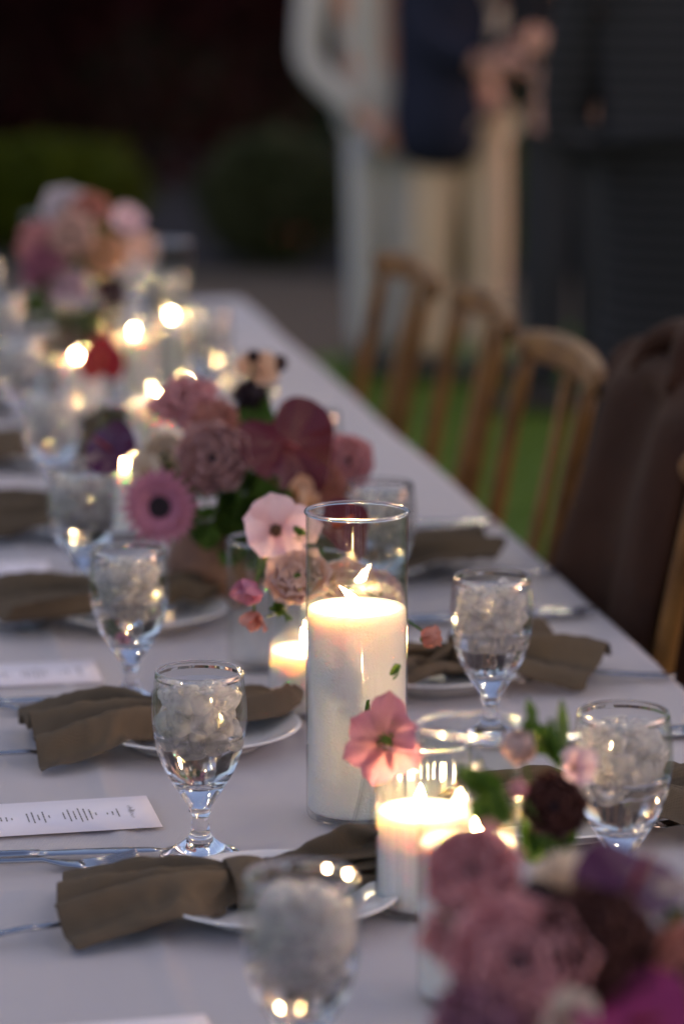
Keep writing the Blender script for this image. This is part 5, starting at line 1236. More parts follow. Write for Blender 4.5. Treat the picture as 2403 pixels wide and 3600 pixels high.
        "-25 -27 82 -38 -30 71 -43 -15 67 -55 -22 76 -58 -21 62 -50 3 67 -57 9 57 -70 -5 45 -65 15 34 -64 25 43 -70 30 59 -70 35 81 -64 17 89 -55 28 94 -52 43 76 -60 30 56 -54 30 41 -51 48 43 -41 59 33 -37 66 50 "
        "-28 75 42 -19 80 52 -15 -59 66 -13 -58 67 -11 -57 63 -11 -54 56 -12 -49 49 -13 -42 44 -16 -35 44 -19 -28 49 -23 -22 59 -27 -19 69 -32 -17 78 -36 -16 82 -41 -16 79 -46 -14 70 -50 -10 59 -53 -4 49 -56 3 44 -58 11 47 "
        "-59 17 55 -59 22 65 -58 25 74 -56 26 79 -54 26 78 -50 27 71 -46 30 61 -42 35 51 -37 41 44 -32 49 41 -28 56 44 -23 62 50 -19 66 57 0 -59 66 3 -58 67 4 -57 63 4 -54 56 4 -49 49 2 -42 44 0 -35 44 "
        "-4 -28 49 -7 -22 59 -12 -19 69 -16 -17 78 -21 -16 82 -26 -16 79 -30 -14 70 -34 -10 59 -38 -4 49 -41 3 44 -43 11 47 -44 17 55 -44 22 65 -43 25 74 -41 26 79 -38 26 78 -35 27 71 -31 30 61 -26 35 51 -22 41 44 "
        "-17 49 41 -12 56 44 -8 62 50 -4 66 57 16 -59 66 18 -58 67 19 -57 63 19 -54 56 19 -49 49 17 -42 44 15 -35 44 12 -28 49 8 -22 59 3 -19 69 -1 -17 78 -6 -16 82 -11 -16 79 -15 -14 70 -19 -10 59 -23 -4 49 "
        "-25 3 44 -27 11 47 -28 17 55 -28 22 65 -28 25 74 -26 26 79 -23 26 78 -20 27 71 -16 30 61 -11 35 51 -7 41 44 -2 49 41 3 56 44 7 62 50 11 66 57 37 -47 55 28 -39 56 16 -33 60 24 -30 45 21 -41 27 "
        "19 -28 28 20 -15 44 14 -28 65 10 -34 71 5 -30 85 14 -11 75 6 -21 78 6 -18 63 6 -2 77 1 10 73 7 -3 64 10 -4 42 7 19 32 10 9 44 12 7 62 10 22 81 6 30 101 4 42 97 13 32 82 13 16 62 "
        "4 15 53 11 23 49 -9 31 62 -14 37 54 -3 35 41 6 43 37 30 -52 68 25 -43 69 35 -35 59 38 -35 44 36 -40 26 35 -27 27 32 -21 51 24 -34 71 23 -34 81 21 -24 86 28 -15 72 24 -25 70 20 -14 60 21 1 75 "
        "15 13 81 19 5 69 25 0 43 22 19 28 24 15 40 25 13 59 25 29 86 22 32 102 19 44 96 21 42 77 25 23 62 20 20 48 15 28 64 5 39 66 -3 46 61 4 45 53 17 36 46 31 -52 85 37 -44 79 42 -46 64 "
        "47 -47 47 51 -38 28 50 -27 30 45 -31 56 40 -36 76 38 -37 87 37 -21 88 42 -16 74 38 -21 65 35 -15 57 35 2 66 30 15 81 33 13 67 40 5 40 36 22 28 38 23 43 39 22 64 39 28 91 37 34 104 34 46 99 "
        "35 36 71 35 29 52 28 34 48 21 44 64 12 52 75 4 57 70 13 55 60 21 51 49 47 -57 85 52 -47 84 56 -45 72 61 -48 50 66 -37 32 63 -31 44 61 -27 55 55 -37 79 54 -28 85 52 -17 90 54 -24 66 53 -21 56 "
        "49 -7 63 47 4 75 44 18 86 49 14 65 54 10 45 50 25 35 47 35 37 51 32 57 52 34 83 53 36 105 49 49 94 49 42 66 46 40 50 39 45 47 31 53 53 25 60 66 16 67 67 8 73 63 20 67 48 62 -61 88 "
        "67 -50 86 71 -50 72 78 -48 42 79 -37 39 77 -31 49 75 -28 61 70 -36 85 69 -26 88 67 -16 88 68 -18 67 67 -15 57 65 -4 61 61 8 82 60 17 78 61 24 68 67 19 44 63 29 30 62 38 35 65 37 60 68 36 86 "
        "68 39 100 62 49 82 57 55 68 58 49 49 50 57 50 42 64 52 35 72 63 26 80 70 22 80 56 16 83 45 77 -61 94 81 -57 86 86 -54 72 92 -47 49 93 -35 46 93 -27 51 90 -30 67 86 -31 84 83 -25 96 82 -14 85 "
        "83 -15 65 82 -13 52 79 1 69 76 11 82 74 23 86 77 21 64 78 27 47 78 32 32 77 40 38 80 41 61 83 39 87 81 45 96 75 56 84 72 59 63 70 59 47 63 64 41 54 74 53 46 83 65 38 90 71 34 89 54 "
        "29 90 42 93 -57 98 95 -51 91 100 -50 76 108 -44 50 109 -30 41 106 -31 60 104 -30 73 101 -28 92 98 -20 93 97 -13 77 97 -9 67 97 -7 53 93 6 68 91 17 89 90 25 81 90 29 68 93 25 46 93 32 32 93 41 41 "
        "93 47 57 98 42 89 94 52 88 90 61 86 84 67 65 80 70 52 75 74 43 67 83 53 58 93 69 51 99 68 47 98 53 44 95 35 107 -52 102 110 -47 93 117 -47 75 122 -42 57 124 -26 45 121 -24 57 119 -25 74 116 -22 89 "
        "112 -13 95 112 -8 81 112 -9 63 111 -1 59 109 9 65 105 21 89 104 29 83 104 33 70 107 30 46 108 32 26 108 43 36 110 48 62 112 48 85 109 56 88 103 67 79 98 74 63 93 78 50 88 83 44 78 94 62 71 101 64 "
        "65 107 62 61 105 48 58 101 32 122 -46 105 126 -44 93 132 -42 78 137 -38 59 138 -27 53 135 -25 69 133 -22 81 130 -16 94 127 -8 90 126 -4 80 128 -8 57 126 2 57 123 14 75 121 24 81 118 33 84 119 35 68 122 34 47 "
        "123 33 30 123 45 35 125 51 66 126 53 82 124 60 87 118 71 77 112 78 55 107 84 45 101 90 42 91 102 61 83 112 70 79 112 56 76 110 43 70 114 38 138 -41 105 138 -35 97 145 -36 82 152 -34 63 152 -24 58 150 -18 66 "
        "147 -16 83 143 -8 97 140 0 94 142 -2 79 142 -1 65 140 9 66 138 17 70 135 28 84 133 38 88 134 38 69 137 27 38 138 33 30 138 44 34 139 55 63 141 57 83 139 64 88 131 76 69 125 86 50 119 93 49 113 99 48 "
        "105 109 55 97 119 64 93 118 53 88 123 47 86 115 35 149 -31 112 153 -29 99 160 -30 83 167 -29 64 167 -18 57 164 -16 76 161 -10 91 157 -1 97 155 5 91 157 2 75 158 2 59 156 11 57 153 22 80 150 32 85 148 41 86 "
        "149 40 69 151 31 45 153 32 33 153 44 37 153 58 56 155 64 77 151 71 80 144 83 71 137 94 55 131 100 56 126 106 51 117 118 62 109 131 66 105 130 55 105 115 43 102 115 34 163 -23 114 163 -17 107 174 -22 86 182 -23 66 "
        "182 -14 60 179 -10 72 176 -5 89 170 8 99 171 6 86 172 6 75 171 10 64 170 16 60 167 27 83 164 38 96 162 37 82 164 39 69 165 24 45 166 31 40 168 42 40 168 59 54 170 68 79 167 74 84 158 89 74 150 101 62 "
        "143 105 45 138 115 57 132 124 59 126 131 56 122 127 49 120 117 42 118 117 35 179 -16 112 178 -11 105 188 -15 88 196 -18 70 194 -10 67 193 -4 80 188 3 93 184 15 98 184 13 82 188 8 66 187 11 57 185 21 66 182 31 77 "
        "178 45 90 173 47 81 178 28 62 180 19 44 180 26 39 179 39 52 181 57 65 184 74 78 177 85 73 172 95 74 162 109 55 157 113 49 152 123 56 146 131 56 139 137 52 134 139 44 136 117 43 134 113 37 186 0 118 190 0 108 "
        "199 -3 94 211 -11 70 207 -1 69 205 6 86 201 12 94 198 18 87 195 24 81 202 15 67 200 20 59 197 28 62 194 44 81 190 51 83 185 54 76 190 38 62 196 17 47 194 26 45 192 35 45 196 61 61 198 78 72 189 91 66 "
        "183 104 63 176 117 58 172 118 46 166 130 54 158 147 51 153 145 45 150 138 41 152 121 44 150 111 40 197 12 118 203 11 108 212 7 94 222 1 77 220 9 71 219 14 80 209 30 94 202 34 88 211 28 81 214 25 69 215 24 54 "
        "210 39 69 206 55 80 200 64 79 197 61 71 206 38 58 209 26 47 208 24 37 208 43 44 208 67 53 209 81 62 200 93 55 193 108 52 190 119 51 186 127 50 180 138 50 173 149 46 169 145 40 168 136 39 167 127 38 167 115 40 "
        "208 27 117 213 26 107 224 19 92 233 15 77 232 19 67 229 27 80 219 41 88 213 44 80 224 35 74 229 29 62 228 38 61 223 42 59 218 61 70 211 69 69 211 61 61 219 42 53 222 32 43 223 25 34 218 42 31 218 73 43 "
        "221 84 52 213 90 46 206 107 42 195 121 34 193 129 36 194 142 44 189 151 40 184 151 34 180 146 30 186 123 32 180 121 29 218 43 113 226 38 100 235 34 89 245 28 78 245 30 67 238 40 75 224 58 84 221 56 76 235 45 68 "
        "242 38 59 241 39 49 236 50 54 228 72 66 221 76 60 225 64 53 228 53 46 238 33 42 236 36 33 230 53 28 226 69 27 233 85 42 228 91 40 214 111 28 209 121 25 207 130 28 206 142 32 205 149 36 202 154 30 198 147 27 "
        "200 131 22 198 123 22 228 59 106 234 55 95 243 49 82 256 44 73 255 44 65 244 58 72 237 68 75 235 67 67 242 60 64 253 51 56 253 49 49 246 63 51 236 85 59 229 89 55 233 79 50 242 58 41 250 42 40 253 36 34 "
        "243 60 21 238 75 20 240 85 26 234 92 25 229 106 20 224 122 17 222 129 19 223 136 29 224 145 34 221 154 33 217 150 25 217 140 17 215 132 13 240 76 97 248 69 83 254 65 72 263 63 76 268 58 67 258 66 62 252 76 66 "
        "248 75 59 256 68 53 266 60 50 262 64 44 256 72 43 245 95 49 239 93 43 243 85 42 255 61 33 267 45 41 269 41 32 258 61 16 253 82 16 255 90 25 249 95 15 244 108 12 239 130 8 240 131 17 239 139 22 240 148 28 "
        "241 157 29 238 153 20 242 141 13 234 137 10 254 98 91 262 90 79 270 83 70 276 79 65 279 75 59 265 82 51 261 90 54 255 90 49 263 81 44 274 75 44 271 75 35 265 83 34 255 100 38 248 100 33 255 89 32 269 62 27 "
        "274 59 39 280 52 31 272 65 8 267 85 6 268 89 14 264 95 7 261 114 6 259 130 6 259 130 15 262 138 29 260 141 36 262 148 32 263 153 23 263 144 24 263 142 17 "
    ),
]


def napkin_mesh(variant):
    w = [int(q) * .0005 for q in NAPKIN_SHAPES[variant].split()]
    nu, nv = 44, 30
    P = [Vector((w[i * 3], w[i * 3 + 1], w[i * 3 + 2] - .0012)) for i in range((nu + 1) * (nv + 1))]
    b = MB()
    F = []
    for i in range(nu):
        for j in range(nv):
            a = i * (nv + 1) + j
            F.append((a, a + nv + 1, a + nv + 2, a + 1))
    b.add(P, F)

    def wrap(u, v):
        a = u * 2 * math.pi
        r = 1 + .05 * math.sin(a * 3 + variant) + .04 * mnoise.noise(Vector((math.cos(a), math.sin(a), variant + v)))
        return (-.013 + (v - .5) * .026 * (1 + .25 * math.sin(a + variant)), .037 * r * math.cos(a), max(.009, .029 + (.021 + .003 * math.sin(v * 3.14)) * r * math.sin(a)))
    b.grid(wrap, 36, 6)
    return b.mesh('napkin', M_napkin)


ME_NAP = [napkin_mesh(k) for k in range(4)]

PL = [(.345, 2.325 + .515 * k) for k in range(8)]
PR = [(.615, 2.515 + .522 * k) for k in range(3)]


def setting(x, y, k, side, sname):
    lb = ORD[k]
    rnd = random.Random(k * 5 + (0 if side < 0 else 50))
    tag(obj('side_plate', ME_PLATE, None, (x, y, TOP + .0006), (0, 0, rnd.uniform(0, 6))), 'white side plate under the %s napkin on the %s side' % (lb, sname), 'plate', 'white side plates')
    rz = (0 if side < 0 else math.pi) + rnd.uniform(-.12, .12)
    sc = (.96, .74, .85) if (side < 0 and k == 0) else (.90, .80, rnd.uniform(.95, 1.1))
    n = obj('napkin', ME_NAP[(k + (0 if side < 0 else 1)) % 4], None, (x + (.012 if side < 0 else .020) * side, y, TOP + .0006), (0, 0, rz), sc)
    solid(n, .0012)
    sb = n.modifiers.new('soften', 'SUBSURF')
    sb.levels = sb.render_levels = 1 if k < 4 else 0
    tag(n, 'taupe linen napkin loosely knotted on a plate, %s on the %s side' % (lb, sname), 'napkin', 'knotted taupe napkins')


for k, (x, y) in enumerate(PL):
    setting(x, y, k, -1, 'menu card')
for k, (x, y) in enumerate(PR):
    setting(x, y, k, 1, 'chair')

# ------------------------------------------------------------------ cutlery


def loft_flat(b, secs, n=10):
    """secs: (x, half width, half thickness, z, y)"""
    V, F = [], []
    for (x, w, th, z, yy) in secs:
        for j in range(n):
            a = 2 * math.pi * j / n
            ca, sa = math.cos(a), math.sin(a)
            V.append((x, yy + w * math.copysign(abs(ca) ** .8, ca), z + th * math.copysign(abs(sa) ** .8, sa)))
    for i in range(len(secs) - 1):
        for j in range(n):
            jn = (j + 1) % n
            F.append((i * n + j, (i + 1) * n + j, (i + 1) * n + jn, i * n + jn))
    F.append(tuple(range(n)))
    F.append(tuple(reversed(range((len(secs) - 1) * n, len(secs) * n))))
    b.add(V, F)


def knife_parts():
    h, bl = MB(), MB()
    loft_flat(h, [(-.105, .004, .002, .004, 0), (-.100, .0075, .0034, .0042, 0), (-.06, .0068, .0036, .0044, 0), (-.01, .0055, .0034, .0046, 0), (.004, .0052, .003, .0046, 0)])
    loft_flat(bl, [(.002, .0055, .0024, .0046, 0), (.012, .0085, .0009, .0046, .001), (.06, .0092, .0008, .0044, .001), (.095, .0075, .0007, .0042, .0), (.113, .002, .0005, .004, -.003)])
    return h.mesh('handle', M_steel), bl.mesh('blade', M_steel)


def fork_parts():
    h = MB()
    loft_flat(h, [(-.105, .004, .0015, .003, 0), (-.099, .0085, .002, .003, 0), (-.07, .0065, .002, .0045, 0), (-.02, .0032, .002, .0085, 0), (.02, .003, .002, .0075, 0), (.036, .009, .0016, .004, 0), (.05, .0115, .0013, .0022, 0), (.055, .0115, .0012, .0022, 0)])
    tines = []
    for q in (-3, -1, 1, 3):
        tb = MB()
        loft_flat(tb, [(.053, .0019, .0011, .0022, q * .0029), (.075, .0016, .001, .004, q * .0029), (.095, .0012, .0009, .0085, q * .0029), (.1, .0005, .0005, .0098, q * .0029)], 6)
        tines.append(tb.mesh('tine', M_steel))
    return h.mesh('handle', M_steel), tines


KN = knife_parts()
FK = fork_parts()


def knife(x, y, rz, label):
    t = thing('table_knife', label, 'knife', (x, y, TOP + .0004), rz, 'steel cutlery')
    obj('handle', KN[0], t)
    obj('blade', KN[1], t)


def fork(x, y, rz, label, z=0.0004):
    t = thing('table_fork', label, 'fork', (x, y, TOP + z), rz, 'steel cutlery')
    obj('handle', FK[0], t)
    for m in FK[1]:
        obj('tine', m, t)
    return t


for k, (x, y) in enumerate(PL[:6]):
    knife(.166, y + .168 + .004 * (k % 2), R(-1.5 + 1.2 * (k % 3)), 'steel knife on the far side of the %s menu side napkin' % ORD[k])
    fork(.150, y + .140, R(1 - 1.0 * (k % 3)), 'steel fork lying beside the knife of the %s menu side napkin' % ORD[k])
    fork(.163, y - .032 - .006 * (k % 2), R(14 - 3 * (k % 2)), 'steel fork half under the %s menu side napkin' % ORD[k])
for k, (x, y) in enumerate(PR[:6]):
    knife(.752, y - .024 + .30, R(180 + 2 - 2 * (k % 3)), 'steel knife behind the %s chair side napkin' % ORD[k])
    fork(.760, y - .024, R(180 - 5), 'steel fork half under the %s chair side napkin' % ORD[k])
    knife(.738, y + .262, R(180 + 1), 'second steel knife behind the %s chair side napkin' % ORD[k])

# ------------------------------------------------------------------ menu cards


def card_text(seed):
    rnd = random.Random(seed)
    b = MB()

    def word(x, y, w, h):
        b.add([(x, y, .0006), (x + h, y, .0006), (x + h, y + w, .0006), (x, y + w, .0006)], [(0, 1, 2, 3)])

    # local: +x is the head of the card, lines of print run along y
    X = .083
    # script title: slanted strokes
    yy = -.018
    while yy < .020:
        h = rnd.choice([.002, .003, .0052])
        w = rnd.uniform(.0006, .0011)
        x = X - .016 + rnd.uniform(-.0012, .0012)
        b.add([(x, yy, .0006), (x + h, yy + .0012, .0006), (x + h, yy + .0012 + w, .0006), (x, yy + w, .0006)], [(0, 1, 2, 3)])
        yy += rnd.uniform(.0016, .003)
    x = X - .027
    groups = [[.024, .011, .007], [.008, .030, .036, .042, .026, .036, .020], [.008, .034, .018, .034, .026], [.008, .014, .012]]
    gaps = [.010, .013, .014, .012]
    for gr, gp in zip(groups, gaps):
        for L in gr:
            y0 = -L / 2
            while y0 < L / 2 - .001:
                w = min(rnd.uniform(.002, .007), L / 2 - y0)
                word(x, y0, w, .0013)
                y0 += w + .0011
            x -= .0047
        x -= gp - .0047
    return b.mesh('printed_text', M_ink, smooth=False)


def menu_card(x1, y, rz, label, k):
    L, Wd = .178, .098
    t = thing('menu_card', label, 'menu', (x1 - L / 2, y, TOP + .0006), rz, 'white menu cards')
    b = MB()
    nx = 10
    V, F = [], []
    for i in range(nx + 1):
        u = i / nx
        zz = .0018 * (u * u) * (1 if k % 2 else .3) + .0006 * (1 - u)
        for v in (-1, 1):
            V.append((-L / 2 + L * u, v * Wd / 2, zz * 0))
    for i in range(nx):
        F.append((i * 2, i * 2 + 2, i * 2 + 3, i * 2 + 1))
    b.add(V, F)
    c = b.build('card', M_paper, t)
    solid(c, .0004, 1)
    obj('printed_text', card_text(3 + k), t, (0, 0, .0001))


for k, yy in enumerate([2.045, 2.612, 3.135, 3.655, 4.17]):
    menu_card([.262, .280, .279, .268, .27][k], yy, R([3, 2.2, 1, -1, 1][k]), 'white printed menu card on the cloth, %s from the front' % ORD[k], k)

# ------------------------------------------------------------------ flowers


def petal_grid(L, Wd, cup=.25, curl=.2, ruf=0.0, nu=7, nv=6, sharp=1.0, base=.25, ph=0.0, notch=0.0, ex=.85):
    """petal along +x; z up; returns verts, faces, ts"""
    V, F, T = [], [], []
    for i in range(nu + 1):
        u = i / nu
        w = Wd * (base * (1 - u) + (1 - base * (1 - u)) * math.sin(math.pi * min(1, u ** ex * .93 + .04)) ** (sharp * .7))
        if i == nu:
            w = Wd * .12 * (2 - sharp) if sharp < 2 else 0.0
        for j in range(nv + 1):
            v = -1 + 2 * j / nv
            x = L * (u - notch * (abs(v) < .3) * (u > .9)) * (1 - .05 * v * v)
            z = L * (curl * u * u) + Wd * cup * v * v * (u ** .7) + ruf * Wd * u * math.sin(v * 5 + ph + u * 3)
            V.append(Vector((x, w * v, z)))
            T.append(u)
    for i in range(nu):
        for j in range(nv):
            a = i * (nv + 1) + j
            F.append((a, a + nv + 1, a + nv + 2, a + 1))
    return V, F, T


def put(b, V, F, T, pitch, az, off=(0, 0, 0), roll=0.0, r0=0.0):
    M = Matrix.Rotation(az, 3, 'Z') @ Matrix.Rotation(-pitch, 3, 'Y') @ Matrix.Rotation(roll, 3, 'X')
    o = Vector(off)
    d = Matrix.Rotation(az, 3, 'Z') @ Vector((r0, 0, 0))
    b.add([M @ p + o + d for p in V], F, T)


def fl_open(rnd, r, n=6, pitch=18, cup=.18, layers=1, ruf=.06, wd=.62):
    b = MB()
    for l in range(layers):
        for i in range(n):
            V, F, T = petal_grid(r * (1 - .18 * l) * rnd.uniform(.88, 1.1), r * wd * .8 * rnd.uniform(.85, 1.1), cup, rnd.uniform(-.05, .25), ruf, nu=9, nv=8, ph=rnd.uniform(0, 6), base=.12, ex=1.45, sharp=.75)
            put(b, V, F, T, R(pitch + 22 * l + rnd.uniform(-9, 9)), 6.283 * (i + .5 * l) / n + rnd.uniform(-.12, .12), (0, 0, .001 * i + .002 * l), R(rnd.uniform(-10, 10)), .05 * r)
    c = MB()
    c.blob((0, 0, r * .08), (r * .17, r * .17, r * .13), 5, 8)
    for i in range(26):
        a, q = rnd.uniform(0, 6.28), rnd.uniform(.4, 1)
        p = (math.cos(a) * r * .2 * q, math.sin(a) * r * .2 * q, r * .17)
        c.blob(p, r * .03, 3, 5)
    return b, c


def fl_layered(rnd, r, layers=6, tight=1.0, ruf=.05):
    """rose / ranunculus ball: nested cupped petals"""
    b = MB()
    for l in range(layers):
        s = l / (layers - 1)
        n = 3 + l
        pl = r * (.55 + .6 * s)
        for i in range(n):
            V, F, T = petal_grid(pl * rnd.uniform(.92, 1.06), r * (.34 + .42 * s), .55 - .25 * s, -.55 * tight * (1 - s) + .08 * s, ruf * (.4 + s), ph=rnd.uniform(0, 6), base=.5)
            put(b, V, F, [t * .9 + .1 * s for t in T], R(88 - 62 * s ** 1.2 + rnd.uniform(-5, 5)), 6.283 * i / n + l * .7 + rnd.uniform(-.1, .1), (0, 0, -r * .25 * s), R(rnd.uniform(-6, 6)), r * (.03 + .26 * s))
    c = MB()
    c.blob((0, 0, r * .12), (r * .22, r * .22, r * .3), 6, 8)
    return b, c


def fl_ruffle(rnd, r):
    b = MB()
    for l in range(6):
        s = l / 5
        n = 7 + l
        for i in range(n):
            V, F, T = petal_grid(r * (.5 + .5 * s) * rnd.uniform(.85, 1.1), r * .34, .1, .1, .35, ph=rnd.uniform(0, 6), nv=8)
            put(b, V, F, T, R(78 - 66 * s + rnd.uniform(-12, 12)), 6.283 * i / n + rnd.uniform(-.3, .3), (0, 0, 0), R(rnd.uniform(-20, 20)), r * .06)
    c = MB()
    c.blob((0, 0, -r * .1), (r * .2, r * .2, r * .3), 5, 8)
    return b, c


def fl_gerbera(rnd, r):
    b = MB()
    for l, (n, k, pt) in enumerate([(22, 1.0, 4), (20, .93, 12), (18, .6, 30)]):
        for i in range(n):
            V, F, T = petal_grid(r * .8 * k * rnd.uniform(.94, 1.05), r * .105, .2, -.04, .0, nu=5, nv=2)
            put(b, V, F, [.25 + .75 * t for t in T], R(pt + rnd.uniform(-5, 5)), 6.283 * (i + l * .4) / n, (0, 0, .001 * l), 0, r * .2)
    c = MB()
    c.lathe([(0, r * .07), (r * .16, r * .1), (r * .27, r * .09), (r * .31, r * .02), (0, -r * .05)], 18)
    for i in range(60):
        a, q = i * 2.4, math.sqrt(i / 60)
        c.blob((math.cos(a) * r * .27 * q, math.sin(a) * r * .27 * q, r * .1), r * .022, 3, 5)
    return b, c


def fl_scabiosa(rnd, r):
    b = MB()
    for i in range(46):
        d = Vector((rnd.gauss(0, 1), rnd.gauss(0, 1), rnd.gauss(.3, .8))).normalized()
        V, F, T = petal_grid(r * .38, r * .2, .3, .2, .3, nu=3, nv=3, ph=i)
        q = d.to_track_quat('X', 'Z')
        b.add([q @ p + d * r * .62 for p in V], F, T)
    c = MB()
    c.blob((0, 0, 0), r * .66, 6, 9)
    return b, c


def fl_bud(rnd, r):
    b = MB()
    for l in range(3):
        for i in range(4):
            V, F, T = petal_grid(r * (1.9 - .1 * l), r * (.8 + .1 * l), .6, -.12, .04, base=.6)
            put(b, V, F, T, R(80 - 3 * l), 6.283 * i / 4 + l * .6, (0, 0, -r), 0, r * (.25 + .14 * l))
    c = MB()
    for i in range(5):
        V, F, T = petal_grid(r * .9, r * .34, .4, .3, 0, sharp=1.6)
        put(c, V, F, T, R(48), 6.283 * i / 5, (0, 0, -r * 1.05))
    c.blob((0, 0, -r * 1.0), r * .35, 4, 7)
    return b, c


def fl_tulip(rnd, r):
    """hanging sweet pea like bloom"""
    b = MB()
    for i, (pt, az, k) in enumerate([(70, 0, 1), (62, 2.1, 1.1), (66, 4.2, .95), (35, 1.0, 1.15), (30, 3.3, 1.1)]):
        V, F, T = petal_grid(r * 1.5 * k, r * .8, .3, .25, .14, ph=i)
        put(b, V, F, T, R(pt), az, (0, 0, -r * .5), 0, r * .08)
    c = MB()
    for i in range(4):
        V, F, T = petal_grid(r * .6, r * .25, .4, .2, 0, sharp=1.6)
        put(c, V, F, T, R(45), 1.57 * i, (0, 0, -r * .6))
    return b, c


def fl_anthurium(rnd, r):
    b = MB()
    VE = [0.0, .55, -.55, 1.2, -1.2, 1.9, -1.9, 2.6, -2.6]

    def f(u, v):
        # heart outline, polar about the stalk joint
        a = (v - .5) * 2 * math.pi
        rad = r * (1.0 - .10 * math.cos(a) + .42 * max(0, math.cos(a)) ** 6 - .50 * max(0, -math.cos(a)) ** 14 + .10 * math.sin(abs(a)) ** 2)
        x, y = rad * u * math.cos(a), rad * u * math.sin(a) * 1.0
        ve = min(abs(a - k) for k in VE) * u
        z = .34 * r * (abs(y) / r) ** 1.5 - .16 * r * (x / r) ** 2 + .04 * r * math.sin(a * 5 + 1) * u * u
        z -= .045 * r * math.exp(-(ve / .07) ** 2) * u
        return (x, y, z)

    def tf(u, v):
        a = (v - .5) * 2 * math.pi
        return max(0.0, min(1.0, min(abs(a) + .02, min(abs(a - k) for k in VE) + .09) * u / .12))

    b.grid(f, 10, 96, tf)
    c = MB()
    pts = [(0, 0, 0), (r * .1, 0, r * .2), (r * .26, 0, r * .5), (r * .4, 0, r * .82)]
    c.tube(catmull(pts, 10), [r * .075] * 6 + [r * .07, r * .065, r * .058, r * .045, r * .02], 10)
    return b, c


FL = dict(open=fl_open, layered=fl_layered, ruffle=fl_ruffle, gerbera=fl_gerbera, scabiosa=fl_scabiosa, bud=fl_bud, tulip=fl_tulip, anthurium=fl_anthurium)
FNAME = dict(open='open_flower', layered='layered_flower', ruffle='ruffled_flower', gerbera='gerbera', scabiosa='scabiosa', bud='flower_bud', tulip='sweet_pea', anthurium='anthurium')
CEN = dict(open='flower_center', layered='flower_center', ruffle='calyx', gerbera='flower_center', scabiosa='flower_center', bud='sepals', tulip='sepals', anthurium='spadix')

PM = dict(
    pale=petal_mat('petal_pale', (.62, .38, .42), (.72, .58, .66), (.66, .46, .55)),
    blush=petal_mat('petal_blush', (.62, .42, .34), (.70, .53, .48), (.62, .42, .42)),
    mauve=petal_mat('petal_mauve', (.32, .10, .20), (.50, .22, .31), (.36, .12, .24)),
    dusty=petal_mat('petal_dusty', (.36, .15, .15), (.56, .35, .34), (.34, .14, .15), trans=.25),
    pink=petal_mat('petal_pink', (.62, .25, .27), (.76, .43, .44), (.62, .24, .28)),
    coral=petal_mat('petal_coral', (.52, .20, .15), (.62, .32, .26), (.50, .16, .14)),
    rosey=petal_mat('petal_rosey', (.40, .22, .20), (.44, .23, .30), (.30, .06, .18)),
    burg=petal_mat('petal_burgundy', (.20, .05, .045), (.105, .013, .022), (.06, .006, .012), rough=.24, trans=.12),
    plum=petal_mat('petal_plum', (.055, .008, .04), (.075, .014, .06), (.04, .005, .03), rough=.3, trans=.1),
    dark=petal_mat('petal_dark', (.018, .006, .008), (.04, .014, .016), (.02, .006, .008), trans=.1),
    brown=petal_mat('petal_brown', (.09, .035, .03), (.13, .055, .045), (.06, .02, .02), trans=.15),
    cream=petal_mat('petal_cream', (.70, .55, .40), (.78, .68, .56), (.70, .58, .46)),
    peach=petal_mat('petal_peach', (.66, .38, .22), (.74, .50, .34), (.62, .36, .24)),
    red=petal_mat('petal_red', (.20, .004, .006), (.26, .01, .014), (.14, .004, .006), rough=.3, trans=.15),
    magenta=petal_mat('petal_magenta', (.22, .015, .09), (.30, .03, .14), (.18, .01, .08), trans=.25),
    orange=petal_mat('petal_orange', (.42, .10, .04), (.5, .16, .08), (.36, .08, .04)),
    white=petal_mat('petal_white', (.72, .66, .68), (.78, .74, .78), (.70, .64, .70)),
)
CM = dict(dark=mat('center_dark', (.012, .005, .012), .8), brown=mat('center_brown', (.05, .022, .008), .8), green=M_stem,
          red=mat('spadix_red', (.52, .09, .02), .5), yellow=mat('center_yellow', (.45, .28, .06), .8), dkred=mat('spadix_dark', (.20, .02, .02), .5))
CAMV = Vector((0, 0, 1.53))


def leaf_mesh(seed, L, Wd):
    rnd = random.Random(seed)
    b = MB()
    V, F, T = petal_grid(L, Wd, .25, rnd.uniform(-.35, .2), .05, sharp=1.5, ph=seed)
    b.add(V, F, T)
    return b.mesh('leaf', M_leafgreen)


LEAVES = [leaf_mesh(k, .05, .016 + .003 * (k % 3)) for k in range(5)]


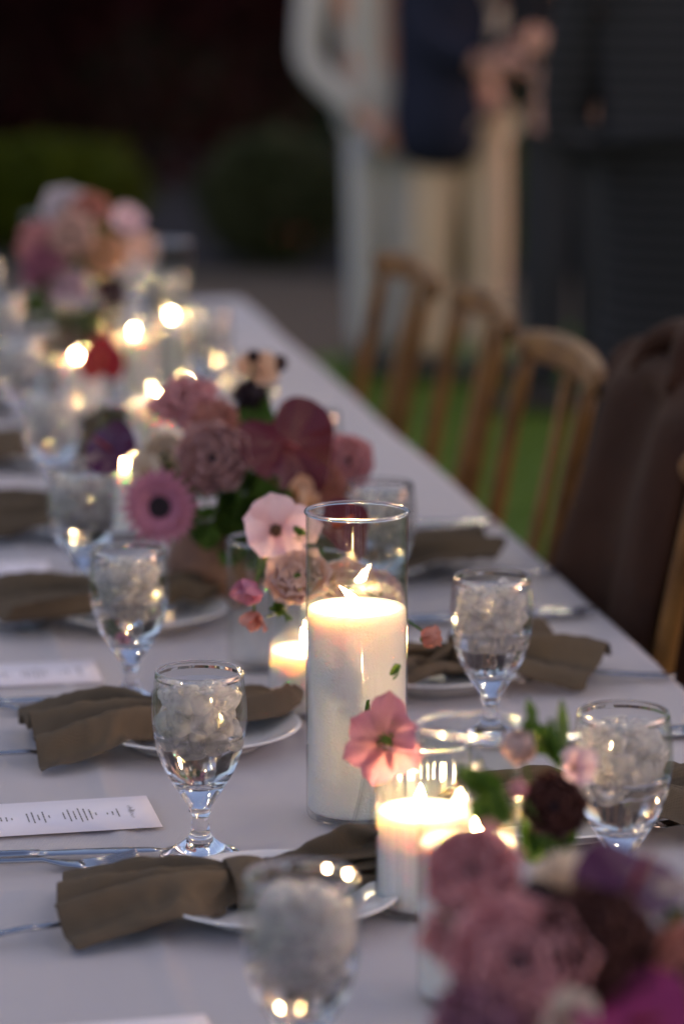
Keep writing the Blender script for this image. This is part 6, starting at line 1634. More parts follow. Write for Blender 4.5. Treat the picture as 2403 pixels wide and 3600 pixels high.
def arrangement(name, label, cat, loc, vase_fn, flowers, leaves, group, seed, stem_top=None):
    """flowers: (kind, petals, centre material, world position, radius, facing, label) ; parts are children in local coordinates"""
    t = thing(name, label, cat, loc, 0, group)
    L0 = Vector(loc)
    rnd = random.Random(seed)
    vase_fn(t)
    mouth = Vector((0, 0, stem_top))
    for (kind, pm, cm, wpos, r, face, *rest) in flowers:
        kw = rest[0] if rest else {}
        p = Vector(wpos) - L0
        b, c = FL[kind](rnd, r, **kw)
        d = Vector(face[:3]).normalized()
        q = d.to_track_quat('Z', 'Y')
        q = q @ Quaternion((0, 0, 1), kw and 0.0 or rnd.uniform(0, 6.28)) if kind != 'anthurium' else (q @ Quaternion((0, 0, 1), R(face[3]) if len(face) > 3 else 0))
        f = obj(FNAME[kind], b.mesh(FNAME[kind], PM[pm]), t, p, q)
        c.build(CEN[kind], CM[cm], f)
        s = MB()
        back = p - d * r * .15
        mid = (back + mouth) / 2 + Vector((p.x * .15, p.y * .15, .02))
        s.tube(catmull([mouth + Vector((rnd.uniform(-.01, .01), rnd.uniform(-.01, .01), -.03)), mid - d * .02, back], 8), .0013 if r < .02 else .0019, 6)
        so_ = s.build('stem', M_stem, f)
        so_.matrix_parent_inverse = (Matrix.Translation(p) @ q.to_matrix().to_4x4()).inverted()
    for (wpos, spread, n, sc) in leaves:
        for i in range(n):
            dv = Vector((rnd.gauss(0, .5), rnd.gauss(0, .5), rnd.gauss(0, .5))) * spread
            p = Vector(wpos) - L0 + dv
            if p.z < .012:
                p.z = .012 + rnd.random() * .02
            out = (p - mouth * .6).normalized() + Vector((rnd.uniform(-.5, .5), rnd.uniform(-.5, .5), rnd.uniform(-.3, .5)))
            q = out.to_track_quat('X', 'Z') @ Quaternion((1, 0, 0), rnd.uniform(-1, 1))
            obj('leaf', rnd.choice(LEAVES), t, p - q @ Vector((.02 * sc, 0, 0)), q, sc * rnd.uniform(.7, 1.25))
    return t


def bowl_vase(r, h, m, neck=.8, label=None):
    def f(t):
        b = MB()
        b.lathe(smooth_prof([(0, .001), (r * .62, .001), (r * .68, .004), (r * .92, h * .35), (r, h * .6), (r * neck, h), (r * neck - .003, h + .001), (r * neck - .006, h), (r * .9, h * .55), (r * .6, .012), (0, .01)], 50), 40)
        o = b.build('vase', m, t)
        b = MB()
        b.lathe([(0, h * .9), (r * neck - .008, h * .88)], 20)
        b.build('foam', mat('moss', (.03, .05, .012), .95), o)
    return f


def glass_vase(r, h, flared=False, water=.6):
    def f(t):
        b = MB()
        if flared:
            pr = [(0, 0), (r, 0), (r + .001, .002), (r * .8, .02), (r * .42, h * .55), (r * .36, h * .85), (r * .5, h), (r * .5 - .002, h), (r * .36 - .002, h * .85), (r * .42 - .002, h * .55), (r * .8 - .003, .022), (r * .7, .006), (0, .005)]
            b.lathe(smooth_prof(pr, 60), 40)
        else:
            th = .0025
            b.lathe([(0, 0), (r - .004, 0), (r, .004), (r, .0055), (r, h - .003), (r, h - .0015), (r - th / 2, h), (r - th, h - .0015), (r - th, h - .003), (r - th, .0095), (r - th, .008), (r - th - .004, .006), (0, .006)], 56)
        o = b.build('vase', M_thin, t)
        b = MB()
        rr = (r - .0025) if not flared else r * .36
        b.lathe([(rr + .0011 + .0018 * math.cos(a) if not flared else r * .5 - .001 + .0014 * math.cos(a), h + .0015 * math.sin(a)) for a in [i * math.pi / 4 for i in range(8)]], 56, close=True)
        b.build('glass_rim', M_glass, o)
    return f


G_ARR = 'flower arrangements down the table'
C_ = (-.15, -.95, .28)   # roughly towards the camera


def fc(dx=0, dz=0):
    return (-.14 + dx, -.9, .35 + dz)


# nearest arrangement (out of focus at the front)
F1 = (.432, 1.680, TOP + .0006)
arrangement('flower_arrangement', 'nearest low arrangement of pink, plum and dark brown flowers', 'flowers', F1, bowl_vase(.058, .085, mat('grey_vase', (.30, .32, .33), .5, col2=(.36, .38, .39), scale=12)),
            [('layered', 'pink', 'dark', (0.378, 1.733, 0.964), 0.0264, fc(-.3, .3)),
             ('ruffle', 'pink', 'green', (0.369, 1.701, 0.940), 0.0304, fc(-.4, 0)),
             ('scabiosa', 'dark', 'dark', (0.409, 1.706, 0.956), 0.0132, fc()),
             ('open', 'cream', 'dark', (0.429, 1.724, 0.950), 0.0304, fc(.2, .3), dict(n=6)),
             ('layered', 'pink', 'dark', (0.384, 1.643, 0.935), 0.0365, fc(-.1, .4)),
             ('ruffle', 'rosey', 'green', (0.360, 1.629, 0.907), 0.0304, fc(-.5, -.1)),
             ('layered', 'brown', 'dark', (0.427, 1.643, 0.945), 0.0304, fc(.1, .2)),
             ('anthurium', 'plum', 'dkred', (0.463, 1.691, 0.964), 0.0314, (.0, -.35, .9, 30)),
             ('open', 'white', 'yellow', (0.496, 1.706, 0.936), 0.0274, fc(.4, .4), dict(n=7)),
             ('layered', 'coral', 'dark', (0.477, 1.649, 0.924), 0.0253, fc(.4, 0)),
             ('anthurium', 'magenta', 'dkred', (0.442, 1.606, 0.913), 0.0324, (.1, -.6, .7, -60)),
             ('open', 'pink', 'dark', (0.465, 1.724, 0.935), 0.0264, fc(.3, .2), dict(n=8)),
             ('open', 'cream', 'brown', (0.406, 1.615, 0.915), 0.0203, fc(), dict(n=6)),
             ('layered', 'dusty', 'dark', (0.502, 1.674, 0.896), 0.0304, fc(.6, 0)),
             ('open', 'pale', 'yellow', (0.362, 1.665, 0.887), 0.0264, fc(-.6, -.2), dict(n=6))],
            [((0.425, 1.674, 0.906), 0.0507, 26, 1.0)], G_ARR, 41, stem_top=.085)
# sprigs standing in a bud vase between the near candles
SPR = (.500, 1.995, TOP + .0006)
arrangement('sprig_vase', 'small bud vase of leafy sprigs with a brown bloom near the front', 'flowers', SPR, glass_vase(.018, .11, True),
            [('layered', 'brown', 'dark', (.490, 2.00, .922), .020, fc(.1, .1)),
             ('bud', 'blush', 'green', (.476, 2.045, .956), .011, (-.2, -.2, .9)),
             ('open', 'pale', 'yellow', (.517, 2.05, .935), .016, fc(.4, .2), dict(n=5)),
             ('bud', 'pink', 'green', (.462, 1.985, .942), .006, (-.4, -.2, .8))],
            [((.440, 2.0, .937), .013, 7, .55), ((.497, 2.05, .955), .012, 7, .6), ((.49, 2.02, .90), .02, 8, .5), ((.482, 2.05, .975), .01, 3, .4)], G_ARR, 42, stem_top=.105)
BV1 = (.449, 2.475, TOP + .0006)
arrangement('bud_vase', 'flared glass bud vase holding one mauve pink open flower', 'flowers', BV1, glass_vase(.022, .10, True),
            [('open', 'rosey', 'green', (.432, 2.31, .889), .037, (-.35, -.85, .25), dict(n=6, pitch=12, ruf=.2, wd=.5, cup=.3))],
            [((.449, 2.36, .931), .004, 2, .35), ((.445, 2.45, .86), .012, 4, .5)], G_ARR, 43, stem_top=.095)
# pale flowers behind the tall candle
CV = (.452, 3.125, TOP + .0006)
arrangement('cylinder_vase', 'clear cylinder vase of pale roses and a burgundy anthurium behind the tall candle', 'flowers', CV, glass_vase(.0385, .137),
            [('anthurium', 'burg', 'red', (.507, 3.00, .925), .033, (.28, -.55, .8, -80)),
             ('open', 'pale', 'brown', (.436, 2.93, .936), .037, (-.05, -.93, .3), dict(n=5, pitch=14, cup=.25, wd=.68)),
             ('layered', 'blush', 'green', (.449, 2.868, .898), .027, (-.25, -.6, .7)),
             ('layered', 'blush', 'green', (.500, 2.885, .882), .027, (.05, -.75, .5)),
             ('layered', 'pale', 'green', (.534, 2.92, .868), .024, (.3, -.7, .5)),
             ('tulip', 'mauve', 'green', (.401, 2.852, .893), .016, (-.75, -.5, -.35)),
             ('tulip', 'coral', 'green', (.402, 2.850, .868), .012, (-.2, -.3, -.95)),
             ('bud', 'coral', 'green', (.5565, 2.748, .867), .0095, (.9, -.3, .25)),
             ('open', 'pale', 'brown', (.462, 2.96, .93), .022, (.3, -.8, .5), dict(n=5))],
            [((.453, 2.905, .937), .006, 3, .4), ((.43, 2.86, .875), .012, 6, .4), ((.47, 2.98, .89), .02, 8, .6)], G_ARR, 44, stem_top=.13)
# middle arrangement
F2 = (.445, 3.44, TOP + .0006)
arrangement('flower_arrangement', 'middle arrangement with a big burgundy anthurium and purple gerbera in a terracotta bowl', 'flowers', F2, bowl_vase(.060, .085, M_bowl),
            [('anthurium', 'burg', 'dkred', (.512, 3.355, .948), .050, (-.05, -.88, .45, -62)),
             ('layered', 'dusty', 'dark', (.431, 3.36, .931), .036, fc(-.1, .1)),
             ('gerbera', 'mauve', 'dark', (.367, 3.33, .886), .046, (-.30, -.93, .12)),
             ('ruffle', 'pink', 'green', (.418, 3.50, .968), .043, fc(-.1, .5)),
             ('ruffle', 'coral', 'green', (.445, 3.46, .955), .030, fc(.1, .2)),
             ('scabiosa', 'dark', 'dark', (.492, 3.50, .980), .022, fc()),
             ('open', 'peach', 'dark', (.512, 3.60, .990), .030, (.1, -.6, .7), dict(n=6)),
             ('scabiosa', 'dark', 'dark', (.509, 3.59, 1.014), .009, fc()),
             ('scabiosa', 'brown', 'dark', (.548, 3.65, .996), .012, fc()),
             ('anthurium', 'plum', 'dkred', (.322, 3.42, .936), .030, (-.5, -.6, .5, 160)),
             ('layered', 'cream', 'green', (.386, 3.45, .920), .024, fc()),
             ('open', 'cream', 'yellow', (.362, 3.42, .91), .022, fc(-.3), dict(n=6)),
             ('layered', 'pink', 'dark', (.594, 3.45, .908), .028, fc(.4)),
             ('ruffle', 'coral', 'green', (.566, 3.40, .890), .026, fc(.3, -.1)),
             ('tulip', 'peach', 'green', (.526, 3.31, .890), .022, (.1, -.7, .6)),
             ('open', 'white', 'yellow', (.35, 3.5, .925), .022, fc(-.4, .3), dict(n=7))],
            [((.473, 3.39, .872), .05, 60, .8), ((.50, 3.5, .95), .03, 14, .8), ((.40, 3.42, .88), .03, 14, .7), ((.45, 3.36, .84), .04, 20, .7)], G_ARR, 45, stem_top=.085)
# one red anthurium on its own between far candles
RV = (.43, 4.63, TOP + .0006)
arrangement('red_bud_vase', 'single dark red anthurium in a bud vase before the far flowers', 'flowers', RV, glass_vase(.02, .09, True),
            [('anthurium', 'red', 'red', (.422, 4.60, .866), .032, (-.1, -.9, .25, 90))], [], G_ARR, 46, stem_top=.085)
# far arrangement
F3 = (.455, 5.30, TOP + .0006)
arrangement('flower_arrangement', 'farthest tall arrangement of pink, white and coral flowers', 'flowers', F3, bowl_vase(.055, .10, M_bowl),
            [('layered', 'white', 'yellow', (.426, 5.30, 1.028), .034, fc()),
             ('layered', 'coral', 'dark', (.463, 5.26, 1.024), .031, fc(.1, .2)),
             ('ruffle', 'pink', 'green', (.378, 5.26, .980), .040, fc(-.3, .2)),
             ('layered', 'blush', 'dark', (.430, 5.21, .995), .034, fc()),
             ('layered', 'mauve', 'dark', (.388, 5.21, .935), .036, fc(-.3, -.1)),
             ('open', 'pale', 'yellow', (.531, 5.30, 1.004), .032, fc(.3, .3), dict(n=7)),
             ('open', 'blush', 'yellow', (.553, 5.31, .955), .034, fc(.4), dict(n=7)),
             ('layered', 'peach', 'dark', (.484, 5.21, .960), .034, fc()),
             ('ruffle', 'white', 'green', (.525, 5.24, .93), .03, fc(.3)),
             ('layered', 'pale', 'dark', (.425, 5.18, .905), .032, fc(-.1, -.1)),
             ('layered', 'plum', 'dark', (.49, 5.2, .895), .028, fc(.1, -.1))],
            [((.42, 5.22, .88), .05, 36, .9), ((.47, 5.24, .97), .05, 16, .9), ((.46, 5.22, .86), .05, 22, .9)], G_ARR, 47, stem_top=.10)

# ------------------------------------------------------------------ chairs
M_wood = mat('chair_wood', (.085, .036, .005), .5, col2=(.17, .080, .016), scale=14, spec=.25, bump=.12, bscale=40, detail=6)


def chair_build(x, y, rz, label):
    """faces -x; crest of the back at local x about .2"""
    t = thing('wooden_chair', label, 'chair', (x, y, 0), rz, 'slat back wooden chairs')
    w = .20
    b = MB()
    V = []

    def seat(u, v):
        xx = -.22 + .40 * u
        yy = (-.21 + .42 * v) * (1 - .08 * u)
        return (xx, yy, .452 - .012 * math.sin(math.pi * u) * math.sin(math.pi * v))
    b.grid(seat, 8, 8)
    solid(b.build('seat', M_wood, t), .022, -1)
    for s in (-1, 1):
        b = MB()
        b.tube([(-.20, s * .185, .44), (-.205, s * .19, .0)], [.018, .014], 10)
        b.build('leg', M_wood, t)
        b = MB()
        b.tube(catmull([(.215, s * .17, 0), (.150, s * .165, .30), (.145, s * .165, .47), (.185, s * .166, .75), (.222, s * .168, .93)], 12), [.014, .0145, .015, .015, .0145, .014, .0135, .013, .0125, .0125, .012, .012, .011], 10)
        b.build('back_post', M_wood, t)
        b = MB()
        b.tube([(-.202, s * .187, .20), (.168, s * .196, .20)], .009, 8)
        b.build('stretcher', M_wood, t)

    def crest(u, v):
        yy = -.222 + .444 * u
        bow = .022 * (1 - (yy / .222) ** 2)
        a = v * 2 * math.pi
        hh = .021 * (1 - .22 * (yy / .222) ** 4) + .003 * math.cos(yy * 7)
        ca, sa = math.cos(a), math.sin(a)
        k = 1.0 if 0.02 < u < .98 else .45
        return (.218 + bow + .014 * k * math.copysign(abs(ca) ** .6, ca), yy, .925 + hh * k * math.copysign(abs(sa) ** .6, sa) + .01 * (1 - (yy / .222) ** 2))
    b = MB()
    b.grid(crest, 22, 14)
    b.build('crest_rail', M_wood, t)
    b = MB()
    b.tube([(.148, -.165, .53), (.160, 0, .53), (.148, .165, .53)], .013, 8)
    b.build('lower_rail', M_wood, t)
    for k in range(1):
        yy = 0.0
        bow = .02 * (1 - (yy / .222) ** 2)
        b = MB()
        loftp = [(.153 + bow * .5, yy, .53), (.172 + bow * .7, yy, .66), (.195 + bow * .9, yy, .79), (.216 + bow, yy, .91)]
        for wq, (p0, p1) in zip((1, 1, 1), zip(loftp, loftp[1:])):
            pass
        P = catmull(loftp, 8)
        Vv, Ff = [], []
        for i, p in enumerate(P):
            hw = .011 + .004 * math.sin(math.pi * i / 8)
            Vv += [p + Vector((-.005, -hw, 0)), p + Vector((-.005, hw, 0)), p + Vector((.005, hw, 0)), p + Vector((.005, -hw, 0))]
        for i in range(8):
            for j in range(4):
                Ff.append((i * 4 + j, i * 4 + (j + 1) % 4, (i + 1) * 4 + (j + 1) % 4, (i + 1) * 4 + j))
        b.add(Vv, Ff)
        b.build('slat', M_wood, t, smooth=False)
    b = MB()
    b.tube([(-.203, -.188, .26), (-.203, .188, .26)], .009, 8)
    b.build('stretcher', M_wood, t)
    return t


CHX = .775
chair_build(CHX, 4.06, R(1), 'slat back wooden chair standing next to the chair with the brown jacket')
chair_build(CHX + .012, 4.62, R(-1), 'slat back wooden chair before the khaki trousers')
chair_build(CHX - .01, 5.12, R(2), 'farthest slat back wooden chair, partly hidden by its neighbour')
chair_build(CHX - .035, 3.035, R(3), 'nearest slat back wooden chair at the edge of the view, before the brown jacket')
chair_build(CHX + .02, 3.52, R(-2), 'slat back wooden chair with a dark brown jacket hung over its back')


def jacket():
    t = thing('brown_jacket', 'dark brown jacket draped over the back of a wooden chair', 'jacket', (CHX + .02, 3.52, 0), R(-2))
    M_j = mat('brown_suede', (.024, .0090, .0048), .8, col2=(.036, .0145, .008), scale=10, bump=.3, bscale=25, spec=.15)
    b = MB()

    def f(u, v):
        # u: across the chair (y), v: from the inside hem over the crest to the outside hem
        yy = (-.235 + .47 * u)
        sh = 1 - max(0, abs(yy) - .17) ** 2 * 9.0
        fo = .018 * math.sin(u * 5.5 + 1 + 5 * v) + .003 * math.sin(u * 15 + 1 - 5 * v) + .012 * mnoise.noise(Vector((u * 5, v * 4, 2.0)))
        top = 1.015 * 1.0 - (1 - sh) * .32 - .03 * (abs(yy) / .27) ** 2
        a = (v - .5) * 2
        inn = a < 0
        s = abs(a)
        if s < .22:
            k = s / .22
            z = top - .035 * k * k
            x = .235 + (.055 * math.sin(k * math.pi / 2)) * (-1 if inn else 1)
        else:
            k = (s - .22) / .78
            ln = .33 if inn else .42
            z = top - .035 - ln * k * (1 + .06 * math.sin(yy * 14))
            x = .235 + (-.055 - .10 * k * .9 if inn else .055 - .03 * k) + fo * (.3 + k) + (.02 if inn else 0) * math.sin(yy * 20 + 2)
        yy2 = yy * (1 + .10 * min(1, s) ** 2)
        return (x, yy2, z)
    b.grid(f, 34, 40)
    solid(b.build('body', M_j, t), .006)
    for s in (-1, 1):
        b = MB()
        P = catmull([(.235, s * .20, .985), (.225, s * .222, .93), (.205, s * .236, .82), (.185, s * .232, .68), (.165, s * .226, .55)], 14)
        b.tube(P, [.045, .055, .058, .056, .054, .052, .05, .049, .048, .046, .045, .044, .043, .042, .041], 14)
        b.build('sleeve', M_j, t)
    b = MB()
    b.tube(catmull([(.19, -.10, .985), (.205, -.06, 1.025), (.225, 0, 1.04), (.205, .06, 1.025), (.19, .10, .985)], 12), .018, 8)
    b.build('collar', M_j, t)


jacket()

# ------------------------------------------------------------------ festoon lights strung over the table
M_bulb = bpy.data.materials.new('warm_bulb')
_n, _N, _L = nodes(M_bulb)
_N.remove(_N['Principled BSDF'])
_e = _N.new('ShaderNodeEmission')
_e.inputs[0].default_value = (1.0, 0.79, 0.50, 1)
_e.inputs[1].default_value = 110.0
_L.new(_e.outputs[0], _N['Material Output'].inputs[0])
b = MB()
b.lathe(smooth_prof([(0, -.034), (.008, -.031), (.013, -.021), (.0125, -.011), (.009, 0)], 14), 14)
ME_BULB = b.mesh('bulb', M_bulb)
b = MB()
b.lathe([(0, 0), (.011, 0), (.012, .004), (.010, .03), (.004, .038), (0, .038)], 12)
ME_SOCK = b.mesh('socket', mat('black_rubber', (.02, .02, .02), .5))


def strand(p0, p1, n, sag, label):
    t = thing('string_light', label, 'string lights', p0, 0, 'festoon lights over the table')
    p0, p1 = Vector(p0), Vector(p1)
    pt = lambda q: (p1 - p0) * q + Vector((0, 0, -sag * 4 * q * (1 - q)))
    b = MB()
    b.tube([pt(i / 40) for i in range(41)], .003, 6)
    b.build('cable', MATS['black_rubber'], t)
    for i in range(n):
        p = pt((i + .5) / n)
        obj('bulb', ME_BULB, t, p + Vector((0, 0, -.04)))
        obj('socket', ME_SOCK, t, p + Vector((0, 0, -.041)))


strand((-.75, -.5, 2.75), (.15, 11.0, 2.9), 13, .25, 'strand of warm festoon bulbs hung above the menu card side')
strand((1.55, -.5, 2.75), (2.3, 11.0, 2.9), 13, .25, 'strand of warm festoon bulbs hung above the chair side')

# ------------------------------------------------------------------ people


def skin_obj(name, nodes_, edges, m, parent, root=0, sub=2):
    me = bpy.data.meshes.new(name)
    keys = list(nodes_)
    idx = {k: i for i, k in enumerate(keys)}
    me.from_pydata([nodes_[k][0] for k in keys], [(idx[a], idx[c]) for a, c in edges], [])
    o = bpy.data.objects.new(name, me)
    COL.objects.link(o)
    sk = o.modifiers.new('skin', 'SKIN')
    sk.use_smooth_shade = True
    for i, k in enumerate(keys):
        r = nodes_[k][1]
        r = r if isinstance(r, tuple) else (r, r)
        d = me.skin_vertices[0].data[i]
        d.radius = r
        d.use_root = (i == root)
    sb = o.modifiers.new('sub', 'SUBSURF')
    sb.levels = sub
    sb.render_levels = sub
    bpy.context.view_layer.update()
    dg = bpy.context.evaluated_depsgraph_get()
    nm = bpy.data.meshes.new_from_object(o.evaluated_get(dg))
    nm.name = name
    bpy.data.objects.remove(o)
    bpy.data.meshes.remove(me)
    nm.materials.clear()
    nm.materials.append(m)
    nm.polygons.foreach_set('use_smooth', [True] * len(nm.polygons))
    return obj(name, nm, parent)


M_skin = mat('skin', (.56, .30, .22), .5, sss=.25, sssr=(1, .4, .2), ssscale=.008)


def hand_nodes(N, E, root, p, d, side, up, r=.011):
    """palm and five bent fingers from wrist p, along d"""
    d, side, up = Vector(d).normalized(), Vector(side).normalized(), Vector(up).normalized()
    p = Vector(p)
    k = root
    N[k + 'palm'] = (p + d * .05, (.038, .016))
    E.append((root, k + 'palm'))
    for i, (o, l) in enumerate([(-.030, .062), (-.010, .075), (.010, .072), (.029, .056)]):
        a = p + d * .088 + side * o
        m_ = a + d * l * .55 - up * l * .18
        e = m_ + d * l * .35 - up * l * .42
        N['%sf%d0' % (k, i)] = (a, (r, r))
        N['%sf%d1' % (k, i)] = (m_, (r * .9, r * .9))
        N['%sf%d2' % (k, i)] = (e, (r * .7, r * .7))
        E += [(k + 'palm', '%sf%d0' % (k, i)), ('%sf%d0' % (k, i), '%sf%d1' % (k, i)), ('%sf%d1' % (k, i), '%sf%d2' % (k, i))]
    a = p + d * .035 - side * .048
    e = a + d * .045 - side * .012 - up * .012
    N[k + 't0'] = (a, (r * 1.1, r * 1.1))
    N[k + 't1'] = (e, (r * .8, r * .8))
    E += [(k + 'palm', k + 't0'), (k + 't0', k + 't1')]


def person(name, label, loc, J, face, outfit, hair_c, seed):
    """J: joint positions, local x to the picture's side, y away; outfit: builders"""
    t = thing(name, label, 'person', loc, R(-9.72))
    J = {k: Vector(v) for k, v in J.items()}
    N, E = {}, []
    pel, ch, nk = J['pelvis'], J['chest'], J['neck']
    hd = J['head']
    N['pelvis'] = (pel, (.145, .105))
    N['waist'] = ((pel * .5 + ch * .5), (.125, .095))
    N['chest'] = (ch, (.15, .105))
    N['neck'] = (nk, .055)
    N['jaw'] = (nk * .45 + hd * .55, (.062, .07))
    N['head'] = (hd, (.078, .095))
    N['crown'] = (hd + Vector((0, 0, .075)), (.06, .075))
    E += [('pelvis', 'waist'), ('waist', 'chest'), ('chest', 'neck'), ('neck', 'jaw'), ('jaw', 'head'), ('head', 'crown')]
    for s in 'lr':
        N['sh' + s] = (J['sh' + s], .056)
        N['el' + s] = (J['el' + s], .04)
        N['wr' + s] = (J['wr' + s], (.028, .022))
        E += [('chest', 'sh' + s), ('sh' + s, 'el' + s), ('el' + s, 'wr' + s)]
        fd = (J['wr' + s] - J['el' + s]).normalized()
        up = Vector((0, -1, .4)) if abs(fd.y) < .8 else Vector((0, 0, 1))
        sd = fd.cross(up).normalized()
        hand_nodes(N, E, 'wr' + s, J['wr' + s], J.get('hd' + s, fd), sd, up)
        N['hip' + s] = (J['hip' + s], .085)
        N['kn' + s] = (J['kn' + s], .056)
        N['an' + s] = (J['an' + s], .04)
        E += [('pelvis', 'hip' + s), ('hip' + s, 'kn' + s), ('kn' + s, 'an' + s)]
    skin_obj('body', N, E, M_skin, t)
    # face
    f = Vector(face).normalized()
    sd = Vector((0, 0, 1)).cross(f)
    b = MB()
    b.blob(hd + f * .098 + Vector((0, 0, -.018)), (.014, .016, .022), 5, 7)
    b.build('nose', M_skin, t)
    for s in (-1, 1):
        b = MB()
        b.blob(hd + f * .082 + sd * .032 * s + Vector((0, 0, .012)), (.012, .012, .008), 5, 7)
        b.build('eye', mat('eye', (.05, .035, .03), .2), t)
        b = MB()
        b.blob(hd + sd * .083 * s + Vector((0, 0, 0)), (.014, .016, .03), 5, 7)
        b.build('ear', M_skin, t)
    b = MB()
    b.blob(hd + f * .088 + Vector((0, 0, -.058)), (.022, .018, .007), 5, 7)
    b.build('mouth', mat('lips', (.35, .12, .10), .5), t)
    b = MB()
    b.blob(hd - f * .022 + Vector((0, 0, .045)), (.098, .108, .098), 9, 14, jit=.12, seed=seed)
    b.build('hair', mat('hair_%d' % seed, hair_c, .6), t)
    outfit(t, J)
    for s in 'lr':
        b = MB()
        a = J['an' + s]
        fx = Vector((f.x, f.y, 0)).normalized()
        P = [a + fx * -.06 + Vector((0, 0, -.045)), a + fx * .03 + Vector((0, 0, -.04)), a + fx * .12 + Vector((0, 0, -.055)), a + fx * .18 + Vector((0, 0, -.06))]
        b.tube(P, [.034, .045, .042, .022], 10)
        b.build('shoe', mat('shoe_leather', (.03, .018, .012), .4), t)
    return t


def jacket_on(t, J, m, length=.0, k=1.0, name='jacket', sleeve=True, hem=None, fat=1.0):
    pel, ch, nk = J['pelvis'], J['chest'], J['neck']
    N, E = {}, []
    N['hem'] = (pel + Vector((0, 0, length)), (.195 * fat, .15 * fat))
    N['wai'] = ((pel * .45 + ch * .55), (.165 * fat, .13 * fat))
    N['ch'] = (ch, (.18 * fat, .14 * fat))
    N['col'] = (ch * .35 + nk * .65, (.09, .08))
    E += [('hem', 'wai'), ('wai', 'ch'), ('ch', 'col')]
    if sleeve:
        for s in 'lr':
            N['s' + s] = (J['sh' + s], .082 * k)
            N['m' + s] = (J['sh' + s] * .5 + J['el' + s] * .5, .072 * k)
            N['e' + s] = (J['el' + s], .064 * k)
            N['w' + s] = (J['el' + s] * .08 + J['wr' + s] * .92, .047 * k)
            E += [('ch', 's' + s), ('s' + s, 'm' + s), ('m' + s, 'e' + s), ('e' + s, 'w' + s)]
    return skin_obj(name, N, E, m, t, root=1)


def trousers_on(t, J, m, k=1.0):
    N, E = {}, []
    N['p'] = (J['pelvis'] + Vector((0, 0, .02)), (.16 * k, .12 * k))
    for s in 'lr':
        N['h' + s] = (J['hip' + s] + Vector((0, 0, -.06)), .105 * k)
        N['k' + s] = (J['kn' + s], .083 * k)
        N['c' + s] = (J['kn' + s] * .5 + J['an' + s] * .5, .078 * k)
        N['a' + s] = (J['an' + s] + Vector((0, 0, -.01)), .07 * k)
        E += [('p', 'h' + s), ('h' + s, 'k' + s), ('k' + s, 'c' + s), ('c' + s, 'a' + s)]
    return skin_obj('trousers', N, E, m, t)


M_grey = cloth_mat('grey_suit', (.52, .50, .48), (.45, .435, .425), weave=800, scale=4)
M_navy = cloth_mat('navy_blazer', (.014, .017, .034), (.020, .023, .042), weave=800, scale=4)
M_khaki = cloth_mat('khaki_twill', (.70, .52, .36), (.60, .45, .31), weave=800, scale=4)
M_char = cloth_mat('charcoal_wool', (.030, .030, .034), (.042, .042, .047), weave=800, scale=4)
M_blackj = cloth_mat('black_wool', (.010, .010, .013), (.016, .016, .019), weave=800, scale=4)
M_shirt = cloth_mat('cream_shirt', (.72, .65, .52), (.66, .59, .48), weave=800, scale=4)
M_tie = cloth_mat('maroon_tie', (.06, .008, .014), (.08, .012, .02), weave=800, scale=4)


def legs(x, y, spread, hz=.93, lean=0.0, kn=0.0):
    return dict(hipl=(x - spread * .75, y, hz), hipr=(x + spread * .75, y, hz), knl=(x - spread + lean, y - .02, .50), knr=(x + spread + kn, y - .02, .50),
                anl=(x - spread + lean, y + .02, .09), anr=(x + spread + kn * 1.2, y + .02, .09))


# person in a pale grey suit, arm bent, hand by the pocket
J1 = dict(pelvis=(.02, 0, .96), chest=(.02, 0, 1.30), neck=(-.03, 0, 1.52), head=(-.03, -.0, 1.66),
          shl=(-.16, .0, 1.44), ell=(-.205, -.05, 1.05), wrl=(-.015, -.17, .865), hdl=(.7, -.2, -.5),
          shr=(.11, .06, 1.44), elr=(.14, .12, 1.14), wrr=(.16, -.06, 1.0))
J1.update(legs(.055, 0, .072, lean=.01))


def o1(t, J):
    jacket_on(t, J, M_grey, -.20, name='suit_jacket', fat=.78, k=.84)
    trousers_on(t, J, M_grey, .86)
    b = MB()
    b.box((-.005, -.17, .80), (.012, .075, .15), Matrix.Rotation(.7, 3, 'Y'))
    b.build('held_item', mat('pale_blue', (.36, .38, .5), .8), t, smooth=False)  # flat pale blue item held in the hand


person('person', 'person in a pale grey suit with a bent arm and hand by the pocket', (1.82, 10.1, 0), J1, (.6, -.5, 0), o1, (.06, .035, .02), 1)

# person in navy blazer, cream shirt and khaki trousers
J2 = dict(pelvis=(.0, 0, .95), chest=(-.01, 0, 1.30), neck=(.0, 0, 1.52), head=(.03, -.0, 1.66),
          shl=(-.155, -.02, 1.44), ell=(-.10, -.16, 1.12), wrl=(.07, -.22, 1.055), hdl=(.9, -.15, .05),
          shr=(.155, .05, 1.44), elr=(.21, -.02, 1.13), wrr=(.13, -.20, 1.06), hdr=(.4, -.6, .1))
J2.update(legs(.012, 0, .092, kn=.0))


def o2(t, J):
    J3 = dict(J)
    jacket_on(t, dict(J, pelvis=J['pelvis'] + Vector((-.055, 0, 0)), chest=J['chest'] + Vector((-.055, 0, 0))), M_navy, -.27, name='blazer', fat=1.2)
    N = {'a': (J['pelvis'] + Vector((.08, -.02, .14)), (.05, .07)), 'b': (J['chest'] + Vector((.11, -.06, 0)), (.06, .08)), 'c': (J['neck'] + Vector((.03, -.02, -.04)), (.06, .06))}
    sh = skin_obj('shirt', N, [('a', 'b'), ('b', 'c')], M_shirt, t)
    b = MB()
    c = J['chest']
    b.tube([c + Vector((.13, -.165, .18)), c + Vector((.135, -.175, .05)), c + Vector((.13, -.17, -.06))], [.016, .024, .03], 8)
    b.build('tie', M_tie, t)
    trousers_on(t, J, M_khaki, .95)


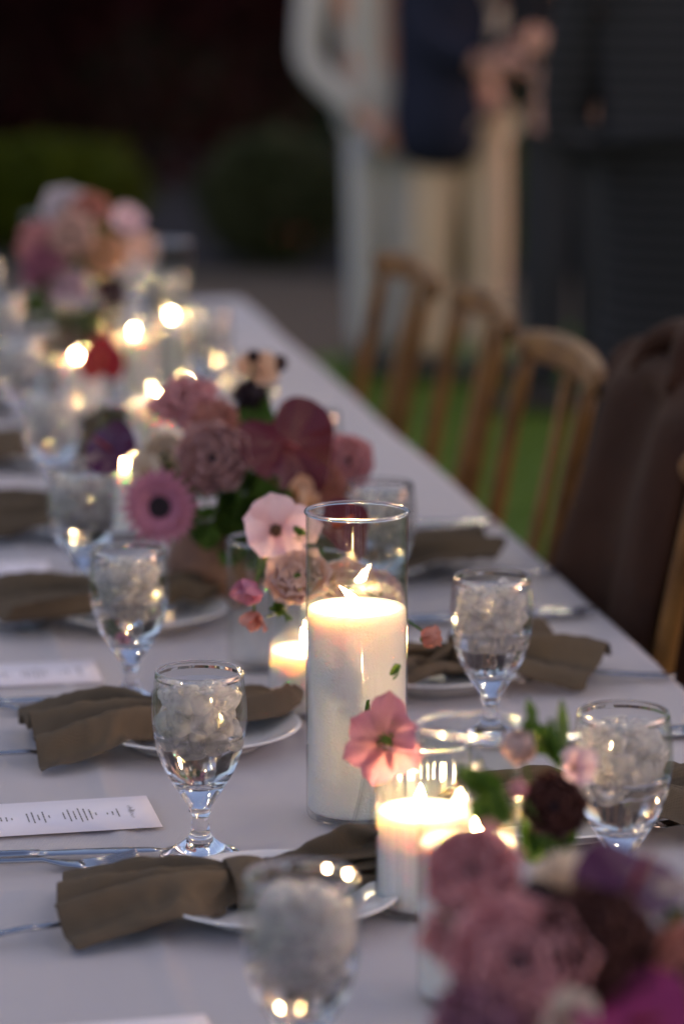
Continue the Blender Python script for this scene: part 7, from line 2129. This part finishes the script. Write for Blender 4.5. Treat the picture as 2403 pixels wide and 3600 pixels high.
person('person', 'person in a navy blazer, cream shirt and khaki trousers', (2.075, 9.9, 0), J2, (.85, -.4, 0), o2, (.03, .02, .015), 2)

# person in dark jacket and charcoal trousers behind
J3_ = dict(pelvis=(0, 0, .95), chest=(.0, 0, 1.30), neck=(.0, 0, 1.52), head=(-.03, -.0, 1.66),
           shl=(-.15, -.02, 1.44), ell=(-.13, -.12, 1.15), wrl=(-.055, -.2, 1.12), hdl=(-.5, -.3, .3),
           shr=(.16, .02, 1.44), elr=(.19, -.02, 1.10), wrr=(.075, -.17, .99), hdr=(-.6, -.4, .1))
J3_.update(legs(.01, 0, .08))


def o3(t, J):
    jacket_on(t, J, M_blackj, -.02, name='jacket', fat=.8)
    trousers_on(t, J, M_char)


person('person', 'person in a black jacket and charcoal trousers facing the khaki trousers', (2.28, 9.2, 0), J3_, (-.9, -.2, 0), o3, (.05, .03, .02), 3)

# person in a long black ribbed dress near the chairs
J4 = dict(pelvis=(.02, 0, .96), chest=(.0, 0, 1.26), neck=(.0, 0, 1.46), head=(.0, 0, 1.60),
          shl=(-.17, .0, 1.37), ell=(-.205, .0, 1.09), wrl=(.11, -.17, 1.08),
          shr=(.17, .0, 1.37), elr=(.23, .05, 1.08), wrr=(.20, -.20, 1.14), hdr=(.3, -.5, .5))
J4.update(legs(.02, 0, .08))


def rib_mat():
    m = cloth_mat('black_rib', (.013, .014, .017), (.017, .018, .021), weave=500, scale=4)
    n, N, L = nodes(m)
    p = N['Principled BSDF']
    tc = N.new('ShaderNodeTexCoord')
    w = N.new('ShaderNodeTexWave')
    w.bands_direction = 'Z'
    w.inputs['Scale'].default_value = 11
    w.inputs['Distortion'].default_value = .6
    L.new(tc.outputs['Object'], w.inputs['Vector'])
    mx = N.new('ShaderNodeMix')
    mx.data_type = 'RGBA'
    mx.inputs[6].default_value = (.012, .013, .015, 1)
    mx.inputs[7].default_value = (.032, .033, .036, 1)
    L.new(w.outputs[1], mx.inputs[0])
    L.new(mx.outputs[2], p.inputs['Base Color'])
    return m


def o4(t, J):
    N = {'hem': ((.03, .0, .22), (.27, .24)), 'kn': ((.03, 0, .5), (.24, .21)), 'hip': ((.02, 0, .93), (.205, .16)), 'wa': ((.01, 0, 1.08), (.17, .135)), 'ch': (J['chest'], (.185, .135)), 'up': ((0, 0, 1.345), (.13, .095))}
    E = [('hem', 'kn'), ('kn', 'hip'), ('hip', 'wa'), ('wa', 'ch'), ('ch', 'up')]
    for s in 'lr':
        N['s' + s] = (J['sh' + s], .075)
        N['e' + s] = (J['el' + s], .058)
        N['w' + s] = (J['el' + s] * .1 + J['wr' + s] * .9, .04)
        E += [('ch', 's' + s), ('s' + s, 'e' + s), ('e' + s, 'w' + s)]
    skin_obj('dress', N, E, rib_mat(), t, root=2)


person('person', 'person in a long black ribbed dress standing behind the brown jacket', (1.66, 5.9, 0), J4, (-.3, -.9, 0), o4, (.02, .013, .01), 4)
